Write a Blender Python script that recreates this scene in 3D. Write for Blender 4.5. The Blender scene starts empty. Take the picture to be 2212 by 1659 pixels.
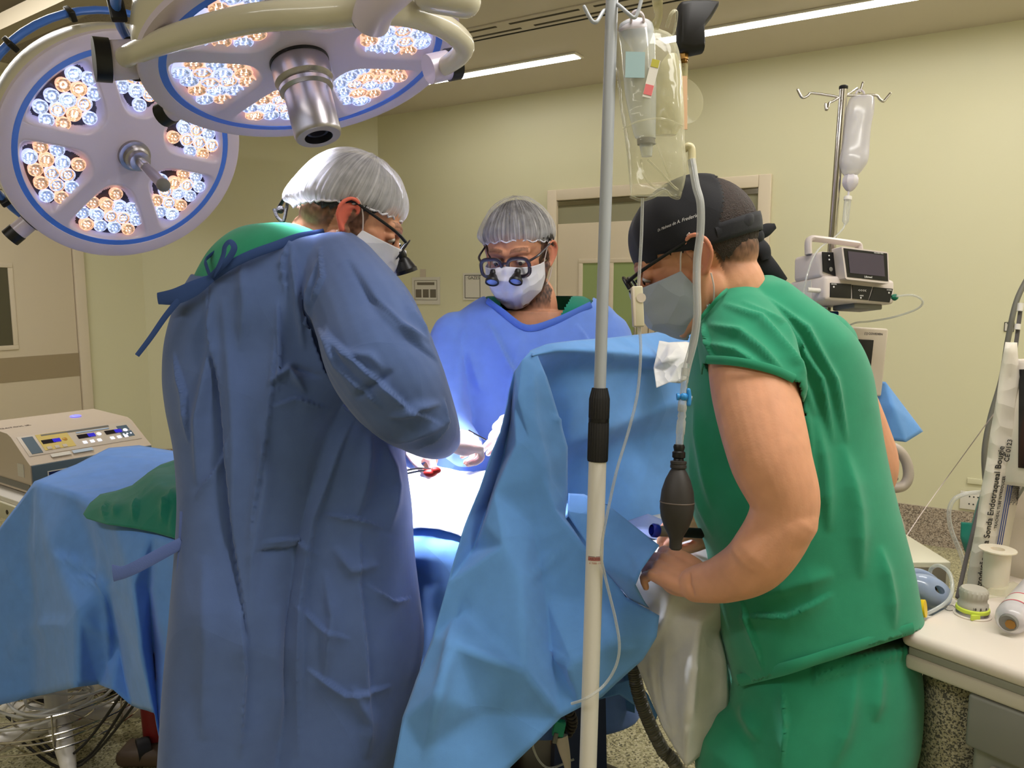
import bpy, bmesh, math, random
import numpy as np
from mathutils import Vector, Matrix

# ------------------------------------------------------------------ camera, world, exposure
SC = bpy.context.scene
COL = SC.collection
CZ = 1.45; TH = math.radians(7.0); FX = 1661.0
CAM = Vector((0, 0, CZ))
FW = Vector((0, math.cos(TH), -math.sin(TH))); UP = Vector((0, math.sin(TH), math.cos(TH))); RT = Vector((1, 0, 0))
cd = bpy.data.cameras.new('camera'); cam = bpy.data.objects.new('camera', cd); COL.objects.link(cam)
cam.location = CAM; cam.rotation_euler = (math.pi/2 - TH, 0, 0)
cd.sensor_width = 36; cd.lens = 36*FX/2212; cd.clip_start = 0.02
SC.camera = cam
w = bpy.data.worlds.new('world'); SC.world = w; w.use_nodes = True
w.node_tree.nodes['Background'].inputs[0].default_value = (0.62, 0.6, 0.5, 1)
w.node_tree.nodes['Background'].inputs[1].default_value = 0.3
vs = SC.view_settings
vs.view_transform = 'Standard'; vs.look = 'None'; vs.gamma = 1.0; vs.use_curve_mapping = False
vs.exposure = 0.0
CEIL = 2.82
STRIP_E = 19.0
SPOT_W = 280.0

def P(px, py, d):
    px = float(px); py = float(py); d = float(d)
    return CAM + d*(FW + RT*((px-1106)/FX) + UP*((829.5-py)/FX))
def PZ(px, py, z):
    zd = -math.sin(TH) + math.cos(TH)*(829.5-py)/FX
    return P(px, py, (z-CZ)/zd)
def proj(V):
    Q = np.asarray(V, float) - np.array(CAM)
    d = Q@np.array(FW); x = Q@np.array(RT); u = Q@np.array(UP)
    return 1106+FX*x/d, 829.5-FX*u/d, d

# ------------------------------------------------------------------ room lights that are out of frame, assumed on the ceiling; side ones brighten the walls
WA = Vector((-.855, .518, 0)); WB = Vector((-.518, -.855, 0))     # along the back wall (leftwards), along the left wall (towards us)
def area(name, loc, sx, sy, watt, color, rz=0.0):
    l = bpy.data.lights.new(name, 'AREA'); l.shape = 'RECTANGLE'; l.size = sx; l.size_y = sy; l.energy = watt; l.color = color
    o = bpy.data.objects.new(name, l); COL.objects.link(o); o.location = loc; o.rotation_euler = (0, 0, rz)
    return o
RZ = math.atan2(-.518, .855)
area('unseen_ceiling_light', (1.2, 0.6, CEIL-.03), 2.6, .25, 44, (1.0, .97, .93), RZ)
area('unseen_ceiling_light', (-1.6, -0.2, CEIL-.03), 2.4, .25, 30, (1.0, .97, .93), RZ)
area('unseen_ceiling_light', (-2.4, 3.2, CEIL-.03), 1.6, .15, 27, (1.0, .97, .93), RZ)  # unseen lamp, turned up to brighten the left wall
area('unseen_ceiling_light', (2.3, 2.3, CEIL-.03), 1.8, .2, 31, (1.0, .97, .93), RZ)  # unseen lamp, added to brighten the right wall

# ------------------------------------------------------------------ materials
def lin(c):
    c = c/255.0
    return c/12.92 if c <= .04045 else ((c+.055)/1.055)**2.4
def rgb(r, g, b): return (lin(r), lin(g), lin(b), 1)
MATS = {}
def mat(name, color=(200,200,200), rough=.5, metal=0, bump=None, var=0, varscale=8, emit=None, es=1, trans=0, ior=1.45, alpha=1, sss=0, sheen=0, spec=.5, coat=0, attr=False, crumple=0, cscale=6, twoside=None):
    if name in MATS: return MATS[name]
    m = bpy.data.materials.new(name); m.use_nodes = True; nt = m.node_tree; N = nt.nodes; L = nt.links
    b = N['Principled BSDF']; c = rgb(*color)
    b.inputs['Base Color'].default_value = c; b.inputs['Roughness'].default_value = rough; b.inputs['Metallic'].default_value = metal
    b.inputs['IOR'].default_value = ior; b.inputs['Transmission Weight'].default_value = trans; b.inputs['Alpha'].default_value = alpha
    b.inputs['Specular IOR Level'].default_value = spec; b.inputs['Coat Weight'].default_value = coat
    if sss:
        b.inputs['Subsurface Weight'].default_value = sss; b.inputs['Subsurface Radius'].default_value = (.012,.004,.002); b.inputs['Subsurface Scale'].default_value = 1
    if sheen: b.inputs['Sheen Weight'].default_value = sheen; b.inputs['Sheen Roughness'].default_value = .6
    if emit: b.inputs['Emission Color'].default_value = rgb(*emit); b.inputs['Emission Strength'].default_value = es
    tc = N.new('ShaderNodeTexCoord'); src = None
    if attr:
        a = N.new('ShaderNodeAttribute'); a.attribute_name = 'Col'; src = a.outputs['Color']; L.new(src, b.inputs['Base Color'])
    if var:
        n = N.new('ShaderNodeTexNoise'); n.inputs['Scale'].default_value = varscale; n.inputs['Detail'].default_value = 4; L.new(tc.outputs['Object'], n.inputs['Vector'])
        mp = N.new('ShaderNodeMapRange'); mp.inputs['From Min'].default_value = .3; mp.inputs['From Max'].default_value = .7; mp.inputs['To Min'].default_value = 1-var; mp.inputs['To Max'].default_value = 1+var
        L.new(n.outputs['Fac'], mp.inputs['Value'])
        mx = N.new('ShaderNodeVectorMath'); mx.operation = 'SCALE'
        if src: L.new(src, mx.inputs[0])
        else: mx.inputs[0].default_value = c[:3]
        L.new(mp.outputs[0], mx.inputs['Scale']); L.new(mx.outputs[0], b.inputs['Base Color'])
    last = None
    if crumple:
        dn = N.new('ShaderNodeTexNoise'); dn.inputs['Scale'].default_value = 2.5; dn.inputs['Detail'].default_value = 1; L.new(tc.outputs['Object'], dn.inputs['Vector'])
        ad = N.new('ShaderNodeVectorMath'); ad.operation = 'MULTIPLY_ADD'; L.new(dn.outputs['Color'], ad.inputs[0]); ad.inputs[1].default_value = (.35,.35,.2); L.new(tc.outputs['Object'], ad.inputs[2])
        v = N.new('ShaderNodeTexVoronoi'); v.feature = 'F1'; v.inputs['Scale'].default_value = cscale; L.new(ad.outputs[0], v.inputs['Vector'])
        bp = N.new('ShaderNodeBump'); bp.inputs['Strength'].default_value = crumple; bp.inputs['Distance'].default_value = .05; L.new(v.outputs['Distance'], bp.inputs['Height']); last = bp
    if bump:
        n = N.new('ShaderNodeTexNoise'); n.inputs['Scale'].default_value = bump[0]; n.inputs['Detail'].default_value = 3; L.new(tc.outputs['Object'], n.inputs['Vector'])
        bp = N.new('ShaderNodeBump'); bp.inputs['Strength'].default_value = bump[1]; bp.inputs['Distance'].default_value = bump[2] if len(bump) > 2 else .002; L.new(n.outputs['Fac'], bp.inputs['Height'])
        if last: L.new(last.outputs[0], bp.inputs['Normal'])
        last = bp
    if last: L.new(last.outputs[0], b.inputs['Normal'])
    MATS[name] = m
    return m
def clear(name, tint=(220,220,210), body=.12, edge=.55, rough=.08, noise=0):
    """thin clear plastic film: see-through, with milky body and glossy edges"""
    if name in MATS: return MATS[name]
    m = bpy.data.materials.new(name); m.use_nodes = True; nt = m.node_tree; N = nt.nodes; L = nt.links; N.clear()
    out = N.new('ShaderNodeOutputMaterial'); tr = N.new('ShaderNodeBsdfTransparent'); tr.inputs[0].default_value = (.97,.97,.95,1)
    b = N.new('ShaderNodeBsdfPrincipled'); b.inputs['Base Color'].default_value = rgb(*tint); b.inputs['Roughness'].default_value = rough; b.inputs['Specular IOR Level'].default_value = .8
    lw = N.new('ShaderNodeLayerWeight'); lw.inputs['Blend'].default_value = .35
    mr = N.new('ShaderNodeMapRange'); mr.inputs['To Min'].default_value = body; mr.inputs['To Max'].default_value = edge; L.new(lw.outputs['Facing'], mr.inputs['Value'])
    mx = N.new('ShaderNodeMixShader'); L.new(mr.outputs[0], mx.inputs[0]); L.new(tr.outputs[0], mx.inputs[1]); L.new(b.outputs[0], mx.inputs[2]); L.new(mx.outputs[0], out.inputs[0])
    if noise:
        tc = N.new('ShaderNodeTexCoord'); n = N.new('ShaderNodeTexNoise'); n.inputs['Scale'].default_value = noise; L.new(tc.outputs['Object'], n.inputs['Vector'])
        bp = N.new('ShaderNodeBump'); bp.inputs['Strength'].default_value = .6; bp.inputs['Distance'].default_value = .01; L.new(n.outputs['Fac'], bp.inputs['Height']); L.new(bp.outputs[0], b.inputs['Normal']); L.new(bp.outputs[0], lw.inputs['Normal'])
    MATS[name] = m
    return m

# ------------------------------------------------------------------ mesh builder
def frame(o, x, y=None, z=None):
    """matrix with origin o, X along x, Y near y (or Z near z)"""
    x = Vector(x).normalized()
    if z is not None:
        z = Vector(z); y = z.cross(x).normalized(); z = x.cross(y).normalized()
    else:
        z = x.cross(Vector(y)).normalized(); y = z.cross(x).normalized()
    M = Matrix((x, y, z)).transposed().to_4x4(); M.translation = o
    return M
def zframe(o, z, ref=(1,0,0)):
    z = Vector(z).normalized(); r = Vector(ref)
    if abs(z.dot(r.normalized())) > .95: r = Vector((0,1,0))
    y = z.cross(r).normalized(); x = y.cross(z).normalized()
    M = Matrix((x, y, z)).transposed().to_4x4(); M.translation = o
    return M
def catmull(pts, n):
    pts = [np.array(p, float) for p in pts]
    if n <= 1 or len(pts) < 3: return pts
    out = []
    for i in range(len(pts)-1):
        p0 = pts[i-1] if i else 2*pts[0]-pts[1]; p1 = pts[i]; p2 = pts[i+1]; p3 = pts[i+2] if i+2 < len(pts) else 2*pts[-1]-pts[-2]
        for k in range(n):
            t = k/n
            out.append(.5*((2*p1)+(-p0+p2)*t+(2*p0-5*p1+4*p2-p3)*t*t+(-p0+3*p1-3*p2+p3)*t**3))
    out.append(pts[-1]); return out
class MB:
    def __init__(s): s.v = []; s.f = []; s.m = []; s.mi = 0
    def add(s, vs, fs, M=None):
        n = len(s.v)
        for p in vs: s.v.append(tuple(M@Vector(p)) if M is not None else tuple(p))
        for f in fs: s.f.append(tuple(i+n for i in f)); s.m.append(s.mi)
        return s
    def box(s, c, size, M=None, bev=0):
        x, y, z = [a/2 for a in size]; cx, cy, cz = c
        if bev <= 0:
            vs = [(cx+i*x, cy+j*y, cz+k*z) for i in (-1,1) for j in (-1,1) for k in (-1,1)]
            return s.add(vs, [(0,1,3,2),(4,6,7,5),(0,4,5,1),(2,3,7,6),(0,2,6,4),(1,5,7,3)], M)
        bm = bmesh.new(); bmesh.ops.create_cube(bm, size=1)
        for v in bm.verts: v.co = Vector((v.co.x*2*x, v.co.y*2*y, v.co.z*2*z))
        bmesh.ops.bevel(bm, geom=list(bm.edges), offset=min(bev, x*.98, y*.98, z*.98), segments=3, affect='EDGES', profile=.5)
        bm.verts.index_update()
        vs = [(v.co.x+cx, v.co.y+cy, v.co.z+cz) for v in bm.verts]; fs = [tuple(v.index for v in f.verts) for f in bm.faces]; bm.free()
        return s.add(vs, fs, M)
    def prism(s, poly, z0, z1, M=None):
        n = len(poly); vs = [(x, y, z0) for x, y in poly]+[(x, y, z1) for x, y in poly]
        fs = [tuple(range(n-1, -1, -1)), tuple(range(n, 2*n))]+[(i, (i+1) % n, n+(i+1) % n, n+i) for i in range(n)]
        return s.add(vs, fs, M)
    def lathe(s, prof, M=None, seg=28, cap=True, ripple=None):
        vs = []; fs = []; n = len(prof)
        for r, z in prof:
            for k in range(seg):
                a = 2*math.pi*k/seg; rr = r*(1+(ripple(a, z) if ripple else 0)); vs.append((rr*math.cos(a), rr*math.sin(a), z))
        for i in range(n-1):
            for k in range(seg):
                k2 = (k+1) % seg; fs.append((i*seg+k, i*seg+k2, (i+1)*seg+k2, (i+1)*seg+k))
        if cap: fs.append(tuple(range(seg-1, -1, -1))); fs.append(tuple((n-1)*seg+k for k in range(seg)))
        return s.add(vs, fs, M)
    def cyl(s, p0, p1, r0, r1=None, seg=20):
        p0 = Vector(p0); p1 = Vector(p1); h = (p1-p0).length
        return s.lathe([(r0, 0), (r1 if r1 is not None else r0, h)], zframe(p0, p1-p0), seg)
    def ball(s, c, r, M=None, seg=20, rings=12):
        if not hasattr(r, '__len__'): r = (r, r, r)
        vs = [(c[0], c[1], c[2]-r[2])]; fs = []
        for i in range(1, rings):
            ph = -math.pi/2+math.pi*i/rings
            for k in range(seg):
                a = 2*math.pi*k/seg; vs.append((c[0]+r[0]*math.cos(ph)*math.cos(a), c[1]+r[1]*math.cos(ph)*math.sin(a), c[2]+r[2]*math.sin(ph)))
        vs.append((c[0], c[1], c[2]+r[2])); T = len(vs)-1
        for k in range(seg):
            k2 = (k+1) % seg; fs.append((0, 1+k2, 1+k)); fs.append((T, T-seg+k, T-seg+k2))
            for i in range(rings-2): fs.append((1+i*seg+k, 1+i*seg+k2, 1+(i+1)*seg+k2, 1+(i+1)*seg+k))
        return s.add(vs, fs, M)
    def tube(s, pts, r, seg=12, n=6, M=None, flat=None, closed=False, twist=None, round_caps=False):
        """sweep along points; r a number or a list; flat = (scale_a, scale_b) of the section, twist = reference vector"""
        rr = [r]*len(pts) if not hasattr(r, '__len__') else list(r)
        Q = catmull([tuple(p)+(q,) for p, q in zip(pts, rr)], n)
        if round_caps:
            a, b = Q[0], Q[-1]; ta = (Q[0]-Q[1])[:3]; ta /= np.linalg.norm(ta)+1e-9; tb = (Q[-1]-Q[-2])[:3]; tb /= np.linalg.norm(tb)+1e-9
            pre = [np.append(a[:3]+ta*a[3]*math.sin(t), a[3]*max(math.cos(t), .05)) for t in (1.55, 1.2, .8, .4)]
            post = [np.append(b[:3]+tb*b[3]*math.sin(t), b[3]*max(math.cos(t), .05)) for t in (.4, .8, 1.2, 1.55)]
            Q = pre+Q+post
        vs = []; fs = []; m = len(Q); ref = Vector(twist) if twist is not None else None; prev = None
        for i, q in enumerate(Q):
            t = Vector((Q[min(i+1, m-1)]-Q[max(i-1, 0)])[:3]).normalized()
            if ref is not None: x = (ref-t*ref.dot(t)).normalized()
            elif prev is None:
                a = Vector((0,0,1)) if abs(t.z) < .9 else Vector((1,0,0)); x = (a-t*a.dot(t)).normalized()
            else: x = (prev-t*prev.dot(t)).normalized()
            prev = x; y = t.cross(x); fa, fb = flat if flat else (1, 1)
            for k in range(seg):
                a = 2*math.pi*k/seg; vs.append(Vector(q[:3])+x*(math.cos(a)*q[3]*fa)+y*(math.sin(a)*q[3]*fb))
        for i in range(m-1):
            for k in range(seg):
                k2 = (k+1) % seg; fs.append((i*seg+k, i*seg+k2, (i+1)*seg+k2, (i+1)*seg+k))
        fs.append(tuple(range(seg-1, -1, -1))); fs.append(tuple((m-1)*seg+k for k in range(seg)))
        return s.add(vs, fs, M)
    def rows(s, rows, n=6, seg=48, p=2.3, tilt=0.0):
        """trunk-like loft: rows of (py, px_left, px_right, depth, thickness)"""
        Q = catmull(rows, n); vs = []; fs = []; m = len(Q)
        for q in Q:
            y, xl, xr, d, th = q[:5]; c = P((xl+xr)/2, y, d); hw = (xr-xl)/2/FX*d
            for k in range(seg):
                a = 2*math.pi*k/seg; ca, sa = math.cos(a), math.sin(a); e = 2/p
                X = math.copysign(abs(ca)**e, ca)*hw; Y = math.copysign(abs(sa)**e, sa)*th/2
                vs.append(c+RT*X+Vector((0,1,0))*Y+Vector((0,0,1))*(Y*tilt))
        for i in range(m-1):
            for k in range(seg):
                k2 = (k+1) % seg; fs.append((i*seg+k2, i*seg+k, (i+1)*seg+k, (i+1)*seg+k2))
        fs.append(tuple(range(seg))); fs.append(tuple((m-1)*seg+k for k in range(seg-1, -1, -1)))
        return s.add(vs, fs)
    def build(s, name, m, parent=None, smooth=True, angle=40, loc=None):
        me = bpy.data.meshes.new(name); org = Vector(parent['org']) if parent is not None and 'org' in parent else (Vector(loc) if loc is not None else Vector((0,0,0)))
        V = [tuple(Vector(v)-org) for v in s.v]
        me.from_pydata(V, [], s.f); ms = m if isinstance(m, (list, tuple)) else [m]
        for x in ms: me.materials.append(x)
        if len(ms) > 1: me.polygons.foreach_set('material_index', s.m)
        me.update()
        bm = bmesh.new(); bm.from_mesh(me); bmesh.ops.recalc_face_normals(bm, faces=bm.faces); bm.to_mesh(me); bm.free()
        return link(name, me, parent, smooth, angle, org if parent is None else None)
def link(name, me, parent=None, smooth=True, angle=40, loc=None):
    o = bpy.data.objects.new(name, me); COL.objects.link(o)
    if smooth:
        me.polygons.foreach_set('use_smooth', [True]*len(me.polygons))
        if angle < 180: me.set_sharp_from_angle(angle=math.radians(angle))
    if parent is not None: o.parent = parent; o['org'] = parent['org']
    else: o['org'] = tuple(loc) if loc is not None else (0,0,0); o.location = o['org']
    return o
def tag(o, label=None, cat=None, group=None, kind=None):
    if label: o['label'] = label
    if cat: o['category'] = cat
    if group: o['group'] = group
    if kind: o['kind'] = kind
    return o
def thing(name, label, cat, loc, group=None):
    o = bpy.data.objects.new(name, None); COL.objects.link(o); o.location = loc; o.empty_display_size = .05; o['org'] = tuple(loc)
    return tag(o, label, cat, group)

# ------------------------------------------------------------------ solids grown from overlapping volumes (one continuous surface)
def solid(mb, voxel=.004, smooth=4):
    me = bpy.data.meshes.new('t'); me.from_pydata([tuple(v) for v in mb.v], [], mb.f); me.update()
    bm = bmesh.new(); bm.from_mesh(me); bmesh.ops.recalc_face_normals(bm, faces=bm.faces); bm.to_mesh(me); bm.free()
    o = bpy.data.objects.new('t', me); COL.objects.link(o)
    r = o.modifiers.new('r', 'REMESH'); r.mode = 'VOXEL'; r.voxel_size = voxel
    if smooth: q = o.modifiers.new('s', 'SMOOTH'); q.iterations = smooth; q.factor = .5
    dg = bpy.context.evaluated_depsgraph_get(); e = o.evaluated_get(dg); m2 = bpy.data.meshes.new_from_object(e)
    bpy.data.objects.remove(o); bpy.data.meshes.remove(me); return m2
def getV(me):
    V = np.empty(len(me.vertices)*3, np.float32); me.vertices.foreach_get('co', V); V = V.reshape(-1, 3).astype(float)
    N = np.empty(len(me.vertices)*3, np.float32); me.vertices.foreach_get('normal', N); return V, N.reshape(-1, 3).astype(float)
def setV(me, V): me.vertices.foreach_set('co', np.asarray(V, np.float32).ravel()); me.update()
def facing(V, N):
    T = np.array(CAM)-V; T /= np.linalg.norm(T, axis=1)[:, None]; return np.clip((N*T).sum(1)*2.0, 0, 1)
def polydist(px, py, pl):
    best = np.full(len(px), 1e9); side = np.zeros(len(px)); T = np.zeros(len(px)); sg = [math.hypot(b[0]-a[0], b[1]-a[1]) for a, b in zip(pl[:-1], pl[1:])]; tot = sum(sg); acc = 0
    for (x0, y0), (x1, y1), sl_ in zip(pl[:-1], pl[1:], sg):
        dx, dy = x1-x0, y1-y0; L2 = dx*dx+dy*dy+1e-9
        t = np.clip(((px-x0)*dx+(py-y0)*dy)/L2, 0, 1); ex = px-(x0+t*dx); ey = py-(y0+t*dy); dd = np.hypot(ex, ey)
        u = dd < best; best[u] = dd[u]; side[u] = np.sign(dx*ey-dy*ex)[u]; T[u] = ((acc+t*sl_)/tot)[u]; acc += sl_
    return best, side, np.clip(np.minimum(T, 1-T)*3.2, 0, 1)**.8
def polyfade(px, py, pl):
    (x0, y0), (x1, y1) = pl[0], pl[-1]; L2 = (x1-x0)**2+(y1-y0)**2+1e-9
    t = ((px-x0)*(x1-x0)+(py-y0)*(y1-y0))/L2; return np.clip(t*6, 0, 1)*np.clip((1-t)*6, 0, 1)*1.0
FOLD = 1.9
def folds(me, items):
    """items: ('r', polyline, width_px, amp) soft ridge; ('s', polyline, width_px, amp) one-sided fold"""
    V, N = getV(me); px, py, d = proj(V); f = facing(V, N); D = np.zeros(len(V))
    for k, pl, wd, am in items:
        q, sd, tf = polydist(px, py, pl); wd = wd*(.45+.55*tf)
        if k == 'r': D += FOLD*am*tf*np.exp(-(q/wd)**1.5)*f
        else: D += FOLD*am*tf*np.where(sd > 0, np.exp(-(q/wd)), np.exp(-(q/(wd*.12))**2))*f
    setV(me, V+N*D[:, None]); return me
_rs = np.random.RandomState(7)
def wob(V, scale, seed=0, oct=3):
    rs = np.random.RandomState(seed); out = np.zeros(len(V)); a = 1.0
    for o in range(oct):
        for k in range(4):
            dr = rs.normal(size=3); dr /= np.linalg.norm(dr); ph = rs.uniform(0, 6.28, 3); dr2 = rs.normal(size=3)
            out += a*np.sin(V@dr*scale*6.28+ph[0]+1.3*np.sin(V@dr2*scale*2.7+ph[1]))/4
        scale *= 2.1; a *= .5
    return out
def crump(V, scale, seed=0, n=5, stretch=(1,1,1)):
    """faceted crumple: sum of folded (triangle wave) planes"""
    rs = np.random.RandomState(seed); out = np.zeros(len(V)); W = V*np.array(stretch)
    for k in range(n):
        dr = rs.normal(size=3); dr /= np.linalg.norm(dr); s = scale*rs.uniform(.6, 1.6); t = W@dr*s+rs.uniform()+.35*wob(V, scale*.35, seed+k, 1)
        tri = 2*np.abs(t-np.floor(t)-.5); m = .5+.5*wob(V, scale*.4, seed+20+k, 1); out += (tri-.5)*np.clip(m, 0, 1)
    return out/n
def crumple_me(me, am, scale, seed=0, stretch=(1,1,1), wv=0, ws=3):
    V, N = getV(me); D = am*crump(V, scale, seed, 6, stretch)
    if wv: D = D+wv*wob(V, ws, seed+5, 2)
    setV(me, V+N*D[:, None]); return me
def inpoly(px, py, poly):
    c = np.zeros(len(px), bool); n = len(poly)
    for i in range(n):
        x0, y0 = poly[i]; x1, y1 = poly[(i+1) % n]
        if y0 == y1: continue
        k = ((y0 > py) != (y1 > py)) & (px < (x1-x0)*(py-y0)/(y1-y0)+x0); c ^= k
    return c
def cut(me, test):
    """remove faces whose centre passes test(centres array, normals array)"""
    n = len(me.polygons); C = np.empty(n*3, np.float32); me.polygons.foreach_get('center', C); C = C.reshape(-1, 3).astype(float)
    Nn = np.empty(n*3, np.float32); me.polygons.foreach_get('normal', Nn); kill = test(C, Nn.reshape(-1, 3))
    bm = bmesh.new(); bm.from_mesh(me); bm.faces.ensure_lookup_table()
    bmesh.ops.delete(bm, geom=[bm.faces[i] for i in np.nonzero(kill)[0]], context='FACES'); bm.to_mesh(me); bm.free(); me.update(); return me
def attach(me, name, m, parent, angle=180, thick=0, colors=None):
    org = np.array(parent['org']) if parent is not None else np.zeros(3)
    V, N = getV(me)
    if colors is not None:
        a = me.color_attributes.new('Col', 'FLOAT_COLOR', 'POINT'); C4 = np.ones((len(V), 4), np.float32); C4[:, :3] = colors; a.data.foreach_set('color', C4.ravel())
    setV(me, V-org); me.materials.clear(); me.materials.append(m)
    o = link(name, me, parent, True, angle)
    if thick: q = o.modifiers.new('thickness', 'SOLIDIFY'); q.thickness = thick; q.offset = 0
    return o
def sheet(pts, faces, cuts=5, smooth=3, amp=.002, scale=9, seed=0, wv=0.0, ws=3):
    """cloth sheet from a hand-laid net of fold lines (px,py,depth) -> mesh in world space"""
    bm = bmesh.new(); K = {k: bm.verts.new(P(*p)) for k, p in pts.items()}
    for f in faces:
        try: bm.faces.new([K[k] for k in (f.split() if isinstance(f, str) else f)])
        except ValueError: pass
    bmesh.ops.triangulate(bm, faces=bm.faces); bmesh.ops.recalc_face_normals(bm, faces=bm.faces)
    bmesh.ops.subdivide_edges(bm, edges=bm.edges, cuts=cuts, use_grid_fill=True)
    for i in range(smooth): bmesh.ops.smooth_vert(bm, verts=[v for v in bm.verts if not v.is_boundary], factor=.5, use_axis_x=True, use_axis_y=True, use_axis_z=True)
    me = bpy.data.meshes.new('sheet'); bm.to_mesh(me); bm.free()
    if amp or wv: crumple_me(me, amp, scale, seed, wv=wv, ws=ws)
    return me
def text(s, size, M, m, parent, name='lettering', ext=.0003, align='CENTER', shear=0, warp=None):
    c = bpy.data.curves.new('t', 'FONT'); c.body = s; c.size = size; c.align_x = align; c.align_y = 'CENTER'; c.extrude = ext; c.shear = shear; c.resolution_u = 3
    o = bpy.data.objects.new('t', c); COL.objects.link(o); dg = bpy.context.evaluated_depsgraph_get()
    me = bpy.data.meshes.new_from_object(o.evaluated_get(dg)); bpy.data.objects.remove(o); me.transform(M)
    V, _ = getV(me)
    if warp: V = warp(V)
    setV(me, V); return attach(me, name, m, parent)
# ------------------------------------------------------------------ palette
M_wall = mat('wall_paint', (220,216,184), .32, bump=(40,.12,.001), spec=.4)
M_ceil = mat('ceiling_paint', (212,202,188), .7, bump=(60,.1,.001))
M_trimw = mat('door_frame_paint', (222,208,186), .45)
M_door = mat('door_laminate', (216,202,178), .5)
M_white = mat('white_enamel', (225,220,212), .35)
M_cream = mat('cream_plastic', (205,192,176), .45, bump=(300,.1,.0005))
M_grey = mat('grey_plastic', (120,118,112), .5)
M_dark = mat('black_plastic', (14,13,15), .4)
M_rub = mat('black_rubber', (24,22,22), .6)
M_chrome = mat('chrome', (190,185,180), .15, 1)
M_alu = mat('brushed_aluminium', (176,172,178), .33, 1, bump=(180,.15,.0005))
M_screen = mat('dark_screen', (26,25,28), .18)
M_scr2 = mat('dim_lcd', (74,66,80), .25)
M_ink = mat('black_print', (30,28,30), .7)
M_wink = mat('white_print', (225,222,220), .6)
M_paper = mat('paper', (215,210,200), .8)
M_panel = mat('strip_light_glass', (255,255,255), .5, emit=(255,250,240), es=STRIP_E)

# ------------------------------------------------------------------ room shell
def floor_mat(name, base, specks, sc):
    m = bpy.data.materials.new(name); m.use_nodes = True; nt = m.node_tree; N = nt.nodes; L = nt.links; b = N['Principled BSDF']; b.inputs['Roughness'].default_value = .35
    tc = N.new('ShaderNodeTexCoord'); prev = None; col = rgb(*base)
    for i, (c, s, th) in enumerate(specks):
        v = N.new('ShaderNodeTexVoronoi'); v.inputs['Scale'].default_value = s; L.new(tc.outputs['Object'], v.inputs['Vector'])
        sep = N.new('ShaderNodeSeparateColor'); L.new(v.outputs['Color'], sep.inputs[0])
        g = N.new('ShaderNodeMath'); g.operation = 'GREATER_THAN'; g.inputs[1].default_value = th; L.new(sep.outputs[i % 3], g.inputs[0])
        mx = N.new('ShaderNodeMix'); mx.data_type = 'RGBA'; L.new(g.outputs[0], mx.inputs[0])
        if prev is None: mx.inputs[6].default_value = col
        else: L.new(prev, mx.inputs[6])
        mx.inputs[7].default_value = rgb(*c); prev = mx.outputs[2]
    L.new(prev, b.inputs['Base Color']); return m
M_floor = floor_mat('terrazzo', (172,166,128), [((128,122,90),150,.72),((196,190,154),120,.7),((92,88,66),190,.9),((212,206,180),240,.9)], 1)
M_skirt = floor_mat('pink_granite', (168,152,136), [((120,108,98),160,.6),((196,184,170),200,.75)], 1)
A0 = Vector((1.521, 4.79, 0)); K2 = Vector((-1.077, 6.364, 0)); K1 = Vector((-2.78, 5.85, 0)); K3 = A0-WA*2.9
K0 = K1+WB*6.6
def meet(p, u, q, v):
    d = u.x*v.y-u.y*v.x; t = ((q.x-p.x)*v.y-(q.y-p.y)*v.x)/d; return p+u*t
K4 = meet(K3, WB, K0, -WA)
room = [K0, K1, K2, K3, K4]
ctr = sum(room, Vector())/5
def wall(name, a, b):
    n = Vector((-(b-a).y, (b-a).x, 0)).normalized()
    if n.dot(ctr-a) > 0: n = -n
    m = MB(); M = frame(a, b-a, z=(0,0,1)); L = (b-a).length; s = 1 if (M.to_3x3()@Vector((0,1,0))).dot(n) > 0 else -1
    m.box((L/2, s*.06, CEIL/2), (L+.1, .12, CEIL), M); o = m.build(name, M_wall, smooth=False); tag(o, kind='structure'); return M, -s
wall('wall_left', K0, K1); wall('wall_corner', K1, K2); Mback, sb = wall('wall_back', K2, K3); wall('wall_right', K3, K4); wall('wall_rear', K4, K0)
m = MB(); m.prism([(p.x, p.y) for p in room], -.1, 0); tag(m.build('floor', M_floor, smooth=False), kind='structure')
m = MB(); m.prism([(p.x, p.y) for p in room], CEIL, CEIL+.1); tag(m.build('ceiling', M_ceil, smooth=False), kind='structure')
Lb = (K3-K2).length
m = MB(); m.box((Lb/2, sb*.008, .11), (Lb, .016, .22), Mback); tag(m.build('baseboard_back', M_skirt, smooth=False), kind='structure')
Mlf = frame(K1, WB, z=(0,0,1)); sl = 1 if (Mlf.to_3x3()@Vector((0,1,0))).dot(ctr-K1) > 0 else -1
m = MB(); m.box((3.3, sl*.008, .11), (6.6, .016, .22), Mlf); tag(m.build('baseboard_left', M_skirt, smooth=False), kind='structure')
Mcn = frame(K1, K2-K1, z=(0,0,1)); sc_ = 1 if (Mcn.to_3x3()@Vector((0,1,0))).dot(ctr-K1) > 0 else -1
m = MB(); m.box(((K2-K1).length/2, sc_*.008, .11), ((K2-K1).length, .016, .22), Mcn); tag(m.build('baseboard_corner', M_skirt, smooth=False), kind='structure')

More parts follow.
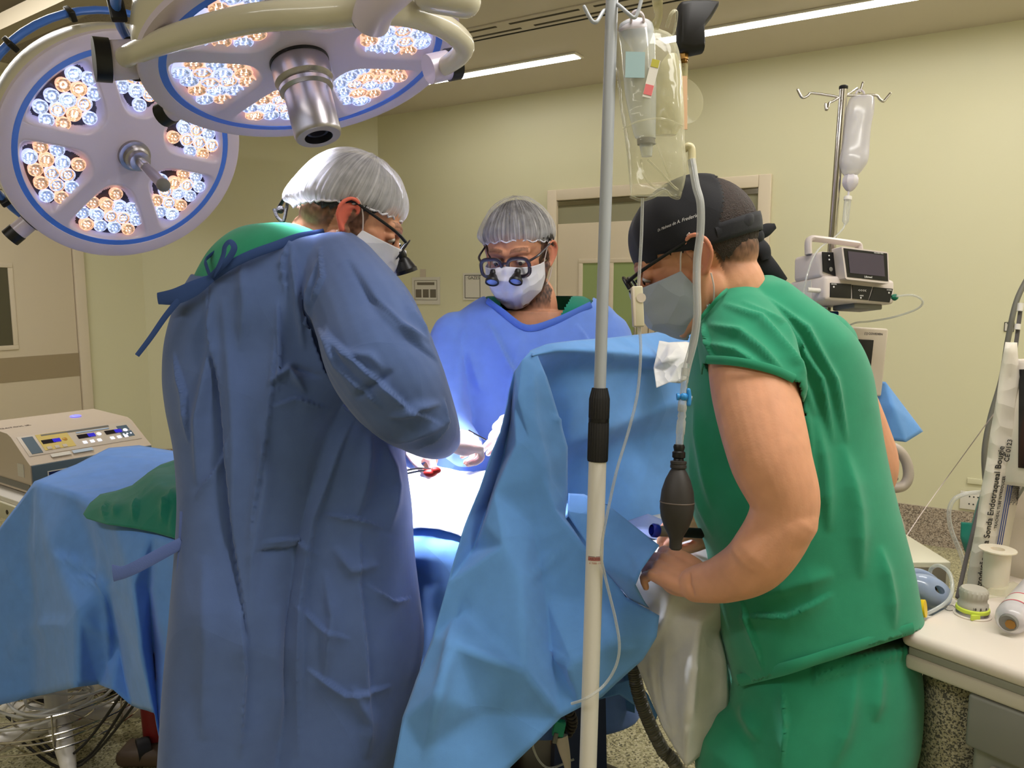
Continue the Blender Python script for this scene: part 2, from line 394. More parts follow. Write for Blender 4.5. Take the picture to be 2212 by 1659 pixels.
def wx(M, px):      # distance along a wall (from its frame origin) where image column px meets it
    o = M.translation; u = M.to_3x3()@Vector((1,0,0)); r = Vector(((px-1106)/FX, .99, 0)); d = u.x*r.y-u.y*r.x
    return ((0-o.x)*r.y-(0-o.y)*r.x)/d
def door(name, M, s, x0, x1, h, leaf_gap, vision, band=None):
    root = thing(name, None, None, M@Vector((x0, 0, 0))); root['kind'] = 'structure'
    fw = .075; c = (x0+x1)/2; W = x1-x0
    for i, (cx, cz, sx, sz) in enumerate([(x0+fw/2, h/2, fw, h), (x1-fw/2, h/2, fw, h), (c, h-fw/2, W-2*fw, fw)]):
        MB().box((cx, s*.02, cz), (sx, .04, sz), M, .006).build('door_frame', M_trimw, root)
    MB().box((c, s*.012, h-fw-.02), (W-2*fw, .02, .03), M).build('head_track', M_chrome, root, smooth=False)
    hh = h-fw-leaf_gap
    if leaf_gap > .03: MB().box((c, s*.006, h-fw-leaf_gap/2-.015), (W-2*fw, .01, leaf_gap-.02), M).build('header_shadow_strip', mat('header_shadow', (150,146,120), .6), root, smooth=False)  # shade under the door header, put in as a darker strip
    lv = []
    n = 2 if W > 1.3 else 1
    lw = (W-2*fw)/n
    for i in range(n):
        lx0 = x0+fw+i*lw+.003; lx1 = lx0+lw-.006
        lf = MB().box(((lx0+lx1)/2, s*.012, hh/2+.005), (lx1-lx0, .024, hh-.01), M, .003).build('door_leaf', M_door, root)
        vx0, vx1, vz0, vz1 = vision[i]
        for (ax, az, bx, bz) in ((vx0, vz0, vx1, vz0+.03), (vx0, vz1-.03, vx1, vz1), (vx0, vz0+.03, vx0+.03, vz1-.03), (vx1-.03, vz0+.03, vx1, vz1-.03)):
            MB().box(((ax+bx)/2, s*.028, (az+bz)/2), (bx-ax, .014, bz-az), M, .003).build('window_bead', M_trimw, lf)
        MB().box(((vx0+vx1)/2, s*.0255, (vz0+vz1)/2), (vx1-vx0-.06, .003, vz1-vz0-.06), M).build('glass_pane', vision[-1], lf, smooth=False)
        if band: MB().box(((lx0+lx1)/2, s*.0255, band), (lx1-lx0, .003, .16), M).build('kick_band', mat('taupe_band', (160,143,114), .5), lf, smooth=False)
        hx = lx1-.07 if i == 0 else lx0+.07
        if n == 2: MB().tube([M@Vector((hx, s*.02, 1.0)), M@Vector((hx, s*.07, 1.01)), M@Vector((hx, s*.07, 1.24)), M@Vector((hx, s*.02, 1.25))], .01, 10, 3).build('door_handle', M_chrome, lf)
    return root
xr = wx(Mback, 1650); xl = xr-1.53
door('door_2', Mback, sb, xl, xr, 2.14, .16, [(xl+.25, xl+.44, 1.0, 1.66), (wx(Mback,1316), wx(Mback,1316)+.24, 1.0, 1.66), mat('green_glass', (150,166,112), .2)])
d0 = wx(Mlf, 196)
door('door_1', Mlf, sl, d0, d0+1.25, 2.16, .02, [(wx(Mlf,44), wx(Mlf,44)+.4, 1.06, 1.62), mat('dark_glass', (84,80,62), .15)], band=.93)
# --- ceiling strip lights
def strip(p, length, label):
    M = frame(p, -WA, z=(0,0,1)); root = thing('ceiling_strip_light', label, 'ceiling light', p)
    MB().box((length/2, 0, -.006), (length+.03, .115, .012), M, .003).build('trim_frame', M_white, root)
    MB().box((length/2, 0, -.012), (length, .085, .006), M).build('diffuser', M_panel, root, smooth=False)
p1 = PZ(1247, 117, CEIL); strip(p1+WA*1.35, 1.35, 'recessed linear ceiling light running from the round surgical lamp towards the middle')
strip(PZ(1432, 83, CEIL), 2.3, 'recessed linear ceiling light behind the black rubber bulb at top right')
# --- linear air diffuser
q = PZ(1345, 5, CEIL); root = thing('air_diffuser', 'long white ceiling air diffuser with thin dark slots', 'air vent', q)
Mq = frame(q, -WA, z=(0,0,1))
MB().box((-.6, 0, -.004), (2.9, .17, .008), Mq, .002).build('face_plate', M_ceil, root)
for i in range(6):
    for k, yy in enumerate((-.045, .04)):
        MB().box((-1.85+i*.48+k*.1, yy, -.0085), (.40, .018, .003), Mq).build('slot', mat('slot_shadow', (70,64,54), .8), root, smooth=False)
MB().box((-.6, .09, -.006), (2.9, .008, .012), Mq).build('edge_strip', M_dark, root, smooth=False)
# --- pendant beam at top left
bp = [PZ(-60, 92, 2.62), PZ(175, -16, 2.62)]
root = thing('ceiling_pendant', 'beige ceiling pendant beam with textured underside in the top left corner', 'pendant', bp[0])
dr = (bp[1]-bp[0]).normalized(); Mp = frame(bp[0], dr, z=(0,0,1)); L_ = 2.2
M_beam = mat('beige_beam', (170,158,134), .6); sy = 1
MB().prism([(-.5, 0), (L_, 0), (L_, .14), (-.2, .14)], 0, .07, Mp).build('beam', M_beam, root)
MB().box((.9, .30, .05), (2.6, .28, .02), Mp).build('textured_panel', mat('stippled_panel', (140,128,114), .8, var=.25, varscale=120, bump=(220,.6,.003)), root)
MB().cyl(Mp@Vector((.9, .2, .05)), Mp@Vector((.9, .2, .20)), .08).build('ceiling_mount', M_beam, root)

# ------------------------------------------------------------------ surgical lights
M_lav = mat('lamp_shell_reflected_tint', (206,194,212), .3, coat=.3)  # white shell; the lavender of reflected light is put into its colour
M_yel = mat('lamp_tube_cream', (205,198,176), .25, coat=.4)
M_blue = mat('blue_trim', (70,120,220), .35)
M_well = mat('lamp_reflector_well', (58,52,62), .35, .6)
def lens_mat(name, c, e):
    m = bpy.data.materials.new(name); m.use_nodes = True; nt = m.node_tree; N = nt.nodes; L = nt.links; b = N['Principled BSDF']
    b.inputs['Base Color'].default_value = rgb(*c); b.inputs['Roughness'].default_value = .12; b.inputs['Metallic'].default_value = .5
    tc = N.new('ShaderNodeTexCoord'); v = N.new('ShaderNodeTexVoronoi'); v.inputs['Scale'].default_value = 130; L.new(tc.outputs['Object'], v.inputs['Vector'])
    mr = N.new('ShaderNodeMapRange'); mr.inputs['From Min'].default_value = .12; mr.inputs['From Max'].default_value = .6; mr.inputs['To Min'].default_value = e; mr.inputs['To Max'].default_value = e*.12; L.new(v.outputs['Distance'], mr.inputs['Value'])
    b.inputs['Emission Color'].default_value = rgb(*c); L.new(mr.outputs[0], b.inputs['Emission Strength']); return m
M_cool = lens_mat('cool_white_led', (196,212,255), 1.5); M_warm = lens_mat('warm_white_led', (255,200,160), 1.15)
M_rimc = mat('cool_lens_rim', (200,210,255), .15, emit=(200,210,255), es=.9); M_rimw = mat('warm_lens_rim', (255,205,175), .15, emit=(255,200,170), es=.8)
M_led = mat('led_die', (255,255,255), .3, emit=(255,255,255), es=6)
def lens_mesh(name, mats):
    b = MB(); r = .0194
    b.lathe([(r, 0), (r*1.04, .0015), (r*.98, .003), (r*.92, .0025)], None, 24, cap=False); b.mi = 1
    b.lathe([(r*.92, .0025), (r*.7, -.001), (r*.45, .001), (r*.25, -.001), (r*.1, .0005), (.0004, .001)], None, 24, cap=False); b.mi = 2
    for a in range(4): b.ball((r*.36*math.cos(a*1.57+.5), r*.36*math.sin(a*1.57+.5), .002), .0013, None, 6, 4)
    b.mi = 0; b.lathe([(r, 0), (r*.9, -.012)], None, 18, cap=False)
    me = bpy.data.meshes.new(name); me.from_pydata(b.v, [], b.f)
    for x in mats: me.materials.append(x)
    me.polygons.foreach_set('material_index', b.m); me.polygons.foreach_set('use_smooth', [True]*len(b.f)); me.update(); return me
ME_cool = lens_mesh('lens', [M_rimc, M_cool, M_led]); ME_warm = lens_mesh('lens', [M_rimw, M_warm, M_led])
FIELD = P(945, 1075, 1.82)
def surgical_light(cx, cy, d, R, tilt, sd, ang0, label, seed, watt):
    c = P(cx, cy, d); view = (CAM-c).normalized()
    er = (RT-view*RT.dot(view)).normalized(); eu = view.cross(er)
    if eu.dot(UP) < 0: eu = -eu
    sdv = (er*sd[0]-eu*sd[1]).normalized(); n = (view*math.cos(tilt)+sdv*math.sin(tilt)).normalized()
    M = zframe(c, n, er); root = thing('surgical_light', label, 'surgical lamp', c)
    # back housing
    MB().lathe([(R*.985, -.004), (R, -.012), (R*1.0, -.045), (R*.99, -.075), (R*.955, -.115), (R*.86, -.145), (R*.5, -.165), (R*.2, -.175), (.01, -.175)], M, 96, cap=False).build('housing', M_yel, root)
    MB().lathe([(R*.875, -.002), (R*.885, .002), (R*.97, .004), (R*.995, 0), (R*1.0, -.012)], M, 96, cap=False).build('outer_rim', M_lav, root)
    MB().lathe([(R*.834, -.004), (R*.838, .0008), (R*.882, .0008), (R*.886, -.004)], M, 96, cap=False).build('blue_ring', M_blue, root)
    # face with six recessed windows
    nr, nt_ = 70, 432; b = MB(); hs = []
    rs_ = np.linspace(.02, R*.842, nr); ths = np.arange(nt_)*2*math.pi/nt_
    r0, r1, sw, dep = R*.31, R*.83, R*.13, .024
    def sdf(r, a):
        a = (a-ang0+math.pi/6) % (math.pi/3)-math.pi/6
        x = r*math.cos(a); y = abs(r*math.sin(a))
        e = [x-r0*1.0, r1-r, (x*math.sin(math.pi/6)-y*math.cos(math.pi/6))-sw*.5]
        k = .012; return -k*math.log(sum(math.exp(-q/k) for q in e))+0.004
    S = [[sdf(r, t) for t in ths] for r in rs_]
    vs_ = []
    for i, r in enumerate(rs_):
        for j, t in enumerate(ths):
            q = min(max(S[i][j]/.02, 0), 1); h = -dep*(q*q*(3-2*q)); vs_.append((r*math.cos(t), r*math.sin(t), h))
    fs_ = []; mi = []
    for i in range(nr-1):
        for j in range(nt_):
            j2 = (j+1) % nt_; fs_.append((i*nt_+j, i*nt_+j2, (i+1)*nt_+j2, (i+1)*nt_+j)); mi.append(1 if S[i][j] > .019 else 0)
    b.v = [tuple(M@Vector(v)) for v in vs_]; b.f = fs_; b.m = mi
    b.build('face_plate', [M_lav, M_well], root, angle=180)
    # lenses
    rnd = random.Random(seed); Mi = Matrix.Translation(-c)
    pit = .0425
    for k in range(6):
        a = ang0+k*math.pi/3; ca, sa = math.cos(a), math.sin(a); idx = 0
        for gi in range(-1, 8):
            for gj in range(-4, 5):
                x = r0+.034+gi*pit*.87; y = (gj+(gi % 2)*.5)*pit
                if sdf(math.hypot(x, y), math.atan2(y, x)+ang0) < .0185: continue
                o = bpy.data.objects.new('lens', ME_cool if (gi+2*gj+k) % 3 != 0 and rnd.random() < .9 else ME_warm); COL.objects.link(o); o.parent = root; o['org'] = root['org']
                o.matrix_local = Mi@M@Matrix.Translation((x*ca-y*sa, x*sa+y*ca, -.012)); idx += 1
    # rail, clips
    pts = [M@Vector((R*1.035*math.cos(t), R*1.035*math.sin(t), -.125)) for t in np.linspace(math.radians(-20), math.radians(230), 40)]
    MB().tube(pts, .012, 12, 1, flat=(1.3, .8)).build('blue_rail', M_blue, root)
    for dg in (100, 128, 168, 205):
        t = math.radians(dg); Mc = M@Matrix.Rotation(t, 4, 'Z')
        MB().box((R*1.03, 0, -.12), (.03, .016, .05), Mc, .004).build('rail_clip', M_dark, root)
    # grip stub on the rim
    for dg in (214,):
        t = math.radians(dg); dv = Vector((math.cos(t), math.sin(t), 0))
        g = MB().cyl(M@(dv*R*.96+Vector((0,0,-.05))), M@(dv*R*1.13+Vector((0,0,-.05))), .026).build('grip', M_lav, root)
        MB().cyl(M@(dv*R*1.125+Vector((0,0,-.05))), M@(dv*R*1.21+Vector((0,0,-.05))), .0275).build('grip_cap', M_dark, g)
        MB().cyl(M@(dv*R*.985+Vector((0,0,-.05))), M@(dv*R*1.01+Vector((0,0,-.05))), .031).build('grip_collar', M_dark, g)
    # light output: one spot per ring of windows, aimed where the surgeons work
    for k in range(3):
        a = ang0+k*2*math.pi/3
        o = M@Vector((R*.55*math.cos(a), R*.55*math.sin(a), .03))
        l = bpy.data.lights.new('lamp_beam', 'SPOT'); l.energy = watt; l.color = (.80, .84, 1.0); l.spot_size = math.radians(25); l.spot_blend = .8; l.shadow_soft_size = .06
        so = bpy.data.objects.new('lamp_beam', l); COL.objects.link(so); so.parent = root
        z = (o-FIELD).normalized(); so.matrix_local = Matrix.Translation(-c)@zframe(o, z)
    return root, M, R
LB, MBm, RB = surgical_light(279, 329, 2.30, .350, math.radians(31), (.62, .78), math.radians(9), 'round surgical lamp with six lens windows and slim handle, at far left', 3, SPOT_W*.9)
b = MB(); b.lathe([(.046, -.002), (.046, .012), (.036, .014), (.036, .03), (.03, .034), (.03, .05), (.018, .052)], MBm@Matrix.Translation((.012,-.01,0)), 32); b.build('handle_collar', M_alu, LB)
Mh = MBm@Matrix.Translation((.012,-.01,0))
b = MB().lathe([(.015, .05), (.015, .085), (.0125, .088), (.0155, .15), (.017, .2)], Mh, 24, ripple=lambda a, z: .05*math.cos(a*6)).build('light_handle', M_alu, LB)
MB().ball((0,0,.205), .0195, Mh).build('handle_tip', M_grey, b)
MB().cyl(MBm@Vector((0,0,-.17)), MBm@Vector((-.0,.02,-.34)), .05, .045).build('mount_arm', M_yel, LB)

LA, MA, RA = surgical_light(665, 133, 1.66, .340, math.radians(60), (.17, .98), math.radians(12), 'round surgical lamp with thick camera handle, nearest at top', 5, SPOT_W)
Mh = MA@Matrix.Translation((-.018,.004,0))
b = MB(); b.lathe([(.063, -.003), (.063, .006)], Mh, 48); b.build('black_gasket', M_dark, LA)
b = MB(); b.lathe([(.0605, .004), (.062, .008), (.062, .045), (.056, .052), (.053, .054), (.057, .058), (.057, .066), (.05, .072)], Mh, 64); col = b.build('camera_collar', M_alu, LA)
b = MB(); b.lathe([(.049, .07), (.050, .075), (.050, .165), (.048, .172), (.046, .174), (.030, .174)], Mh, 64, cap=False, ripple=lambda a, z: .012*math.cos(a*14) if .08 < z < .16 else 0)
ch = b.build('camera_handle', M_alu, LA)
b = MB(); b.lathe([(.030, .174), (.030, .150), (.024, .150), (.024, .162), (.018, .162), (.018, .145), (.001, .145)], Mh, 40, cap=False); b.build('camera_lens', M_dark, ch)
# yoke, pivots and spring arm
yk = [P(262,128,1.56), P(330,98,1.46), P(430,66,1.36), P(560,38,1.28), P(690,30,1.25), P(800,22,1.26), P(880,28,1.33), P(955,55,1.42), P(1000,92,1.5), P(992,120,1.56), P(958,146,1.62)]
MB().tube(yk, [.02,.022,.0235,.0235,.0235,.0235,.023,.022,.021,.02,.018], 20, 8, round_caps=True).build('yoke', M_yel, LA)
pv = MB().cyl(P(236,131,1.56), P(290,128,1.58), .0385, seg=32).build('pivot', M_lav, LA)
MB().cyl(P(203,128,1.545), P(238,131,1.56), .043, .043, 32).build('pivot_cap', M_dark, pv)
MB().cyl(P(290,128,1.58), P(300,128,1.59), .043, seg=32).build('pivot_cap', M_dark, pv)
pv = MB().cyl(P(925,150,1.62), P(968,140,1.64), .03, seg=28).build('pivot', M_lav, LA)
MB().cyl(P(966,141,1.64), P(988,137,1.65), .033, seg=28).build('pivot_cap', M_dark, pv)
MB().tube([P(800,46,1.25), P(815,10,1.22), P(860,-40,1.2), P(980,-140,1.2)], [.031,.031,.034,.036], 28, 4).build('pivot_block', M_lav, LA)
MB().cyl(P(792,22,1.248), P(800,32,1.252), .0325, seg=32).build('swivel_joint', M_grey, LA)
MB().tube([P(930,-14,1.3), P(1004,2,1.32)], [.03,.028], 20, 1, round_caps=True).build('spring_arm', M_yel, LA)
MB().tube([P(980,-140,1.2), Vector((P(980,-140,1.2).x, P(980,-140,1.2).y, CEIL))], .05, 24, 1).build('ceiling_post', M_lav, LA)
# warning triangle on housing (flat print)
Mt = MA@Matrix.Rotation(math.radians(140), 4, 'Z')@Matrix.Translation((RA*1.0, 0, -.05))@Matrix.Rotation(math.pi/2, 4, 'Y')
MB().prism([(-.02,-.017), (.02,-.017), (0,.018)], -.001, .001, Mt).build('warning_triangle', M_ink, LA)
# ------------------------------------------------------------------ people
def cloth(name, c, crumple=.35, cscale=5, sheen=.2, var=.05):
    return mat(name, c, .85, bump=(900, .25, .0006), var=var, varscale=25, sheen=sheen, crumple=crumple, cscale=cscale, spec=.2)
M_gown = cloth('dark_blue_gown_fabric', (80,102,152), .35, 3.2)
M_gown2 = cloth('bright_blue_gown_fabric', (104,138,216), .2, 5)
M_scrub = cloth('green_scrub_cotton', (38,142,106), .08, 4)
M_scrubd = cloth('dark_green_cotton', (8,118,98), .15, 7)
M_skin = mat('skin', (200,150,120), .5, attr=True, sss=.12, bump=(260,.2,.001), spec=.35)
M_hair = mat('dark_brown_hair', (44,30,24), .6, bump=(420,.8,.003), var=.35, varscale=260)
M_brow = mat('black_hair', (30,24,24), .65, bump=(420,.8,.003), var=.3, varscale=200)
M_navy = mat('navy_black_cotton', (10,10,20), .8, bump=(700,.3,.0006), sheen=.1, crumple=.1, cscale=9)
M_mask = mat('white_mask_nonwoven', (222,220,230), .85, bump=(500,.3,.0006), crumple=.25, cscale=22, sss=.05)
M_maskb = mat('grey_blue_mask_nonwoven', (176,186,204), .85, bump=(500,.3,.0006), crumple=.2, cscale=18)
M_elastic = mat('mask_elastic', (214,200,196), .8)
M_glass = clear('eyeglass_lens', (220,225,235), .06, .35, .03)
M_eye = mat('eye_white', (225,218,212), .2); M_iris = mat('brown_iris', (40,24,16), .15)
M_glove = mat('latex_glove', (236,210,204), .35, sss=.25, bump=(120,.5,.002), spec=.5)
def bouff(name, dens):
    m = bpy.data.materials.new(name); m.use_nodes = True; nt = m.node_tree; N = nt.nodes; L = nt.links; N.clear()
    out = N.new('ShaderNodeOutputMaterial'); tr = N.new('ShaderNodeBsdfTransparent'); df = N.new('ShaderNodeBsdfDiffuse'); df.inputs[0].default_value = rgb(232,230,234)
    tl = N.new('ShaderNodeBsdfTranslucent'); tl.inputs[0].default_value = rgb(225,222,226); a = N.new('ShaderNodeMixShader'); a.inputs[0].default_value = .35; L.new(df.outputs[0], a.inputs[1]); L.new(tl.outputs[0], a.inputs[2])
    uv = N.new('ShaderNodeUVMap'); sp = N.new('ShaderNodeSeparateXYZ'); L.new(uv.outputs[0], sp.inputs[0])
    tc = N.new('ShaderNodeTexCoord'); n = N.new('ShaderNodeTexNoise'); n.inputs['Scale'].default_value = 45; n.inputs['Detail'].default_value = 5; L.new(tc.outputs['Object'], n.inputs['Vector'])
    mpn = N.new('ShaderNodeMapping'); mpn.inputs['Scale'].default_value = (14, 1.1, 1); L.new(uv.outputs[0], mpn.inputs['Vector']); wv = N.new('ShaderNodeTexNoise'); wv.inputs['Scale'].default_value = 1.6; wv.inputs['Detail'].default_value = 3; wv.inputs['Distortion'].default_value = .6; L.new(mpn.outputs[0], wv.inputs['Vector'])
    p = N.new('ShaderNodeMath'); p.operation = 'POWER'; p.inputs[1].default_value = 4; L.new(wv.outputs['Fac'], p.inputs[0])
    s1 = N.new('ShaderNodeMath'); s1.operation = 'MULTIPLY_ADD'; s1.inputs[1].default_value = 2.6; s1.inputs[2].default_value = dens; L.new(p.outputs[0], s1.inputs[0])
    s2 = N.new('ShaderNodeMath'); s2.operation = 'MULTIPLY_ADD'; s2.inputs[1].default_value = .5; L.new(n.outputs['Fac'], s2.inputs[0]); L.new(s1.outputs[0], s2.inputs[2])
    s3 = N.new('ShaderNodeMath'); s3.operation = 'MULTIPLY_ADD'; s3.inputs[1].default_value = -.45; L.new(sp.outputs[1], s3.inputs[0]); L.new(s2.outputs[0], s3.inputs[2])
    s4 = N.new('ShaderNodeMath'); s4.operation = 'ADD'; s4.inputs[1].default_value = .0; s4.use_clamp = True; L.new(s3.outputs[0], s4.inputs[0])
    bp = N.new('ShaderNodeBump'); bp.inputs['Strength'].default_value = .8; bp.inputs['Distance'].default_value = .004; L.new(s2.outputs[0], bp.inputs['Height']); L.new(bp.outputs[0], df.inputs['Normal'])
    mx = N.new('ShaderNodeMixShader'); L.new(s4.outputs[0], mx.inputs[0]); L.new(tr.outputs[0], mx.inputs[1]); L.new(a.outputs[0], mx.inputs[2]); L.new(mx.outputs[0], out.inputs[0]); return m
M_bouf = bouff('bouffant_nonwoven', .16); M_boufd = bouff('bouffant_nonwoven_dense', .34)

def hframe(px, py, d, F, U, s):
    c = P(px, py, d); f = (RT*F[0]+UP*F[1]+FW*F[2]).normalized(); u = (RT*U[0]+UP*U[1]+FW*U[2])
    return frame(c, f, z=u)@Matrix.Scale(s, 4)
def add_head(b, M, ears=(1,-1)):
    s = M.to_scale().x
    B = lambda c, r: b.ball(c, r, M, 24, 14)
    B((-.012,0,.035), (.099,.077,.088)); B((-.05,0,-.008), (.052,.06,.055)); B((.036,0,.042), (.056,.066,.05))
    B((.038,0,-.018), (.054,.062,.06)); B((.036,0,-.07), (.048,.05,.042)); B((.072,0,-.098), (.021,.023,.017))
    for y in (-1, 1):
        B((.0,y*.05,-.055), (.032,.018,.032)); B((.062,y*.038,-.024), (.020,.020,.02)); B((.080,y*.031,.006), (.0135,.0165,.011)); B((.103,y*.012,-.033), (.009,.008,.008))
        b.tube([(.0,y*.068,-.03), (.03,y*.05,-.085), (.07,y*.02,-.105)], [.012*1,.013,.012], 10, 5, M, round_caps=True)
    b.tube([(.076,-.043,.025), (.09,-.022,.028), (.094,0,.02), (.09,.022,.028), (.076,.043,.025)], .0105, 10, 4, M, round_caps=True)
    b.tube([(.092,0,.018), (.103,0,-.004), (.117,0,-.027)], [.007,.009,.0125], 12, 5, M, round_caps=True)
    B((.094,0,-.055), (.01,.023,.0065)); B((.091,0,-.067), (.011,.019,.007))
    for y in ears:
        hx = [(.006,.074,-.002), (.010,.080,.020), (.0,.088,.036), (-.018,.095,.035), (-.031,.098,.016), (-.030,.094,-.008), (-.018,.086,-.025), (-.006,.079,-.036)]
        b.tube([(-.008+(x+.008)*.82, y*(.074+(yy-.074)*.85), z*.82) for x, yy, z in hx], [.0036,.0040,.0040,.0042,.0042,.0040,.0045,.006], 10, 5, M, round_caps=True)
        b.tube([(x, y*yy, z) for x, yy, z in [(-.002,.080,.019), (-.012,.084,.014), (-.016,.084,.0), (-.007,.080,-.013)]], .0030, 8, 5, M, round_caps=True)
        Me = M@Matrix.Translation((-.011, y*.0800, .0))@Matrix.Rotation(-y*math.radians(32), 4, 'Z')
        b.ball((0,0,0), (.017,.003,.027), Me, 20, 12)
        b.ball((.015,.001*y,-.005), (.004,.004,.006), Me, 12, 8)
def neck(b, M, pts, r=.06):
    a = [M@Vector((-.022,0,-.02)), M@Vector((-.03,0,-.07))]
    b.tube([tuple(p) for p in a]+[tuple(P(*p)) for p in pts], [r*.95]*2+[r*1.0+.008*i for i in range(len(pts))], 24, 6)
def paint(me, M, skin, beard=0, scalp=None, lips=True, ear=None, beardcol=(44,30,30)):
    V, N = getV(me); n = len(V); C = np.tile(np.array(rgb(*skin)[:3]), (n, 1)); Mi = np.array(M.inverted()); Q = V@Mi[:3, :3].T+Mi[:3, 3]
    x, y, z = Q.T; h = (np.abs(x) < .17)&(np.abs(y) < .12)&(z > -.16)&(z < .2)
    nz = 1+.06*wob(V, 25, 3, 2); C *= nz[:, None]
    red = np.array(rgb(206,112,92)[:3])
    def mixin(mask, col, k):
        k = (np.clip(mask, 0, 1)*k)[:, None]; C[:] = C*(1-k)+np.array(col)*k
    mixin(np.exp(-((np.abs(y)-.045)**2+(z+.02)**2+(x-.07)**2)/.0009)*h, red, .35); mixin(np.exp(-((x-.117)**2+y**2+(z+.03)**2)/.0004)*h, red, .4)
    if ear: mixin(((np.abs(y) > .079)&(x < .02)&(z > -.045)&(z < .05)&h)*1.0, rgb(*ear)[:3], .8)
    else: mixin(((np.abs(y) > .082)&(x < .02)&(z > -.045)&h)*1.0, red, .5)
    mixin(np.exp(-((x+.001)**2+(z+.002)**2)/.00006)*((np.abs(y) > .072)&(np.abs(y) < .086)), rgb(96,44,36)[:3], .8)  # shade of the ear hollow, painted as darker skin
    streak = .5+.5*wob(Q*np.array([1,1,.45]), 90, 8, 2)
    if beard:
        k = 1/(1+np.exp(-((-.018-z)/.007+(np.abs(y) < .03)*-1)))*(x > -.005)*(1/(1+np.exp(-(z+.125)/.006)))*h*(np.abs(y) < .081)
        sb = (np.abs(x-.012) < .016)*(z > -.03)*(z < .05)*(np.abs(y) > .05)*(np.abs(y) < .080)*h
        mixin(np.maximum(k, sb)*(.65+.5*streak), rgb(*beardcol)[:3], beard)
    if scalp:
        lim = np.where(x > .02, .058, np.where(x > -.03, .03, -.042+.25*(x+.03)*-1*0))
        k = 1/(1+np.exp(-(z-lim)/.006))*h*(np.abs(y) < .081)
        mixin(k*(.7+.4*streak), rgb(*scalp)[:3], .95)
    mixin(((np.abs(np.abs(y)-.03) < .02)&(np.abs(z-.033+10*(np.abs(y)-.030)**2) < .0042)&(x > .06))*h*(.55+.45*streak), rgb(60,40,34)[:3], .75)
    return C
def hair_cap(M, parent, m, r=(.104,.0815,.093), low=-.055, jag=.006, name='hair', side=.02, front=.06):
    me = bpy.data.meshes.new(name); vs_ = []; fs_ = []; na, ne = 96, 26
    for i in range(ne+1):
        for k in range(na):
            az = 2*math.pi*k/na; cf = math.cos(az)
            z0 = low+(side-low)*min(1, max(0, (cf+.75)/.75)) if cf < 0 else side+(front-side)*cf
            z0 += jag*math.sin(k*7.3)*(1 if k % 2 else -.6)-.0
            e0 = math.asin(max(-.95, min(.95, (z0-.035)/r[2]))); e = e0+(math.pi/2-e0)*i/ne
            q = 1.0 if i > 1 else .985
            vs_.append(M@Vector((-.012+q*r[0]*math.cos(e)*math.cos(az), q*r[1]*math.cos(e)*math.sin(az), .035+r[2]*math.sin(e))))
    for i in range(ne):
        for k in range(na): k2 = (k+1) % na; fs_.append((i*na+k, i*na+k2, (i+1)*na+k2, (i+1)*na+k))
    me.from_pydata(vs_, [], fs_); me.update(); return attach(me, name, m, parent, thick=0)
def bouffant(M, parent, m, r, z_front, z_side, z_back, lobe=None, seed=1, pleat=48, ramp=.022, cx=-.012, cz=.035, tiltx=0, name='bouffant_cap'):
    """gathered elastic cap; lobe=(azimuth, size, sag) bulges the rim outwards"""
    vs_ = []; fs_ = []; uv = []; na, ne = 288, 30; rs = np.random.RandomState(seed); ph = rs.uniform(0, 6.28, 12)
    hr = (.101,.079,.09)
    for i in range(ne+1):
        t = i/ne
        for k in range(na):
            az = 2*math.pi*k/na; cf = math.cos(az); zr = z_side+(z_front-z_side)*cf if cf > 0 else z_side+(z_side-z_back)*cf
            e0 = math.asin(max(-.97, min(.97, (zr-cz)/r[2]))); e = e0+(math.pi/2-e0)*t
            g = 1-math.exp(-t*9)                                 # gather near the elastic
            rip = ramp*math.sin(pleat*az+3*math.sin(az*3+ph[0]))*math.exp(-t*3.0)*(1+.4*math.sin(az*7+ph[1]))+.012*math.sin(az*5+t*6+ph[2])+.010*math.sin(az*11-t*9+ph[3])+.006*math.sin(az*23+t*4+ph[4])
            q = [(hr[j]*1.03)*(1-g)+r[j]*g for j in range(3)]; q = [a*(1+rip) for a in q]
            x = cx+q[0]*math.cos(e)*cf; y = q[1]*math.cos(e)*math.sin(az); z = cz+q[2]*math.sin(e)
            if t == 0: z -= .003*math.cos(pleat*2*az)
            if lobe:
                da = (az-lobe[0]+math.pi) % (2*math.pi)-math.pi; kk = math.exp(-(da/.75)**2)*math.exp(-((t-.16)/.16)**2); x += lobe[1]*kk*cf; y += lobe[1]*kk*math.sin(az); z -= lobe[2]*kk
            vs_.append(M@Vector((x, y, z))); uv.append((k/na*6, t))
    for i in range(ne):
        for k in range(na): k2 = (k+1) % na; fs_.append((i*na+k, i*na+k2, (i+1)*na+k2, (i+1)*na+k))
    me = bpy.data.meshes.new(name); me.from_pydata(vs_, [], fs_); me.update()
    ul = me.uv_layers.new(name='UVMap')
    for lp in me.loops: ul.data[lp.index].uv = uv[lp.vertex_index]
    o = attach(me, name, m, parent)
    rim = vs_[:na]; MB().tube([tuple(p) for p in rim[::4]]+[tuple(rim[0])], .0022, 6, 2).build('elastic_band', M_mask, o)
    return o
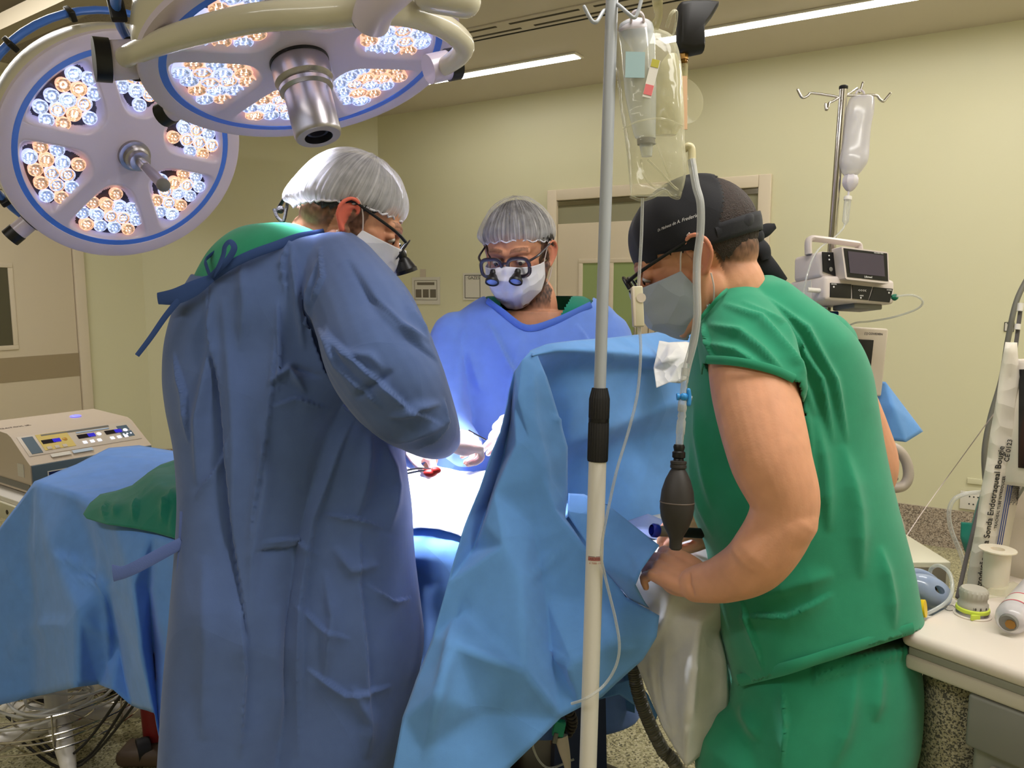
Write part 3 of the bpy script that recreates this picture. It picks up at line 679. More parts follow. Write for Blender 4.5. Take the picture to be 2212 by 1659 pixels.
def face_mask(M, parent, m, w=.075, top=-.006, bot=-.122, bulge=1.0, seed=0, ears=(1,-1)):
    vs_ = []; fs_ = []; nu, nv = 44, 34
    for j in range(nv+1):
        v = j/nv
        for i in range(nu+1):
            u = -1+2*i/nu; a = abs(u)
            zc = top+(bot-top)*v; z = zc-.006*a*(1-v)*1.0+a*a*.026*v+.006*(1-a)*(1-v)
            nosex = .134-.030*abs(v-.26)*1.3 if v < .38 else .1295-.058*((v-.38)/.62)**1.8
            sidex = .028-.0*v-.018*v
            x = sidex+(nosex*bulge-sidex)*(1-a**2.5)**.55 if a < 1 else sidex
            y = u*(w-.014*v*v)*(1 if v < .85 else 1-.2*(v-.85)/.15*a)
            x += .0022*math.sin(v*22+2*u)*(1-a)+.0012*math.sin(u*19+v*8+seed)
            vs_.append(M@Vector((x, y, z)))
    for j in range(nv):
        for i in range(nu): q = j*(nu+1)+i; fs_.append((q, q+1, q+nu+2, q+nu+1))
    me = bpy.data.meshes.new('face_mask'); me.from_pydata(vs_, [], fs_); me.update(); V, N = getV(me); setV(me, V+N*(.0012*crump(V, 40, seed, 5))[:, None]*1.5)
    o = attach(me, 'face_mask', m, parent, thick=.0012)
    for s in ears:
        MB().tube([M@Vector((.03,s*w,top-.006)), M@Vector((.018,s*.079,.012)), M@Vector((.004,s*.083,.03)), M@Vector((-.008,s*.089,.036))], .0014, 6, 6).build('ear_loop', M_elastic, o)
        MB().tube([M@Vector((.012,s*(w-.013),bot+.026)), M@Vector((-.006,s*.076,-.06)), M@Vector((-.012,s*.082,-.036))], .0014, 6, 6).build('ear_loop', M_elastic, o)
    return o
def eyes(M, parent):
    for s in (-1, 1):
        e = MB().ball((.0835,s*.031,.003), (.0118,.0118,.0085), M).build('eye', M_eye, parent)
        MB().ball((.0948,s*.031,-.001), (.002,.005,.005), M).build('iris', M_iris, e)
def glasses(M, parent, m, rim=.0022, w=.026, h=.021, loupe=None, x=.116, z=-.002, pitch=.1, side=(1,-1)):
    g = MB(); Mg = M@Matrix.Translation((x,0,z))@Matrix.Rotation(pitch, 4, 'Y')
    lenses = []
    for s in (-1, 1):
        pts = []
        for k in range(33):
            a = 2*math.pi*k/32; ca, sa = math.cos(a), math.sin(a); yy = s*.034+math.copysign(abs(ca)**.62, ca)*w; zz = math.copysign(abs(sa)**.7, sa)*h*(1.0 if sa > 0 else 1.0)-(.002 if sa < 0 else 0)
            pts.append((-.14*(abs(yy)**1.6), yy, zz))
        g.tube(pts, rim, 8, 1, Mg, flat=(1.0, 1.4), twist=None); lenses.append(pts)
    g.tube([(-.0005,-.009,.008), (.002,0,.011), (-.0005,.009,.008)], rim, 8, 4, Mg)
    o = g.build('eyeglass_frame', m, parent)
    for s in (-1, 1):
        MB().tube([Mg@Vector((-.006,s*.059,.012)), M@Vector((.085,s*.076,.016)), M@Vector((.02,s*.083,.024)), M@Vector((-.012,s*.086,.026)), M@Vector((-.03,s*.083,.006))], [.0035,.0032,.0028,.0026,.002], 8, 5).build('temple', m, o)
    for pts in lenses:
        b = MB(); c = np.mean(pts[:-1], axis=0); b.add([tuple(c)]+pts[:-1], [(0, 1+i, 1+(i+1) % 32) for i in range(32)], Mg); b.build('lens_pane', M_glass, o)
    if loupe:
        for s in (-1, 1):
            a = Mg@Vector((.002,s*.031,-.010)); dr = (M.to_3x3()@Vector((.72,-s*.05,-.70))).normalized(); k = M.to_scale().x*loupe
            q = MB(); Ml = zframe(a, dr); q.lathe([(.006*k, -.004*k), (.007*k, .003*k), (.0062*k, .005*k), (.0085*k, .008*k), (.0135*k, .020*k), (.0145*k, .021*k), (.0145*k, .026*k), (.012*k, .026*k), (.011*k, .023*k)], Ml, 28, cap=False)
            t = q.build('loupe_barrel', M_dark, o); MB().lathe([(.0118*k, .024*k), (.007*k, .0262*k), (.0004, .027*k)], Ml, 24).build('loupe_lens', mat('coated_lens', (150,170,215), .05, .4), t)
    return o
def add_hand(b, M, side=1, curl=(.5,.5,.5,.55), spread=.12, thumb=(.5,.4), k=1.0):
    """M: origin wrist, +X fingers, +Z back of the hand; side +1 right hand (thumb +Y)"""
    T = lambda *p: M@Vector((p[0]*k, p[1]*side*k, p[2]*k))
    yk = (.030, .010, -.010, -.029); L = (.074, .082, .076, .060); R = (.0092, .0095, .009, .0078); kx = (.092, .096, .091, .083)
    for i in range(4):
        b.tube([T(.0,yk[i]*.55,0), T(.04,yk[i]*.85,.004), T(kx[i],yk[i],.004)], [.0145*k,.0145*k,.0115*k], 12, 4, round_caps=True)
        p = Vector((kx[i], yk[i], .003)); an = 0; sp = (1.5-i)*spread*.6; pts = [p.copy()]; c = curl[i]
        for ln, q in ((.46, .9), (.30, 1.25), (.24, .8)):
            an += c*q; p = p+Vector((math.cos(an)*math.cos(sp), math.cos(an)*math.sin(sp), -math.sin(an)))*(L[i]*ln); pts.append(p.copy())
        b.tube([T(*q) for q in pts], [R[i]*1.1*k, R[i]*1.03*k, R[i]*.95*k, R[i]*.8*k], 12, 5, round_caps=True)
    b.ball(tuple(T(.045,.0,-.006)), (.034*k,.034*k,.015*k), None) if False else None
    b.tube([T(.01,.012,-.006), T(.04,.026,-.012), T(.068,.032,-.008)], [.016*k,.017*k,.012*k], 12, 4, round_caps=True)
    b.tube([T(.01,-.014,-.006), T(.045,-.022,-.010), T(.07,-.022,-.006)], [.014*k,.014*k,.011*k], 12, 4, round_caps=True)
    a, c = thumb; p0 = Vector((.022, .026, -.010)); d1 = Vector((math.cos(a), math.sin(a), -.25)); p1 = p0+d1*.045; d2 = Vector((math.cos(a-c*.5), math.sin(a-c*.5), -.35)); p2 = p1+d2*.032; d3 = Vector((math.cos(a-c), math.sin(a-c), -.4)); p3 = p2+d3*.026
    b.tube([T(*q) for q in (p0, p1, p2, p3)], [.0145*k,.012*k,.0108*k,.009*k], 12, 5, round_caps=True)
    return [T(kx[i]+.03, yk[i], .01) for i in range(4)]
def armtube(b, pts, r, seg=24):
    b.tube([tuple(P(*p)) for p in pts], r, seg, 8, round_caps=True)
def gownpost(me, seed, amp=.004, sc=4.5): return crumple_me(me, amp, sc, seed, stretch=(1,1,.55))
def hemband(parent, me_obj, name): pass

# ================= surgeon 1 (back to us, bending over the field)
c1 = P(640, 1100, 1.62)
S1 = thing('person', 'surgeon in dark blue gown seen from behind, bending over the lit operating site', 'person', (c1.x, c1.y, 0))
H1 = hframe(757, 476, 1.60, (.86,-.44,.26), (.44,.88,0), 1.03)
b = MB(); add_head(b, H1); neck(b, H1, [(688,505,1.60), (655,590,1.62)], .056)
b.rows([(535,540,760,1.62,.14), (600,470,800,1.62,.2), (800,430,790,1.63,.2), (1100,460,800,1.63,.22), (1400,450,820,1.62,.24)], 4, 32)
armtube(b, [(740,640,1.56), (840,800,1.46), (880,880,1.50), (945,945,1.66), (962,950,1.69)], [.055,.05,.046,.034,.028])
armtube(b, [(600,640,1.70), (760,850,1.84), (890,960,1.83), (920,990,1.83)], [.055,.048,.04,.03])
for lx in (560, 720): b.tube([P(lx,1380,1.62), P(lx-5,1660,1.62), (P(lx,1660,1.62).x, P(lx,1660,1.62).y+.02, .10)], [.085,.06,.045], 20, 6, round_caps=True)
me = solid(b, .0030, 3); col_ = paint(me, H1, (206,150,118), beard=.75, scalp=(86,62,46), ear=(232,106,92), beardcol=(62,44,42))
attach(me, 'body', M_skin, S1, colors=col_); eyes(H1, S1)
hair_cap(H1, S1, M_brow, side=.012, front=.052, low=-.02)
cap1 = bouffant(H1, S1, M_boufd, (.113,.091,.102), .046, .022, -.020, lobe=(math.pi*1.04, .016, .034), seed=4, pleat=56)
face_mask(H1, S1, M_mask, w=.070, seed=2)
g1 = glasses(H1, S1, M_dark, .0016, loupe=1.5, x=.118, z=-.004, pitch=.15)
MB().box((.132,0,-.032), (.014,.03,.018), H1, .003).build('loupe_mount', M_dark, g1)
# strap of the loupes, over the cap to a clip behind the nape
sp1 = MB().tube([H1@Vector((-.01,-.085,.026)), P(735,402,1.525), P(700,395,1.515), P(660,398,1.52), P(640,405,1.53), P(618,425,1.56), P(603,448,1.58), P(595,462,1.58)], .0042, 8, 6, flat=(1,.55)).build('loupe_strap', M_dark, S1)
MB().tube([P(592,452,1.58), P(600,470,1.575), P(612,478,1.57), P(618,455,1.57), P(622,430,1.565)], .0035, 8, 5).build('strap_cord', M_brow, sp1)
MB().ball(tuple(P(606,453,1.575)), (.008,.006,.008)).build('strap_bead', M_brow, sp1)
# green scrub under the gown
b = MB(); b.rows([(486,575,640,1.60,.06), (500,520,700,1.60,.15), (530,478,745,1.60,.21), (575,446,770,1.61,.255), (650,415,790,1.61,.28), (760,400,800,1.62,.29)], 6, 48, tilt=-.12)
me = solid(b, .005, 6); crumple_me(me, .003, 7, 3); cut(me, lambda C, N: (lambda q: ((C-np.array(P(690,490,1.60)))**2).sum(1) < .066**2)(0)); attach(me, 'scrub_top', M_scrub, S1)
# gown: back panel, front panel and right sleeve grown together
b = MB()
b.rows([(508,640,735,1.60,.14), (528,520,790,1.60,.22), (560,455,815,1.61,.27), (610,418,800,1.61,.30), (660,394,790,1.61,.31), (730,375,780,1.62,.32), (800,372,775,1.62,.33), (870,380,770,1.62,.34), (960,400,745,1.62,.35), (1060,409,715,1.62,.36), (1160,408,690,1.62,.37), (1260,402,672,1.61,.38), (1380,390,665,1.61,.38), (1500,380,660,1.60,.38), (1659,369,648,1.60,.38), (1850,362,640,1.60,.37)], 6, 72, 2.5)
b.rows([(700,560,790,1.66,.26), (850,560,835,1.66,.28), (920,560,862,1.66,.30), (1000,560,872,1.66,.31), (1100,560,886,1.66,.32), (1200,560,892,1.66,.33), (1300,560,904,1.65,.34), (1390,560,913,1.65,.34), (1450,560,905,1.65,.34), (1560,560,880,1.64,.34), (1659,560,854,1.64,.34), (1850,560,840,1.64,.33)], 6, 64, 2.5)
armtube(b, [(730,585,1.55), (790,688,1.47), (825,775,1.43), (868,850,1.44), (915,910,1.52), (945,942,1.62), (958,948,1.66)], [.082,.098,.102,.092,.070,.050,.038])
armtube(b, [(600,640,1.72), (740,800,1.83), (850,930,1.83), (900,975,1.83)], [.08,.08,.065,.045])
me = solid(b, .0042, 4); gownpost(me, 11, .014, 3.0); crumple_me(me, .004, 9, 77, stretch=(1,1,.6))
folds(me, [('s', [(690,560),(672,640),(668,720),(690,800),(740,880),(800,930)], 26, .012), ('s', [(765,900),(735,970),(705,1060),(682,1120),(668,1200),(655,1300),(650,1420),(648,1640)], 30, .010),
 ('r', [(445,620),(455,760),(430,900),(425,1050)], 12, .010), ('r', [(480,640),(500,800),(510,980),(500,1180)], 18, .008), ('s', [(452,600),(448,700),(470,860),(482,1000),(500,1180),(540,1400)], 22, -.012),
 ('r', [(628,520),(640,640),(655,760)], 8, .008), ('r', [(560,900),(575,1040),(545,1200),(540,1330)], 14, .006), ('s', [(598,700),(590,820),(575,950),(548,1100),(540,1180)], 16, .006),
 ('s', [(655,680),(760,770),(880,880),(955,915)], 24, .010), ('r', [(770,860),(850,800)], 10, -.006), ('r', [(740,760),(800,770),(830,800)], 10, .006), ('s', [(960,860),(955,915),(900,975)], 14, .010),
 ('r', [(580,830),(625,795),(660,850)], 9, .009), ('r', [(620,790),(650,800),(690,815)], 7, -.006), ('s', [(580,880),(640,860),(700,880)], 14, .005),
 ('s', [(560,1170),(640,1160),(690,1200)], 16, .005), ('s', [(545,1190),(620,1185),(650,1170)], 14, -.005), ('s', [(700,1110),(770,1120),(830,1140)], 14, .008), ('r', [(720,1180),(760,1230),(820,1220)], 14, .007),
 ('s', [(780,1140),(775,1250),(790,1400),(800,1600)], 22, .008), ('r', [(830,950),(850,1050),(840,1150)], 16, .010), ('r', [(800,930),(790,1030),(770,1120)], 14, .009), ('r', [(600,1300),(590,1420),(600,1600)], 22, .007), ('r', [(440,1200),(450,1400),(440,1600)], 26, .008), ('s', [(640,1300),(700,1360),(760,1380)], 18, .006), ('s', [(700,700),(740,790),(830,880)], 30, .008), ('s', [(750,560),(800,640),(880,720),(955,790)], 40, -.008), ('r', [(800,640),(860,700),(930,740)], 8, .006), ('r', [(870,620),(890,680),(940,745)], 7, .007), ('s', [(690,530),(700,600),(665,680)], 8, .006), ('s', [(630,510),(610,570),(620,640)], 7, .006), ('r', [(840,900),(900,880),(950,870)], 9, .007), ('r', [(850,960),(910,930),(960,900)], 9, .006), ('s', [(375,760),(400,850),(410,960)], 14, .008), ('s', [(420,1080),(470,1000),(500,930)], 12, .005), ('r', [(520,560),(530,660),(520,760)], 14, .006), ('s', [(600,640),(605,760),(600,860)], 12, .007), ('s', [(520,1300),(530,1450),(520,1640)], 18, .007), ('r', [(700,1230),(720,1330),(700,1480)], 12, .007), ('s', [(790,1260),(850,1300),(890,1290)], 12, .007), ('r', [(760,1480),(800,1560),(790,1640)], 14, .007), ('s', [(660,1440),(750,1500),(850,1480)], 20, .007)])
V_, _n = getV(me); neckpoly = [(700,503), (645,512), (595,530), (545,548), (500,570), (455,600), (400,590), (420,380), (760,380), (745,500)]
cut(me, lambda C, N: (lambda q: inpoly(q[0], q[1], neckpoly))(proj(C)))
gown1 = attach(me, 'surgical_gown', M_gown, S1)
# collar binding, ties
M_bind = mat('gown_binding', (46,72,128), .85, bump=(700,.3,.0006))
MB().tube([P(700,503,1.535), P(645,513,1.50), P(595,531,1.468), P(545,549,1.452), P(500,571,1.45), P(455,601,1.465)], .0085, 10, 5, flat=(1,.3), twist=(0,0,1)).build('neck_binding', M_bind, gown1)
MB().tube([P(455,600,1.46), P(470,580,1.44), P(482,552,1.44), P(486,532,1.44), P(497,522,1.44), P(506,535,1.44), P(496,556,1.44), P(478,576,1.44), P(456,598,1.45)], .006, 8, 5, flat=(1,.25)).build('tie_bow', M_bind, gown1)
MB().tube([P(458,600,1.455), P(420,622,1.45), P(380,640,1.45), P(341,645,1.46)], [.007,.014,.015,.011], 10, 5, flat=(1,.15), twist=(0,0,1)).build('tie_tail', M_bind, gown1)
MB().tube([P(400,632,1.45), P(360,680,1.45), P(325,730,1.45), P(296,768,1.45)], [.006,.0055,.005,.0045], 8, 5, flat=(1,.25)).build('tie_tail', M_bind, gown1)
MB().tube([P(455,600,1.46), P(446,575,1.47), P(445,560,1.49), P(470,540,1.53)], .006, 8, 5, flat=(1,.3)).build('neck_binding', M_bind, gown1)
M_belt = mat('waist_tie', (92,112,176), .85, bump=(500,.4,.001))
MB().tube([P(394,1172,1.47), P(350,1195,1.46), P(300,1222,1.45), P(268,1236,1.45), P(244,1238,1.45)], [.011,.012,.012,.012,.017], 10, 5, flat=(1,.12), twist=(0,0,1)).build('waist_tie', M_belt, gown1)
MB().tube([P(402,1105,1.475), P(396,1250,1.47), P(388,1450,1.465), P(384,1700,1.46)], [.012,.014,.022,.03], 10, 5, flat=(1,.12), twist=(1,0,0)).build('gown_edge', M_belt, gown1)
# gloves
b = MB(); Mh = frame(P(962,950,1.69), P(1022,958,1.745)-P(962,950,1.69), z=UP*.8-FW*.55); add_hand(b, Mh, 1, (.8,.85,.9,.95), .1, (.7,.7), .95)
b.tube([P(930,930,1.63), P(966,950,1.70)], [.03,.030], 20, 2); me = solid(b, .0028, 3); crumple_me(me, .001, 50, 5); attach(me, 'glove', M_glove, S1)
b = MB(); Mh = frame(P(880,965,1.80), P(925,990,1.79)-P(880,965,1.80), z=UP); add_hand(b, Mh, -1, (.9,.95,1.0,1.0), .05, (.5,.9), .72); me = solid(b, .003, 3); attach(me, 'glove', M_glove, S1)
MB().tube([P(945,952,1.66), P(958,952,1.68), P(966,953,1.70)], [.033,.032,.031], 24, 3).build('knit_cuff', mat('knit_cuff', (206,200,196), .9, bump=(260,.9,.002)), gown1)
for lx in (560, 720):
    q = P(lx,1660,1.62); sh = MB(); sh.tube([(q.x-.02,q.y-.08,.045), (q.x,q.y+.04,.05), (q.x+.04,q.y+.16,.035)], [.04,.046,.036], 16, 5, flat=(1,1), round_caps=True); sh.build('shoe', M_dark, S1)

# ================= surgeon 2 (faces us)
c2 = P(1145, 1000, 2.12)
S2 = thing('person', 'surgeon facing us in bright blue gown with mask and magnifying loupes', 'person', (c2.x, c2.y, 0))
H2 = hframe(1120, 549, 2.08, (-.27,-.36,-.89), (-.10,.92,-.38), 1.10)
b = MB(); add_head(b, H2); neck(b, H2, [(1160,650,2.12), (1158,735,2.14)], .058)
b.rows([(672,1080,1240,2.12,.15), (700,1020,1290,2.14,.2), (760,980,1320,2.15,.22), (1000,970,1320,2.16,.22), (1300,980,1320,2.16,.24)], 4, 32)
armtube(b, [(975,750,2.14), (950,900,2.05), (1000,985,1.92)], [.05,.046,.03]); armtube(b, [(1320,750,2.14), (1335,930,2.05), (1180,965,1.95), (1112,940,1.9)], [.05,.046,.038,.03])
for lx in (1090, 1230): b.tube([P(lx,1280,2.14), (P(lx,1280,2.14).x, P(lx,1280,2.14).y, .10)], [.085,.045], 20, 6, round_caps=True)
me = solid(b, .0032, 3); col_ = paint(me, H2, (200,142,112), beard=.95, scalp=(30,24,26), beardcol=(30,24,28))
attach(me, 'body', M_skin, S2, colors=col_); eyes(H2, S2)
hair_cap(H2, S2, M_brow, r=(.109,.090,.101), side=.03, front=.076, low=-.035)
bouffant(H2, S2, M_bouf, (.116,.098,.110), .056, .030, -.01, lobe=(-1.4,.012,.006), seed=9, pleat=44, ramp=.012)
face_mask(H2, S2, M_mask, w=.074, seed=6)
glasses(H2, S2, mat('dark_purple_frame', (44,36,46), .3), .0034, w=.0265, h=.0215, loupe=1.15, x=.122, z=-.004, pitch=.12)
b = MB(); b.rows([(640,1050,1265,2.11,.14), (665,1015,1310,2.11,.19), (700,985,1330,2.12,.23), (780,970,1340,2.13,.25), (900,960,1350,2.14,.26)], 6, 48)
me = solid(b, .005, 5); vp = [(1060,560), (1084,672), (1112,722), (1190,722), (1245,632), (1250,560)]
cut(me, lambda C, N: (lambda q: inpoly(q[0], q[1], vp) & (N[:, 1] < .3))(proj(C))); attach(me, 'scrub_top', M_scrubd, S2)
b = MB()
b.rows([(640,1040,1280,2.11,.17), (662,1005,1322,2.11,.225), (690,972,1345,2.12,.26), (730,948,1362,2.12,.28), (800,938,1372,2.12,.30), (900,930,1372,2.12,.31), (1020,930,1375,2.12,.33), (1200,925,1380,2.12,.34), (1500,915,1390,2.12,.34), (1560,912,1392,2.12,.33)], 6, 64, 2.4)
armtube(b, [(985,735,2.10), (958,850,2.04), (962,930,1.96), (1000,980,1.90)], [.078,.078,.066,.05]); armtube(b, [(1312,735,2.10), (1340,850,2.05), (1300,945,2.02), (1190,960,1.95), (1130,945,1.9)], [.078,.078,.066,.055,.045])
me = solid(b, .005, 5); gownpost(me, 23, .010, 3.5)
folds(me, [('s', [(1050,690),(1100,790),(1140,860)], 20, .008), ('r', [(1130,720),(1110,800),(1090,880)], 16, .006), ('r', [(1000,700),(985,800),(990,900)], 14, .007), ('s', [(1250,700),(1290,760),(1300,850)], 16, .006), ('r', [(1010,760),(1040,860)], 12, .006)])
np2 = [(1045,643), (1085,672), (1137,708), (1200,694), (1285,655), (1300,560), (1030,560)]
cut(me, lambda C, N: (lambda q: inpoly(q[0], q[1], np2) & (q[2] < 2.16))(proj(C))); gown2 = attach(me, 'surgical_gown', M_gown2, S2)
V2, _ = getV(gown2.data); V2 = V2+np.array(gown2['org']); q2 = proj(V2)
def onsurf(V, q, px, py, off=.002):
    k = (np.abs(q[0]-px) < 9) & (np.abs(q[1]-py) < 9)
    if not k.any(): k = (np.abs(q[0]-px) < 25) & (np.abs(q[1]-py) < 25)
    d = q[2][k].min() if k.any() else np.median(q[2]); return P(px, py, d-off)
MB().tube([onsurf(V2, q2, *p) for p in ((1050,650), (1085,676), (1137,711), (1200,697), (1283,659))], .009, 8, 5, flat=(1,.3), twist=(0,0,1)).build('neck_binding', mat('blue_binding', (78,112,196), .85, bump=(600,.5,.001)), gown2)
b = MB(); Mh = frame(P(1158,915,1.84), P(1075,945,1.79)-P(1158,915,1.84), z=UP*.6-FW*.8); add_hand(b, Mh, 1, (.25,.35,.7,.9), .06, (.5,.6), .95); me = solid(b, .0028, 3); attach(me, 'glove', M_glove, S2)
for lx in (1090, 1230):
    q = P(lx,1280,2.14); MB().tube([(q.x,q.y+.06,.045), (q.x,q.y-.04,.05), (q.x,q.y-.16,.035)], [.04,.046,.036], 16, 5, round_caps=True).build('shoe', M_dark, S2)

S2.location.y += .07
# ================= anaesthetist (green scrubs)
c3 = P(1740, 1200, 1.45)
S3 = thing('person', 'anaesthetist in green scrubs and black tied cap, leaning in with bare arms', 'person', (c3.x, c3.y, 0))
H3 = hframe(1505, 556, 1.36, (-.86,-.40,.30), (-.42,.90,0), 1.04)
b = MB(); add_head(b, H3); neck(b, H3, [(1575,650,1.385), (1625,725,1.42)], .062)
b.rows([(640,1580,1690,1.42,.14), (700,1555,1740,1.43,.2), (800,1560,1790,1.44,.2), (1000,1580,1820,1.45,.2), (1350,1680,1880,1.45,.22)], 4, 32)
armtube(b, [(1615,745,1.285), (1630,850,1.24), (1662,985,1.205), (1694,1100,1.20), (1640,1205,1.22), (1570,1248,1.27), (1505,1262,1.315)], [.067,.0675,.063,.052,.049,.040,.031], 28)
b.tube([P(1640,1195,1.21), P(1705,1125,1.19)], [.045,.043], 20, 2, round_caps=True)
Mh = frame(P(1512,1262,1.315), P(1408,1208,1.42)-P(1512,1262,1.315), z=-FW*.8+UP*.6); add_hand(b, Mh, -1, (.35,.4,.45,.5), .12, (.45,.5), 1.04)
armtube(b, [(1790,790,1.52), (1860,930,1.56), (1886,1010,1.575), (1850,1060,1.60), (1700,1110,1.60), (1560,1130,1.58)], [.06,.052,.048,.046,.042,.030], 24)
Mh = frame(P(1560,1130,1.58), P(1480,1130,1.55)-P(1560,1130,1.58), z=UP*.7-FW*.7); add_hand(b, Mh, 1, (.6,.7,.8,.9), .08, (.3,.5), 1.0)
for lx in (1690, 1840): b.tube([P(lx,1400,1.46), (P(lx,1450,1.45).x, P(lx,1450,1.45).y, .10)], [.06,.04], 20, 6, round_caps=True)
me = solid(b, .0030, 3)
folds(me, [('r', [(1490,1235),(1487,1262),(1500,1290)], 4, -.003), ('r', [(1392,1205),(1420,1215)], 3, -.002), ('r', [(1398,1228),(1425,1236)], 3, -.002)])
col_ = paint(me, H3, (222,162,128), beard=.12, scalp=(50,36,28), ear=(212,136,110)); attach(me, 'body', M_skin, S3, colors=col_); eyes(H3, S3)
hair_cap(H3, S3, M_hair, r=(.106,.083,.095), side=.004, front=.056, low=-.052, jag=.010)
face_mask(H3, S3, M_maskb, w=.072, seed=8)
glasses(H3, S3, M_dark, .0024, w=.0265, h=.0225, x=.120, z=-.002, pitch=.1)
# tied cap with an opening at the back
def tied_cap(M, parent):
    vs_ = []; fs_ = []; na, ne = 120, 26; r = (.111,.086,.099)
    for i in range(ne+1):
        t = i/ne
        for k in range(na):
            az = 2*math.pi*k/na; cf = math.cos(az); zr = .006+(.045-.006)*max(cf, 0)+(.012)*min(cf, 0)
            if cf > .6: zr -= .012
            e0 = math.asin((zr-.035)/r[2]); e = e0+(math.pi/2-e0)*t; x = r[0]*math.cos(e)*cf; y = r[1]*math.cos(e)*math.sin(az); z = r[2]*math.sin(e)
            bul = 1+.045*math.exp(-((t-.55)/.25)**2)*(cf > -.3)
            q = 1+.012*math.sin(az*9+t*5)*t*(1-t)*4
            vs_.append(M@Vector((-.012+x*q*bul, y*q, .035+z*q)))
    for i in range(ne):
        for k in range(na):
            az = 2*math.pi*(k+.5)/na; d = abs((az-math.pi+math.pi) % (2*math.pi)-math.pi); d = abs(az-math.pi); t = (i+.5)/ne
            if .17 < t < .80 and d < 1.12*(1-(t-.17)/.63)**.75+.06: continue
            k2 = (k+1) % na; fs_.append((i*na+k, i*na+k2, (i+1)*na+k2, (i+1)*na+k))
    me = bpy.data.meshes.new('cap'); me.from_pydata(vs_, [], fs_); me.update(); crumple_me(me, .002, 22, 4); return attach(me, 'scrub_cap', M_navy, parent, thick=.002)
cap3 = tied_cap(H3, S3); 
kn = P(1632,512,1.42)
MB().ball(tuple(kn), (.016,.014,.018)).build('cap_knot', M_navy, cap3)
MB().tube([kn, P(1655,497,1.42), P(1675,488,1.42)], [.009,.012,.005], 8, 5, flat=(1,.35), twist=(0,0,1)).build('cap_tie', M_navy, cap3)
MB().tube([kn, P(1640,545,1.42), P(1662,580,1.42), P(1690,611,1.43)], [.012,.016,.017,.012], 8, 5, flat=(1,.3), twist=(1,0,0)).build('cap_tie', M_navy, cap3)
MB().tube([kn, P(1648,535,1.41), P(1656,560,1.41)], [.009,.013,.009], 8, 5, flat=(1,.3), twist=(1,0,0)).build('cap_tie', M_navy, cap3)
MB().tube([H3@Vector((-.045,.080,.018)), H3@Vector((-.085,.060,.015)), H3@Vector((-.106,.03,.012)), kn], .010, 10, 5, flat=(1,.3), twist=(0,0,1)).build('cap_band', M_navy, cap3)
# embroidered name on the cap
def capwarp(V):
    Mi = np.array(H3.inverted()); Mf = np.array(H3); out = V.copy(); Q = V@Mi[:3, :3].T+Mi[:3, 3]
    r = np.array((.1165,.0905,.1035)); c = np.array((-.012,0,.035)); D = Q-c; D[:, 1] = np.abs(D[:, 1])+.02; k = 1/np.sqrt(((D/r)**2).sum(1)); Q = c+D*k[:, None]*1.012; return Q@Mf[:3, :3].T+Mf[:3, 3]
Mt = frame(P(1430,469,1.25), P(1466,463,1.25)-P(1392,480,1.25), UP)
text('Dr. Matheus de A. Frederico', .0118, Mt, M_wink, cap3, 'embroidery', shear=.35, warp=capwarp, ext=0)
# tunic
b = MB()
b.rows([(598,1625,1662,1.40,.08), (615,1575,1690,1.40,.17), (640,1545,1722,1.40,.21), (680,1516,1776,1.41,.26), (730,1500,1826,1.42,.29), (790,1494,1856,1.43,.30), (860,1490,1870,1.44,.31), (950,1484,1884,1.45,.32), (1040,1486,1902,1.45,.33), (1120,1505,1922,1.45,.33), (1200,1535,1942,1.45,.33), (1290,1548,1958,1.45,.34), (1370,1562,1974,1.45,.35), (1450,1580,1985,1.45,.35), (1520,1590,1990,1.45,.34)], 6, 80, 2.4, tilt=-.05)
armtube(b, [(1590,700,1.33), (1608,745,1.30), (1622,800,1.27), (1630,835,1.25)], [.07,.076,.079,.078], 32)
armtube(b, [(1765,755,1.49), (1798,812,1.53), (1814,848,1.545)], [.075,.064,.060], 28)
me = solid(b, .0042, 5); crumple_me(me, .003, 5, 31, stretch=(1,1,.4))
folds(me, [('r', [(1560,655),(1640,690),(1720,790),(1760,900)], 9, .008), ('r', [(1600,650),(1690,700),(1770,820),(1800,960)], 8, .007), ('r', [(1650,640),(1740,710),(1800,820),(1830,960)], 8, .007), ('r', [(1530,700),(1600,720),(1690,800)], 8, .007), ('r', [(1520,740),(1590,760),(1650,800)], 7, .006),
 ('s', [(1519,690),(1530,730),(1548,785)], 10, .006), ('r', [(1760,900),(1780,1020),(1790,1150)], 16, .007), ('r', [(1820,960),(1850,1100),(1860,1250)], 18, .007), ('r', [(1730,830),(1745,950),(1740,1100)], 14, .006), ('r', [(1640,1290),(1720,1260),(1800,1240)], 22, .006), ('s', [(1600,1330),(1700,1330),(1800,1280)], 24, .007), ('r', [(1500,860),(1520,980),(1540,1100)], 12, .007), ('r', [(1490,950),(1505,1060),(1540,1160)], 9, .006), ('r', [(1900,1180),(1920,1280),(1930,1360)], 12, .006), ('s', [(1600,1290),(1640,1400),(1650,1450)], 16, .006)])
hem = [(1480,1478), (1595,1480), (1700,1450), (1850,1402), (1979,1362), (2100,1330), (2100,1700), (1400,1700)]
slv = [(1520,783), (1560,785), (1620,792), (1680,808), (1728,826), (1740,900), (1500,900)]
def tcut(C, N):
    px, py, d = proj(C); a = inpoly(px, py, hem); s = inpoly(px, py, slv) & (d < 1.335)
    nk = ((C-np.array(P(1572,630,1.385)))**2).sum(1) < .068**2
    nk |= inpoly(px, py, [(1640,592), (1612,601), (1562,628), (1521,671), (1505,690), (1440,680), (1480,560), (1640,560)]) & (d < 1.5)
    return a | s | nk
cut(me, tcut); tun = attach(me, 'scrub_tunic', M_scrub, S3, thick=.002)
V3, _ = getV(tun.data); V3 = V3+np.array(tun['org']); q3 = proj(V3)
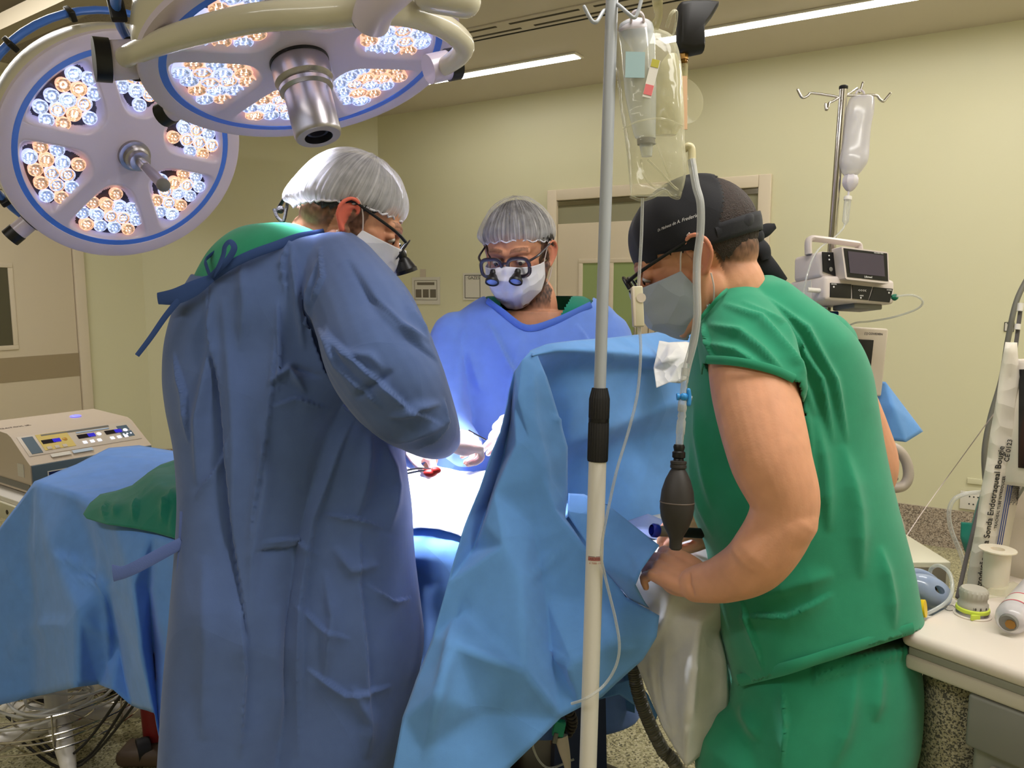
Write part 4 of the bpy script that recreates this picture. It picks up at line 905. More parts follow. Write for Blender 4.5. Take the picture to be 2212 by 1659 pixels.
MB().tube([onsurf(V3, q3, *p, .001) for p in ((1596,1470), (1700,1443), (1780,1418), (1850,1396), (1972,1357))], .0105, 8, 6, flat=(1,.28), twist=(0,0,1)).build('tunic_hem', M_scrub, tun)
MB().tube([onsurf(V3, q3, *p, .001) for p in ((1527,777), (1570,779), (1620,786), (1675,800), (1716,818))], .007, 8, 6, flat=(1,.35), twist=(0,0,1)).build('sleeve_hem', M_scrub, tun)
MB().tube([onsurf(V3, q3, *p, .0005) for p in ((1646,596), (1612,603), (1566,630), (1528,672), (1512,690))], .0035, 8, 6, flat=(1,.5)).build('neck_hem', M_scrub, tun)
# trousers
b = MB()
b.rows([(1340,1600,1950,1.45,.28), (1420,1585,1962,1.45,.31), (1480,1580,1964,1.45,.32), (1560,1568,1955,1.45,.33), (1659,1552,1925,1.45,.33), (1720,1545,1915,1.45,.32)], 5, 64, 2.4)
for lx in (1640, 1825): b.tube([P(lx,1640,1.45), (P(lx,1640,1.45).x, P(lx,1640,1.45).y+.02, .3), (P(lx,1640,1.45).x, P(lx,1640,1.45).y+.02, .12)], [.12,.09,.085], 28, 6, round_caps=True)
me = solid(b, .005, 4); crumple_me(me, .003, 5, 41, stretch=(1,1,.5))
folds(me, [('s', [(1690,1470),(1700,1560),(1690,1659)], 20, .008), ('r', [(1850,1440),(1830,1560),(1800,1659)], 16, .006), ('r', [(1600,1520),(1640,1600)], 14, .006), ('r', [(1900,1430),(1890,1560)], 14, .006)]+[('r', [(x, 1478-(x-1600)*.3), (x+3, 1530-(x-1600)*.3)], 4, .004) for x in range(1760,1960,12)])
attach(me, 'scrub_trousers', M_scrub, S3)
for lx in (1640, 1825):
    q = P(lx,1640,1.45); MB().tube([(q.x+.06,q.y-.04,.045), (q.x,q.y+.02,.05), (q.x-.12,q.y+.10,.035)], [.04,.046,.036], 16, 5, round_caps=True).build('shoe', M_white, S3)
# ------------------------------------------------------------------ drapes, tables and the left side
M_drape = cloth('blue_surgical_drape', (100,154,218), .3, 4)
M_drapei = M_drape
M_tdrape = cloth('light_blue_table_drape', (98,150,228), .3, 3.5)
M_lin = cloth('white_cotton_sheet', (205,204,198), .12, 7)
M_gauze = cloth('white_gauze', (228,226,224), .3, 24)
def dz(px, py, z): return (z-CZ)/(-math.sin(TH)+math.cos(TH)*(829.5-py)/FX)

# --- anaesthesia screen drape
scr = thing('surgical_drape', 'big blue surgical drape hung as a screen behind the white pole, sweeping towards us', 'drape', P(1180,1400,1.5))
net = dict(t0=(1146,757,1.60), t1=(1112,800,1.60), a2=(1102,838,1.60), a3=(1093,880,1.58), a4=(1080,935,1.56), a5=(1060,985,1.54), a6=(1035,1060,1.52), a7=(1012,1115,1.51), a8=(999,1150,1.49), a9=(967,1260,1.46), a10=(935,1375,1.43), a11=(897,1470,1.41), a12=(870,1550,1.39), a13=(850,1659,1.37), a14=(838,1790,1.35),
 v1=(1104,900,1.615), v2=(1085,1000,1.61), v3=(1052,1100,1.58), v4=(1024,1186,1.52),
 m0=(1112,800,1.575), m1=(1112,880,1.55), m2=(1113,960,1.52), m3=(1068,1060,1.50), m4=(1046,1130,1.49),
 c1=(1128,775,1.57), c2=(1120,860,1.54), c3=(1146,951,1.525), c4=(1170,1020,1.515), c5=(1197,1099,1.505), c6=(1264,1180,1.485),
 r0=(1160,762,1.60), r1=(1181,813,1.585), r2=(1208,900,1.58), r3=(1226,966,1.58), r4=(1226,1063,1.565), r5=(1221,1118,1.545),
 p1=(1088,1178,1.455), p2=(1126,1262,1.435), p3=(1190,1400,1.445), p4=(1237,1432,1.395), p5=(1010,1320,1.455), p6=(985,1395,1.385), p7=(1135,1448,1.375), p8=(1040,1540,1.39), p9=(1150,1130,1.51), p10=(1180,1290,1.48), p11=(940,1500,1.35), p12=(920,1620,1.365),
 q1=(1301,1216,1.475), q2=(1351,1289,1.45), q3=(1424,1330,1.435), q4=(1418,1375,1.42), q5=(1388,1425,1.42), q6=(1300,1506,1.41), q7=(1250,1530,1.405), q8=(1330,1380,1.405), q9=(1270,1300,1.475), b0=(1212,1550,1.40), b1=(1160,1602,1.38), b2=(1098,1662,1.36), b3=(1000,1790,1.33))
F = ['t0 t1 m0 c1', 't1 a2 v1', 't1 v1 m1 m0', 'a2 a3 v1', 'a3 a4 v1', 'a4 v2 v1', 'a4 a5 v2', 'a5 a6 v3 v2', 'a6 a7 v3', 'a7 a8 v4 v3', 'a8 a9 v4', 'v1 v2 m2 m1', 'v2 v3 m3 m2', 'v3 v4 m4 m3', 'm0 m1 c2 c1', 'm1 m2 c3 c2', 'm2 m3 p9 c4', 'm2 c4 c3', 'c4 p9 c5', 'm3 m4 p1', 'm3 p1 p9', 'm4 v4 p1', 'v4 a9 p5 p1', 'p1 p2 p9', 'p9 p2 p10', 'p9 p10 c5', 'c5 p10 c6', 'p1 p5 p2', 'a9 a10 p6 p5', 'p5 p6 p7 p2', 'p2 p7 p3', 'p2 p3 p10', 'p3 p4 p10', 'c6 p10 q9', 'p10 p4 q9', 'c6 q9 q1', 'q1 q9 q2', 'q9 q8 q2', 'q2 q8 q3', 'q3 q8 q4', 'q4 q8 q5', 'q8 q6 q5', 'q9 p4 q8', 'p4 q6 q8', 'p4 q7 q6', 'p3 q7 p4', 'p3 p7 b0 q7', 'a10 a11 p11 p6', 'a11 a12 p12 p11', 'a12 a13 p12', 'a13 a14 p12', 'p6 p11 p8 p7', 'p11 p12 p8', 'p7 p8 b0', 'p8 b1 b0', 'p8 b2 b1', 'p12 b2 p8', 'p12 b3 b2', 'a14 b3 p12',
 't0 c1 r0', 'c1 c2 r1 r0', 'c2 c3 r2 r1', 'c3 r3 r2', 'c3 c4 r4 r3', 'c4 c5 r5 r4', 'c5 c6 r5']
me = sheet(net, F, 9, 1, .003, 7, 51, wv=.002, ws=5)
folds(me, [('r', [(1000,1250),(960,1450),(915,1659)], 10, .006), ('s', [(1165,1400),(1236,1432),(1240,1490)], 10, .006), ('s', [(1135,1445),(1212,1550)], 8, .006), ('r', [(1126,1262),(1230,1180)], 7, .004), ('s', [(985,1395),(1135,1446)], 12, .006), ('r', [(1150,780),(1150,900),(1190,1060)], 10, .004), ('s', [(1190,900),(1224,905)], 10, .004), ('r', [(1250,1250),(1330,1400),(1390,1400)], 20, .005)])
attach(me, 'near_sheet', M_drape, scr, thick=.0012)
net = dict(t0=(1144,757,1.61), t1=(1180,744,1.64), t2=(1240,736,1.71), t3=(1300,731,1.78), t4=(1380,723,1.90), t5=(1450,714,2.02), t6=(1560,716,2.15),
 f0=(1150,768,1.58), f1=(1200,757,1.62), f2=(1280,757,1.69), f3=(1360,762,1.78), f4=(1420,770,1.86), f5=(1440,790,1.90), f6=(1520,780,2.02), f7=(1560,790,2.08),
 g0=(1158,800,1.66), g1=(1220,795,1.72), g2=(1300,800,1.79), g3=(1380,795,1.88), g4=(1432,798,1.97), g5=(1560,830,2.12),
 h0=(1170,860,1.70), h1=(1240,860,1.73), h2=(1310,850,1.80), h3=(1400,850,1.90), h4=(1470,840,2.0), h5=(1560,880,2.12),
 i0=(1190,950,1.74), i1=(1226,965,1.74), i2=(1300,935,1.78), i3=(1380,905,1.87), i4=(1470,870,1.97), i5=(1560,930,2.08),
 j0=(1200,1020,1.80), j1=(1260,985,1.84), j2=(1330,960,1.90), j3=(1400,940,1.97), j4=(1480,930,2.05), j5=(1560,980,2.12),
 k0=(1200,1120,1.82), k1=(1290,1090,1.86), k2=(1370,1060,1.90), k3=(1440,1040,1.97), k4=(1500,1060,2.05), k5=(1560,1100,2.10),
 l0=(1210,1230,1.78), l1=(1300,1230,1.80), l2=(1380,1200,1.84), l3=(1450,1160,1.9), l4=(1510,1170,1.98), l5=(1560,1200,2.0))
F = []
def strips(*rows_):
    out = []
    for A, B in zip(rows_[:-1], rows_[1:]):
        A = A.split(); B = B.split(); i = j = 0
        while i < len(A)-1 or j < len(B)-1:
            if j == len(B)-1 or (i < len(A)-1 and (i+1)/(len(A)-1) <= (j+1)/(len(B)-1)): out.append((A[i], A[i+1], B[j])); i += 1
            else: out.append((A[i], B[j+1], B[j])); j += 1
    return out
F = strips('t0 t1 t2 t3 t4 t5 t6', 'f0 f1 f2 f3 f4 f5 f6 f7', 'g0 g1 g2 g3 g4 g5', 'h0 h1 h2 h3 h4 h5', 'i0 i1 i2 i3 i4 i5', 'j0 j1 j2 j3 j4 j5', 'k0 k1 k2 k3 k4 k5', 'l0 l1 l2 l3 l4 l5')
me = sheet(net, F, 8, 8, .003, 7, 52, wv=.002); folds(me, [('s', [(1226,990),(1350,930),(1480,880)], 16, .012), ('s', [(1340,730),(1410,760),(1440,790)], 10, .007), ('r', [(1180,800),(1260,850),(1330,900)], 22, .007), ('r', [(1200,880),(1300,890),(1420,840)], 18, -.006), ('r', [(1300,1000),(1380,960),(1500,930)], 14, .006)])
attach(me, 'far_sheet', M_drape, scr, thick=.0012)
net = dict(f0=(1228,1066,1.60), f1=(1262,1068,1.59), f2=(1320,1096,1.52), f3=(1424,1178,1.375), f4=(1403,1206,1.36), f5=(1385,1232,1.355), f6=(1374,1260,1.36), f7=(1299,1222,1.455), f8=(1226,1112,1.54), g1=(1280,1140,1.50), g2=(1350,1180,1.43), u1=(1402,1313,1.44), u2=(1360,1296,1.46), u0=(1340,1230,1.50))
me = sheet(net, ['f0 f1 g1 f8', 'f1 f2 g1', 'f2 g2 g1', 'f2 f3 g2', 'f3 f4 g2', 'f4 f5 g2', 'f5 f6 f7 g2', 'g1 g2 f7', 'f8 g1 f7', 'f6 u1 u2 f7', 'f6 u0 u1'], 8, 6, .0015, 12, 53)
attach(me, 'folded_flap', M_drape, scr, thick=.0012)
MB().tube([P(1195,770,1.70), P(1300,745,1.82), P(1440,728,2.03), P(1540,722,2.17)], .008, 10, 3).build('screen_bar', M_chrome, scr)
# crumpled white cloth clipped on the screen drape
net = dict(a=(1424,736,1.86), b=(1445,740,1.85), c=(1482,738,1.86), d=(1510,745,1.87), e=(1412,795,1.83), f=(1440,775,1.80), g=(1475,770,1.80), h=(1512,790,1.82), i=(1418,838,1.80), j=(1446,826,1.79), k=(1470,828,1.80), l=(1490,815,1.81), m=(1436,800,1.82))
me = sheet(net, ['a b f e', 'b c g f', 'c d h g', 'e f m', 'e m i', 'm j i', 'f g m', 'g j m', 'g k j', 'g l k', 'g h l'], 8, 2, .007, 22, 54)
o = attach(me, 'white_cloth', M_gauze, None, thick=.0012); tag(o, 'small crumpled white cloth on top of the blue drape beside the green tunic', 'cloth')

# --- operating table
ot = P(1180, 1200, 1.98)
OT = thing('operating_table', 'operating table under the blue drapes, dark navy pedestal seen behind the white pole', 'operating table', (ot.x, ot.y, 0))
ax0 = P(1430,1190,1.66); ax1 = P(760,1070,2.26); axd = Vector((ax1.x-ax0.x, ax1.y-ax0.y, 0)).normalized()
Ma = frame(Vector((ax0.x, ax0.y, 0)), axd, z=(0,0,1)); Lt = 1.5
MB().box((Lt/2-.05, 0, .80), (Lt, .42, .06), Ma, .015).build('table_top', M_rub, OT)
M_nav = mat('navy_pedestal_cover', (30,46,88), .5)
pc = P(1250,1540,2.02); 
MB().tube([(pc.x, pc.y, .78), (pc.x, pc.y, .5), (pc.x, pc.y, .12)], [.080,.085,.10], 4, 1, twist=(.7,.7,0)).build('pedestal', M_nav, OT)
MB().box((0, 0, .06), (.75, .36, .12), frame(Vector((pc.x, pc.y, 0)), axd, z=(0,0,1)), .03).build('table_base', M_dark, OT)
# --- patient drape
pd = thing('patient_drape', 'blue drape over the patient, glaringly lit between the two gowned surgeons', 'drape', FIELD)
nu_, nv_ = 110, 120; vs_ = []; fs_ = []
prof = [(-.385, .32), (-.375, .5), (-.36, .7), (-.345, .80), (-.30, .87), (-.2, .915), (-.08, .945), (.04, .95), (.16, .925), (.26, .88), (.33, .83), (.345, .7), (.35, .5)]
prof = [(a*.74, b_) for a, b_ in prof]; PR = catmull(prof, 10)
for i in range(nu_+1):
    s = .20+1.30*i/nu_; up = 1+.0*s
    for q in PR:
        z = q[1]+(.03*math.exp(-((s-.42)/.12)**2) if q[1] > .8 else 0)-(.0 if s < 1.2 else .05*(s-1.2)*(q[1] > .8)); y = q[0]*(1+.04*math.sin(s*17+q[1]*3)*(q[1] < .8)); vs_.append(Ma@Vector((s, y, z)))
m_ = len(PR)
for i in range(nu_):
    for j in range(m_-1): k = i*m_+j; fs_.append((k, k+1, k+m_+1, k+m_))
me = bpy.data.meshes.new('pd'); me.from_pydata(vs_, [], fs_); me.update(); crumple_me(me, .016, 6, 61, stretch=(1,1,.6), wv=.005); folds(me, [('s', [(905,1150),(915,1300),(900,1500)], 16, .014), ('r', [(940,1150),(955,1260),(930,1420)], 12, .014), ('s', [(880,1180),(925,1160),(985,1175)], 12, .012), ('r', [(890,1250),(930,1330),(935,1420)], 12, .010)])
attach(me, 'drape_sheet', M_drape, pd, thick=.0012)
towel = []; 
def towel_piece(x0, x1, y0, y1, seed, name, m, lift=.008):
    vs_ = []; fs_ = []; n = 40
    for i in range(n+1):
        for j in range(n+1):
            s = x0+(x1-x0)*i/n; kk = y0+(y1-y0)*j/n; y = float(np.interp(kk, range(len(PR)), [p[0] for p in PR])); z = float(np.interp(kk, range(len(PR)), [p[1] for p in PR])); y -= .006*(z < .86); z += .03*math.exp(-((s-.42)/.12)**2); vs_.append(Ma@Vector((s, y, z+lift)))
    for i in range(n):
        for j in range(n): k = i*(n+1)+j; fs_.append((k, k+1, k+n+2, k+n+1))
    me = bpy.data.meshes.new(name); me.from_pydata(vs_, [], fs_); me.update(); crumple_me(me, .008, 12, seed, wv=.004, ws=6); V, N = getV(me); V[:, 2] += .012; setV(me, V); return me
SIDE = -1 if (Ma@Vector((.5,-.3,.9))-Vector((0,0,.9))).length < (Ma@Vector((.5,.3,.9))-Vector((0,0,.9))).length else 1
if SIDE == 1:
    pass
o = attach(towel_piece(.28, .90, 25, 95, 71, 'gauze', M_gauze), 'gauze_towel', M_gauze, None, thick=.002); tag(o, 'white towels around the operating site, burnt out by the lamp light', 'towel')
b = MB(); b.tube([P(878,1016,1.70), P(905,1012,1.71), P(935,1014,1.72)], .0024, 8, 4); b.tube([P(880,1023,1.70), P(905,1018,1.71), P(935,1016,1.72)], .0024, 8, 4)
tag(b.build('tissue_forceps', M_chrome), 'steel tissue forceps just above the bright operating site, under the dark sleeve', 'forceps')
b = MB(); b.ball((0,0,0), (.016,.010,.009), Matrix.Translation(P(930,1022,1.71)), 16, 10); b.ball((.012,0,.006), (.012,.009,.008), Matrix.Translation(P(930,1022,1.71)), 16, 10)
me = solid(b, .0015, 2); crumple_me(me, .002, 60, 3); o = attach(me, 'gauze_swab', mat('blood_red', (196,40,30), .5), None); tag(o, 'small blood-red swab at the upper edge of the bright operating site', 'swab')
b = MB(); b.tube([P(1012,929,1.76), P(1035,942,1.78), P(1050,950,1.79)], .0016, 8, 3)
tag(b.build('needle_holder', M_dark), 'thin dark instrument held between the gloved hands of the surgeons', 'instrument')

# --- white sheet below the anaesthetist's hands
net = dict(a=(1300,1190,1.86), b=(1380,1120,1.85), c=(1480,1100,1.85), d=(1580,1110,1.82), e=(1340,1210,1.62), f=(1420,1185,1.62), g=(1500,1165,1.62), h=(1590,1180,1.60), i=(1365,1250,1.50), j=(1440,1270,1.46), k=(1520,1290,1.44), l=(1590,1280,1.44),
 m=(1385,1330,1.47), n=(1450,1340,1.45), o=(1511,1350,1.42), p=(1553,1364,1.46), q=(1375,1434,1.50), r=(1440,1440,1.47), s=(1500,1440,1.41), t=(1569,1444,1.46), u=(1402,1500,1.49), v=(1430,1567,1.47), w=(1491,1561,1.41), x=(1575,1573,1.45), y=(1455,1612,1.45), z=(1484,1656,1.43), z2=(1568,1588,1.45))
me = sheet(net, strips('a b c d', 'e f g h', 'i j k l', 'm n o p', 'q r s t')+[('q','r','u'), ('r','v','u'), ('r','s','w','v'), ('s','t','x','w'), ('v','w','y'), ('w','z','y'), ('w','x','z2','z')], 8, 3, .004, 9, 55, wv=.003)
folds(me, [('s', [(1515,1340),(1500,1450),(1490,1560),(1485,1650)], 16, .010), ('r', [(1440,1370),(1440,1470),(1460,1590)], 10, .006), ('r', [(1400,1400),(1420,1500),(1450,1600)], 8, .006), ('r', [(1550,1360),(1560,1460),(1570,1560)], 10, .005), ('r', [(1460,1250),(1440,1330),(1400,1400)], 12, .006)])
o = attach(me, 'white_sheet', M_lin, None, thick=.0015); tag(o, 'white cotton sheet hanging from the table end under the bare hand', 'sheet')
net = dict(a=(1300,1190,1.82), b=(1340,1130,1.80), c=(1400,1110,1.78), d=(1450,1130,1.76), e=(1330,1190,1.66), f=(1400,1160,1.68), g=(1450,1175,1.66))
me = sheet(net, strips('a b c d', 'e f g'), 8, 5, .004, 12, 56); o = attach(me, 'plastic_drape', mat('pale_blue_film', (150,166,216), .3, crumple=.3, cscale=10), None, thick=.001); tag(o, 'pale blue plastic film in the hollow of the drape beside the dark squeeze bulb', 'plastic film')
net = dict(a=(1320,1478,1.80), b=(1370,1465,1.75), c=(1400,1500,1.72), d=(1420,1545,1.72), e=(1415,1562,1.72), f=(1380,1530,1.75), g=(1338,1500,1.78), h=(1290,1512,1.80), i=(1300,1480,1.84))
me = sheet(net, ['a b g', 'b c f g', 'c d e f', 'a g h i'], 6, 2, .003, 12, 57); o = attach(me, 'drape_corner', M_drape, None, thick=.001); tag(o, 'dangling blue drape corner beside the ribbed grey hose', 'drape')

# --- instrument table with its drape
def at(px, py, z): return (px, py, dz(px, py, z))
tl = P(250,1060,2.1)
IT = thing('instrument_table', 'instrument table hidden under the light blue drape at left', 'table', (tl.x, tl.y, 0))
c_ = [P(95,1050,2.20), P(400,1185,1.72), P(470,1005,2.36), P(225,968,2.62)]
MB().prism([(p.x, p.y) for p in c_], .845, .875).build('table_top', M_chrome, IT)
for p in c_[1:]:
    q = p+(sum(c_, Vector())/4-p)*.12; MB().cyl((q.x, q.y, .06), (q.x, q.y, .85), .014).build('leg', M_chrome, IT); MB().ball((q.x, q.y, .03), .03).build('caster', M_rub, IT)
net = dict(T0=at(75,1040,.90), T1=at(160,1068,.90), T2=at(245,1122,.90), T3=at(330,1152,.90), T4=at(418,1192,.90),
 K0=at(165,1003,.91), K1=at(235,968,.93), K2=at(300,962,.93), K3=at(385,976,.92), K4=(500,1010,2.3), N1=at(200,1035,.905), N2=at(320,1040,.905), N3=(430,1085,1.98),
 F0=(105,1175,2.08), F1=(170,1330,1.93), F2=(168,1484,1.94), G1=(235,1270,1.96), G2=(258,1390,2.0), G3=(285,1525,1.95), Gx=(212,1478,2.0), Gy=(244,1490,1.94), H1=(288,1262,1.75), H2=(305,1400,1.74), H3=(332,1540,1.75), I1=(322,1268,1.80), I2=(330,1400,1.82), I3=(348,1612,1.76),
 J1=(410,1280,1.68), J2=(405,1450,1.69), J3=(402,1690,1.70), L0=(35,1095,2.28), L1=(-30,1180,2.34), L2=(-40,1340,2.32), L3=(-40,1532,2.32), M0=(60,1180,2.26), M1=(75,1335,2.24), M2=(75,1505,2.26))
F = ['T0 T1 N1 K0', 'K0 N1 K1', 'K1 N1 N2 K2', 'T1 T2 N2 N1', 'T2 T3 N2', 'T3 T4 N3 N2', 'K2 N2 N3 K3', 'K3 N3 K4', 'T0 F0 T1', 'T1 F0 G1', 'T1 G1 T2', 'T2 G1 H1', 'T2 H1 T3', 'T3 H1 I1', 'T3 I1 J1 T4', 'F0 F1 G1', 'F1 G2 G1', 'F1 F2 Gx', 'F1 Gx G2', 'Gx Gy G2', 'Gy G3 G2', 'G1 G2 H2 H1', 'G2 G3 H3 H2', 'H1 H2 I2 I1', 'H2 H3 I3 I2', 'I1 I2 J2 J1', 'I2 I3 J3 J2', 'T0 L0 M0 F0', 'L0 L1 L2 M0', 'M0 M1 F1 F0', 'M0 L2 M1', 'L2 L3 M2 M1', 'M1 M2 F2 F1']
me = sheet(net, F, 9, 1, .003, 6, 58, wv=.002)
folds(me, [('s', [(110,1195),(230,1235)], 12, .008), ('s', [(60,1350),(170,1332)], 12, .008), ('s', [(180,1340),(255,1370)], 10, .006), ('s', [(0,1190),(100,1180)], 10, .005), ('r', [(105,1050),(240,1095)], 10, .006), ('r', [(140,1040),(230,1010),(330,985)], 14, .006), ('s', [(235,1255),(290,1285)], 8, .005), ('s', [(320,1262),(400,1268)], 10, .006), ('r', [(345,1180),(350,1300),(365,1420)], 16, .008), ('s', [(150,1240),(240,1265),(290,1270)], 9, .007), ('r', [(210,1130),(225,1260),(240,1480)], 8, .008), ('s', [(20,1380),(90,1350),(168,1340)], 16, .008), ('r', [(120,1300),(60,1380),(10,1460)], 20, .007), ('s', [(322,1540),(400,1556)], 8, .005), ('s', [(270,1448),(300,1462)], 8, .004)])
o = attach(me, 'table_drape', M_tdrape, None, thick=.0012); tag(o, 'light blue drape falling in flat folds over the instrument table at left', 'drape')
net = dict(a=(182,1112,1.93), b=(197,1087,1.98), c=(217,1069,2.03), d=(250,1062,2.05), e=(287,1050,2.05), f=(320,1022,2.12), g=(348,1005,2.16), h=(392,990,2.18), i=(450,990,2.18), j=(189,1121,1.90), k=(232,1133,1.81), l=(287,1141,1.77), m=(332,1150,1.73), n=(395,1168,1.67), o=(450,1186,1.62),
 p=(212,1098,1.90), q=(255,1090,1.85), r=(305,1078,1.83), s=(350,1060,1.82), t=(420,1055,1.80), u=(330,1028,1.96), v=(390,1030,1.92), w=(450,1030,1.9))
me = sheet(net, strips('a b c d e f g h i', 'p q r u v w')+strips('p q r s t', 'j k l m n o')+[('r','u','s'), ('u','v','t','s'), ('v','w','t'), ('a','p','j'), ('t','w','o')], 9, 3, .004, 10, 59, wv=.003)
folds(me, [('s', [(240,1070),(228,1100),(232,1128)], 7, .008), ('s', [(330,1040),(300,1080),(292,1130)], 9, .009), ('s', [(390,1045),(365,1090),(350,1145)], 8, .008), ('s', [(400,1050),(385,1100),(372,1160)], 7, .007), ('r', [(345,1100),(370,1085),(395,1060)], 8, .007), ('r', [(262,1068),(252,1090),(250,1120)], 6, .006)])
o = attach(me, 'green_towel', M_scrubd, None, thick=.003); tag(o, 'rumpled dark green towel lying on the instrument table', 'towel')

# --- wheeled base with wire basket and cables under the table
bs = P(128,1600,2.47); bs = Vector((bs.x, bs.y, 0))
WB_ = thing('wheeled_stand', 'white star-foot stand with wire basket, below the light blue drape', 'stand', bs)
MB().cyl(bs+Vector((0,0,.05)), bs+Vector((0,0,.42)), .034, .030).build('post', M_white, WB_)
MB().lathe([(.04,.30), (.10,.315), (.12,.34), (.12,.36), (.02,.37)], Matrix.Translation(bs), 32).build('drip_dish', M_white, WB_)
for k in range(5):
    a = math.radians(18+72*k); e = bs+Vector((math.cos(a)*.32, math.sin(a)*.32, .06)); lg = MB().tube([bs+Vector((0,0,.09)), bs+Vector((math.cos(a)*.16, math.sin(a)*.16, .085)), e], [.034,.028,.018], 12, 4, flat=(1,1)).build('foot', M_white, WB_)
    cs = MB(); tv = Vector((-math.sin(a), math.cos(a), 0)); cs.cyl(e+Vector((0,0,-.032))-tv*.02, e+Vector((0,0,-.032))+tv*.02, .028); cs.build('caster', M_rub, WB_)
def ring(c, r, t=.003, n=40): return [(c.x+r*math.cos(2*math.pi*i/n), c.y+r*math.sin(2*math.pi*i/n), c.z) for i in range(n+1)]
for rr, zz in ((.30, .19), (.30, .245), (.27, .13), (.20, .12), (.12, .12)): MB().tube(ring(bs+Vector((0,0,zz)), rr), .0032, 8, 1).build('basket_ring', M_chrome, WB_)
for k in range(10):
    a = 2*math.pi*k/10+.2; d_ = Vector((math.cos(a), math.sin(a), 0)); MB().tube([bs+d_*.04+Vector((0,0,.12)), bs+d_*.27+Vector((0,0,.13)), bs+d_*.30+Vector((0,0,.19)), bs+d_*.30+Vector((0,0,.25))], .0028, 8, 2).build('basket_wire', M_chrome, WB_)
rs = np.random.RandomState(5)
M_cable = mat('white_cable', (196,194,188), .5)
pts = []
for i in range(56):
    a = i*.68; r = .125+.055*math.sin(i*.37)+rs.uniform(-.015,.015); pts.append(bs+Vector((math.cos(a)*r*1.15+.01*math.sin(i), math.sin(a)*r, .145+.022*math.sin(i*.9)+.0011*i)))
o = MB().tube(pts, .0045, 8, 5).build('cable_coil', M_cable); tag(o, 'tangled coil of white cables lying in the wire basket', 'cable')
for k, (A_, B_) in enumerate((((262,1500,2.1),(20,1610,2.5)), ((278,1510,2.1),(60,1640,2.45)), ((284,1530,2.1),(30,1659,2.4)))):
    a = P(*A_); b_ = P(*B_); mid = (a+b_)/2; mid.z = max(.05, mid.z-.14); b_.z = max(b_.z, .08)
    o = MB().tube([a+Vector((0,0,.05)), a, mid, b_], .0042, 8, 6).build('dark_cable', M_rub); tag(o, ['uppermost thin dark cable sagging over the wire basket', 'middle thin dark cable sagging over the wire basket', 'lowest thin dark cable sagging over the wire basket'][k], 'cable', 'dark cables under the instrument table')
fp = PZ(318, 1625, .03)
o = MB().box((0,0,0), (.16,.10,.05), Matrix.Translation(fp), .02).build('foot_pedal', mat('brown_plastic', (84,66,50), .6)); tag(o, 'brown foot pedal on the floor below the light blue drape', 'foot pedal')
rb = PZ(292, 1560, .14)
b = MB(); b.lathe([(.035,-.09), (.04,.06), (.03,.07)], Matrix.Translation(rb+Vector((.03,.06,0))), 24); t_ = thing('red_container', 'red container on a black caster at the lower drape edge', 'container', rb); b.build('body', mat('red_plastic', (150,40,44), .4), t_)
MB().cyl(rb+Vector((.0,.0,-.10)), rb+Vector((.03,.02,-.10)), .04).build('caster', M_rub, t_)

# --- electrosurgical unit on its cart
FL = P(65,1003,2.60); FR = P(300,963,2.91); ex = (FR-FL); ex.z = 0; ex = ex.normalized(); ey = Vector((-ex.y, ex.x, 0))
if ey.dot(Vector((-1,.5,0))) < 0: ey = -ey
E0 = Vector((FL.x, FL.y, 0)); Me = Matrix((ex, ey, Vector((0,0,1)))).transposed().to_4x4(); Me.translation = E0
zt = FL.z; Wd = .43
EU = thing('electrosurgical_unit', 'beige electrosurgical generator with blue displays on a sloped keypad, on a cart at left', 'generator', Me@Vector((Wd/2, .2, zt-.1)))
pr = [(0, zt-.105), (0, zt-.005), (.012, zt+.002), (.035, zt+.016), (.13, zt+.078), (.16, zt+.088), (.42, zt+.098), (.43, zt-.105)]
def ext(pr, x0, x1, M): n = len(pr); b = MB(); b.add([(x0, y, z) for y, z in pr]+[(x1, y, z) for y, z in pr], [tuple(range(n)), tuple(range(2*n-1, n-1, -1))]+[(i, n+i, n+(i+1) % n, (i+1) % n) for i in range(n)], M); return b
M_esu = mat('beige_enamel', (204,188,170), .45)
ext(pr, 0, Wd, Me).build('housing', M_esu, EU)
M_slate = mat('slate_panel', (86,104,118), .5)
MB().box((Wd/2, -.003, zt-.052), (Wd-.006, .006, .092), Me, .002).build('front_panel', M_slate, EU)
sl_a = math.atan2(.062, .095)
Ms = Me@Matrix.Translation((0, .035, zt+.016))@Matrix.Rotation(sl_a, 4, 'X')
MB().box((Wd/2, .056, .001), (Wd-.03, .105, .002), Ms, .0008).build('keypad_frame', M_cream, EU)
def pad(x, y, w_, h, m, name='keypad_area', z=.0026): return MB().box((x, y, z), (w_, h, .0012), Ms).build(name, m, EU, smooth=False)
M_lcdb = mat('blue_display', (30,26,120), .3, emit=(60,50,220), es=.6); M_yel2 = mat('yellow_print', (214,190,110), .6); M_blk = mat('display_black', (26,20,28), .3); M_litb = mat('lit_button', (235,235,245), .4, emit=(240,240,255), es=.6); M_amb = mat('amber_button', (200,150,60), .4)
pad(.045, .056, .036, .088, M_slate); pad(.375, .075, .04, .028, M_slate); pad(.375, .04, .045, .032, M_slate)
pad(.125, .062, .105, .085, M_yel2); pad(.19+.02, .098, .24, .007, M_grey, 'title_bar', .0034); pad(.265, .085, .12, .006, mat('pale_blue_print', (170,190,215), .6), 'title_bar', .0034)
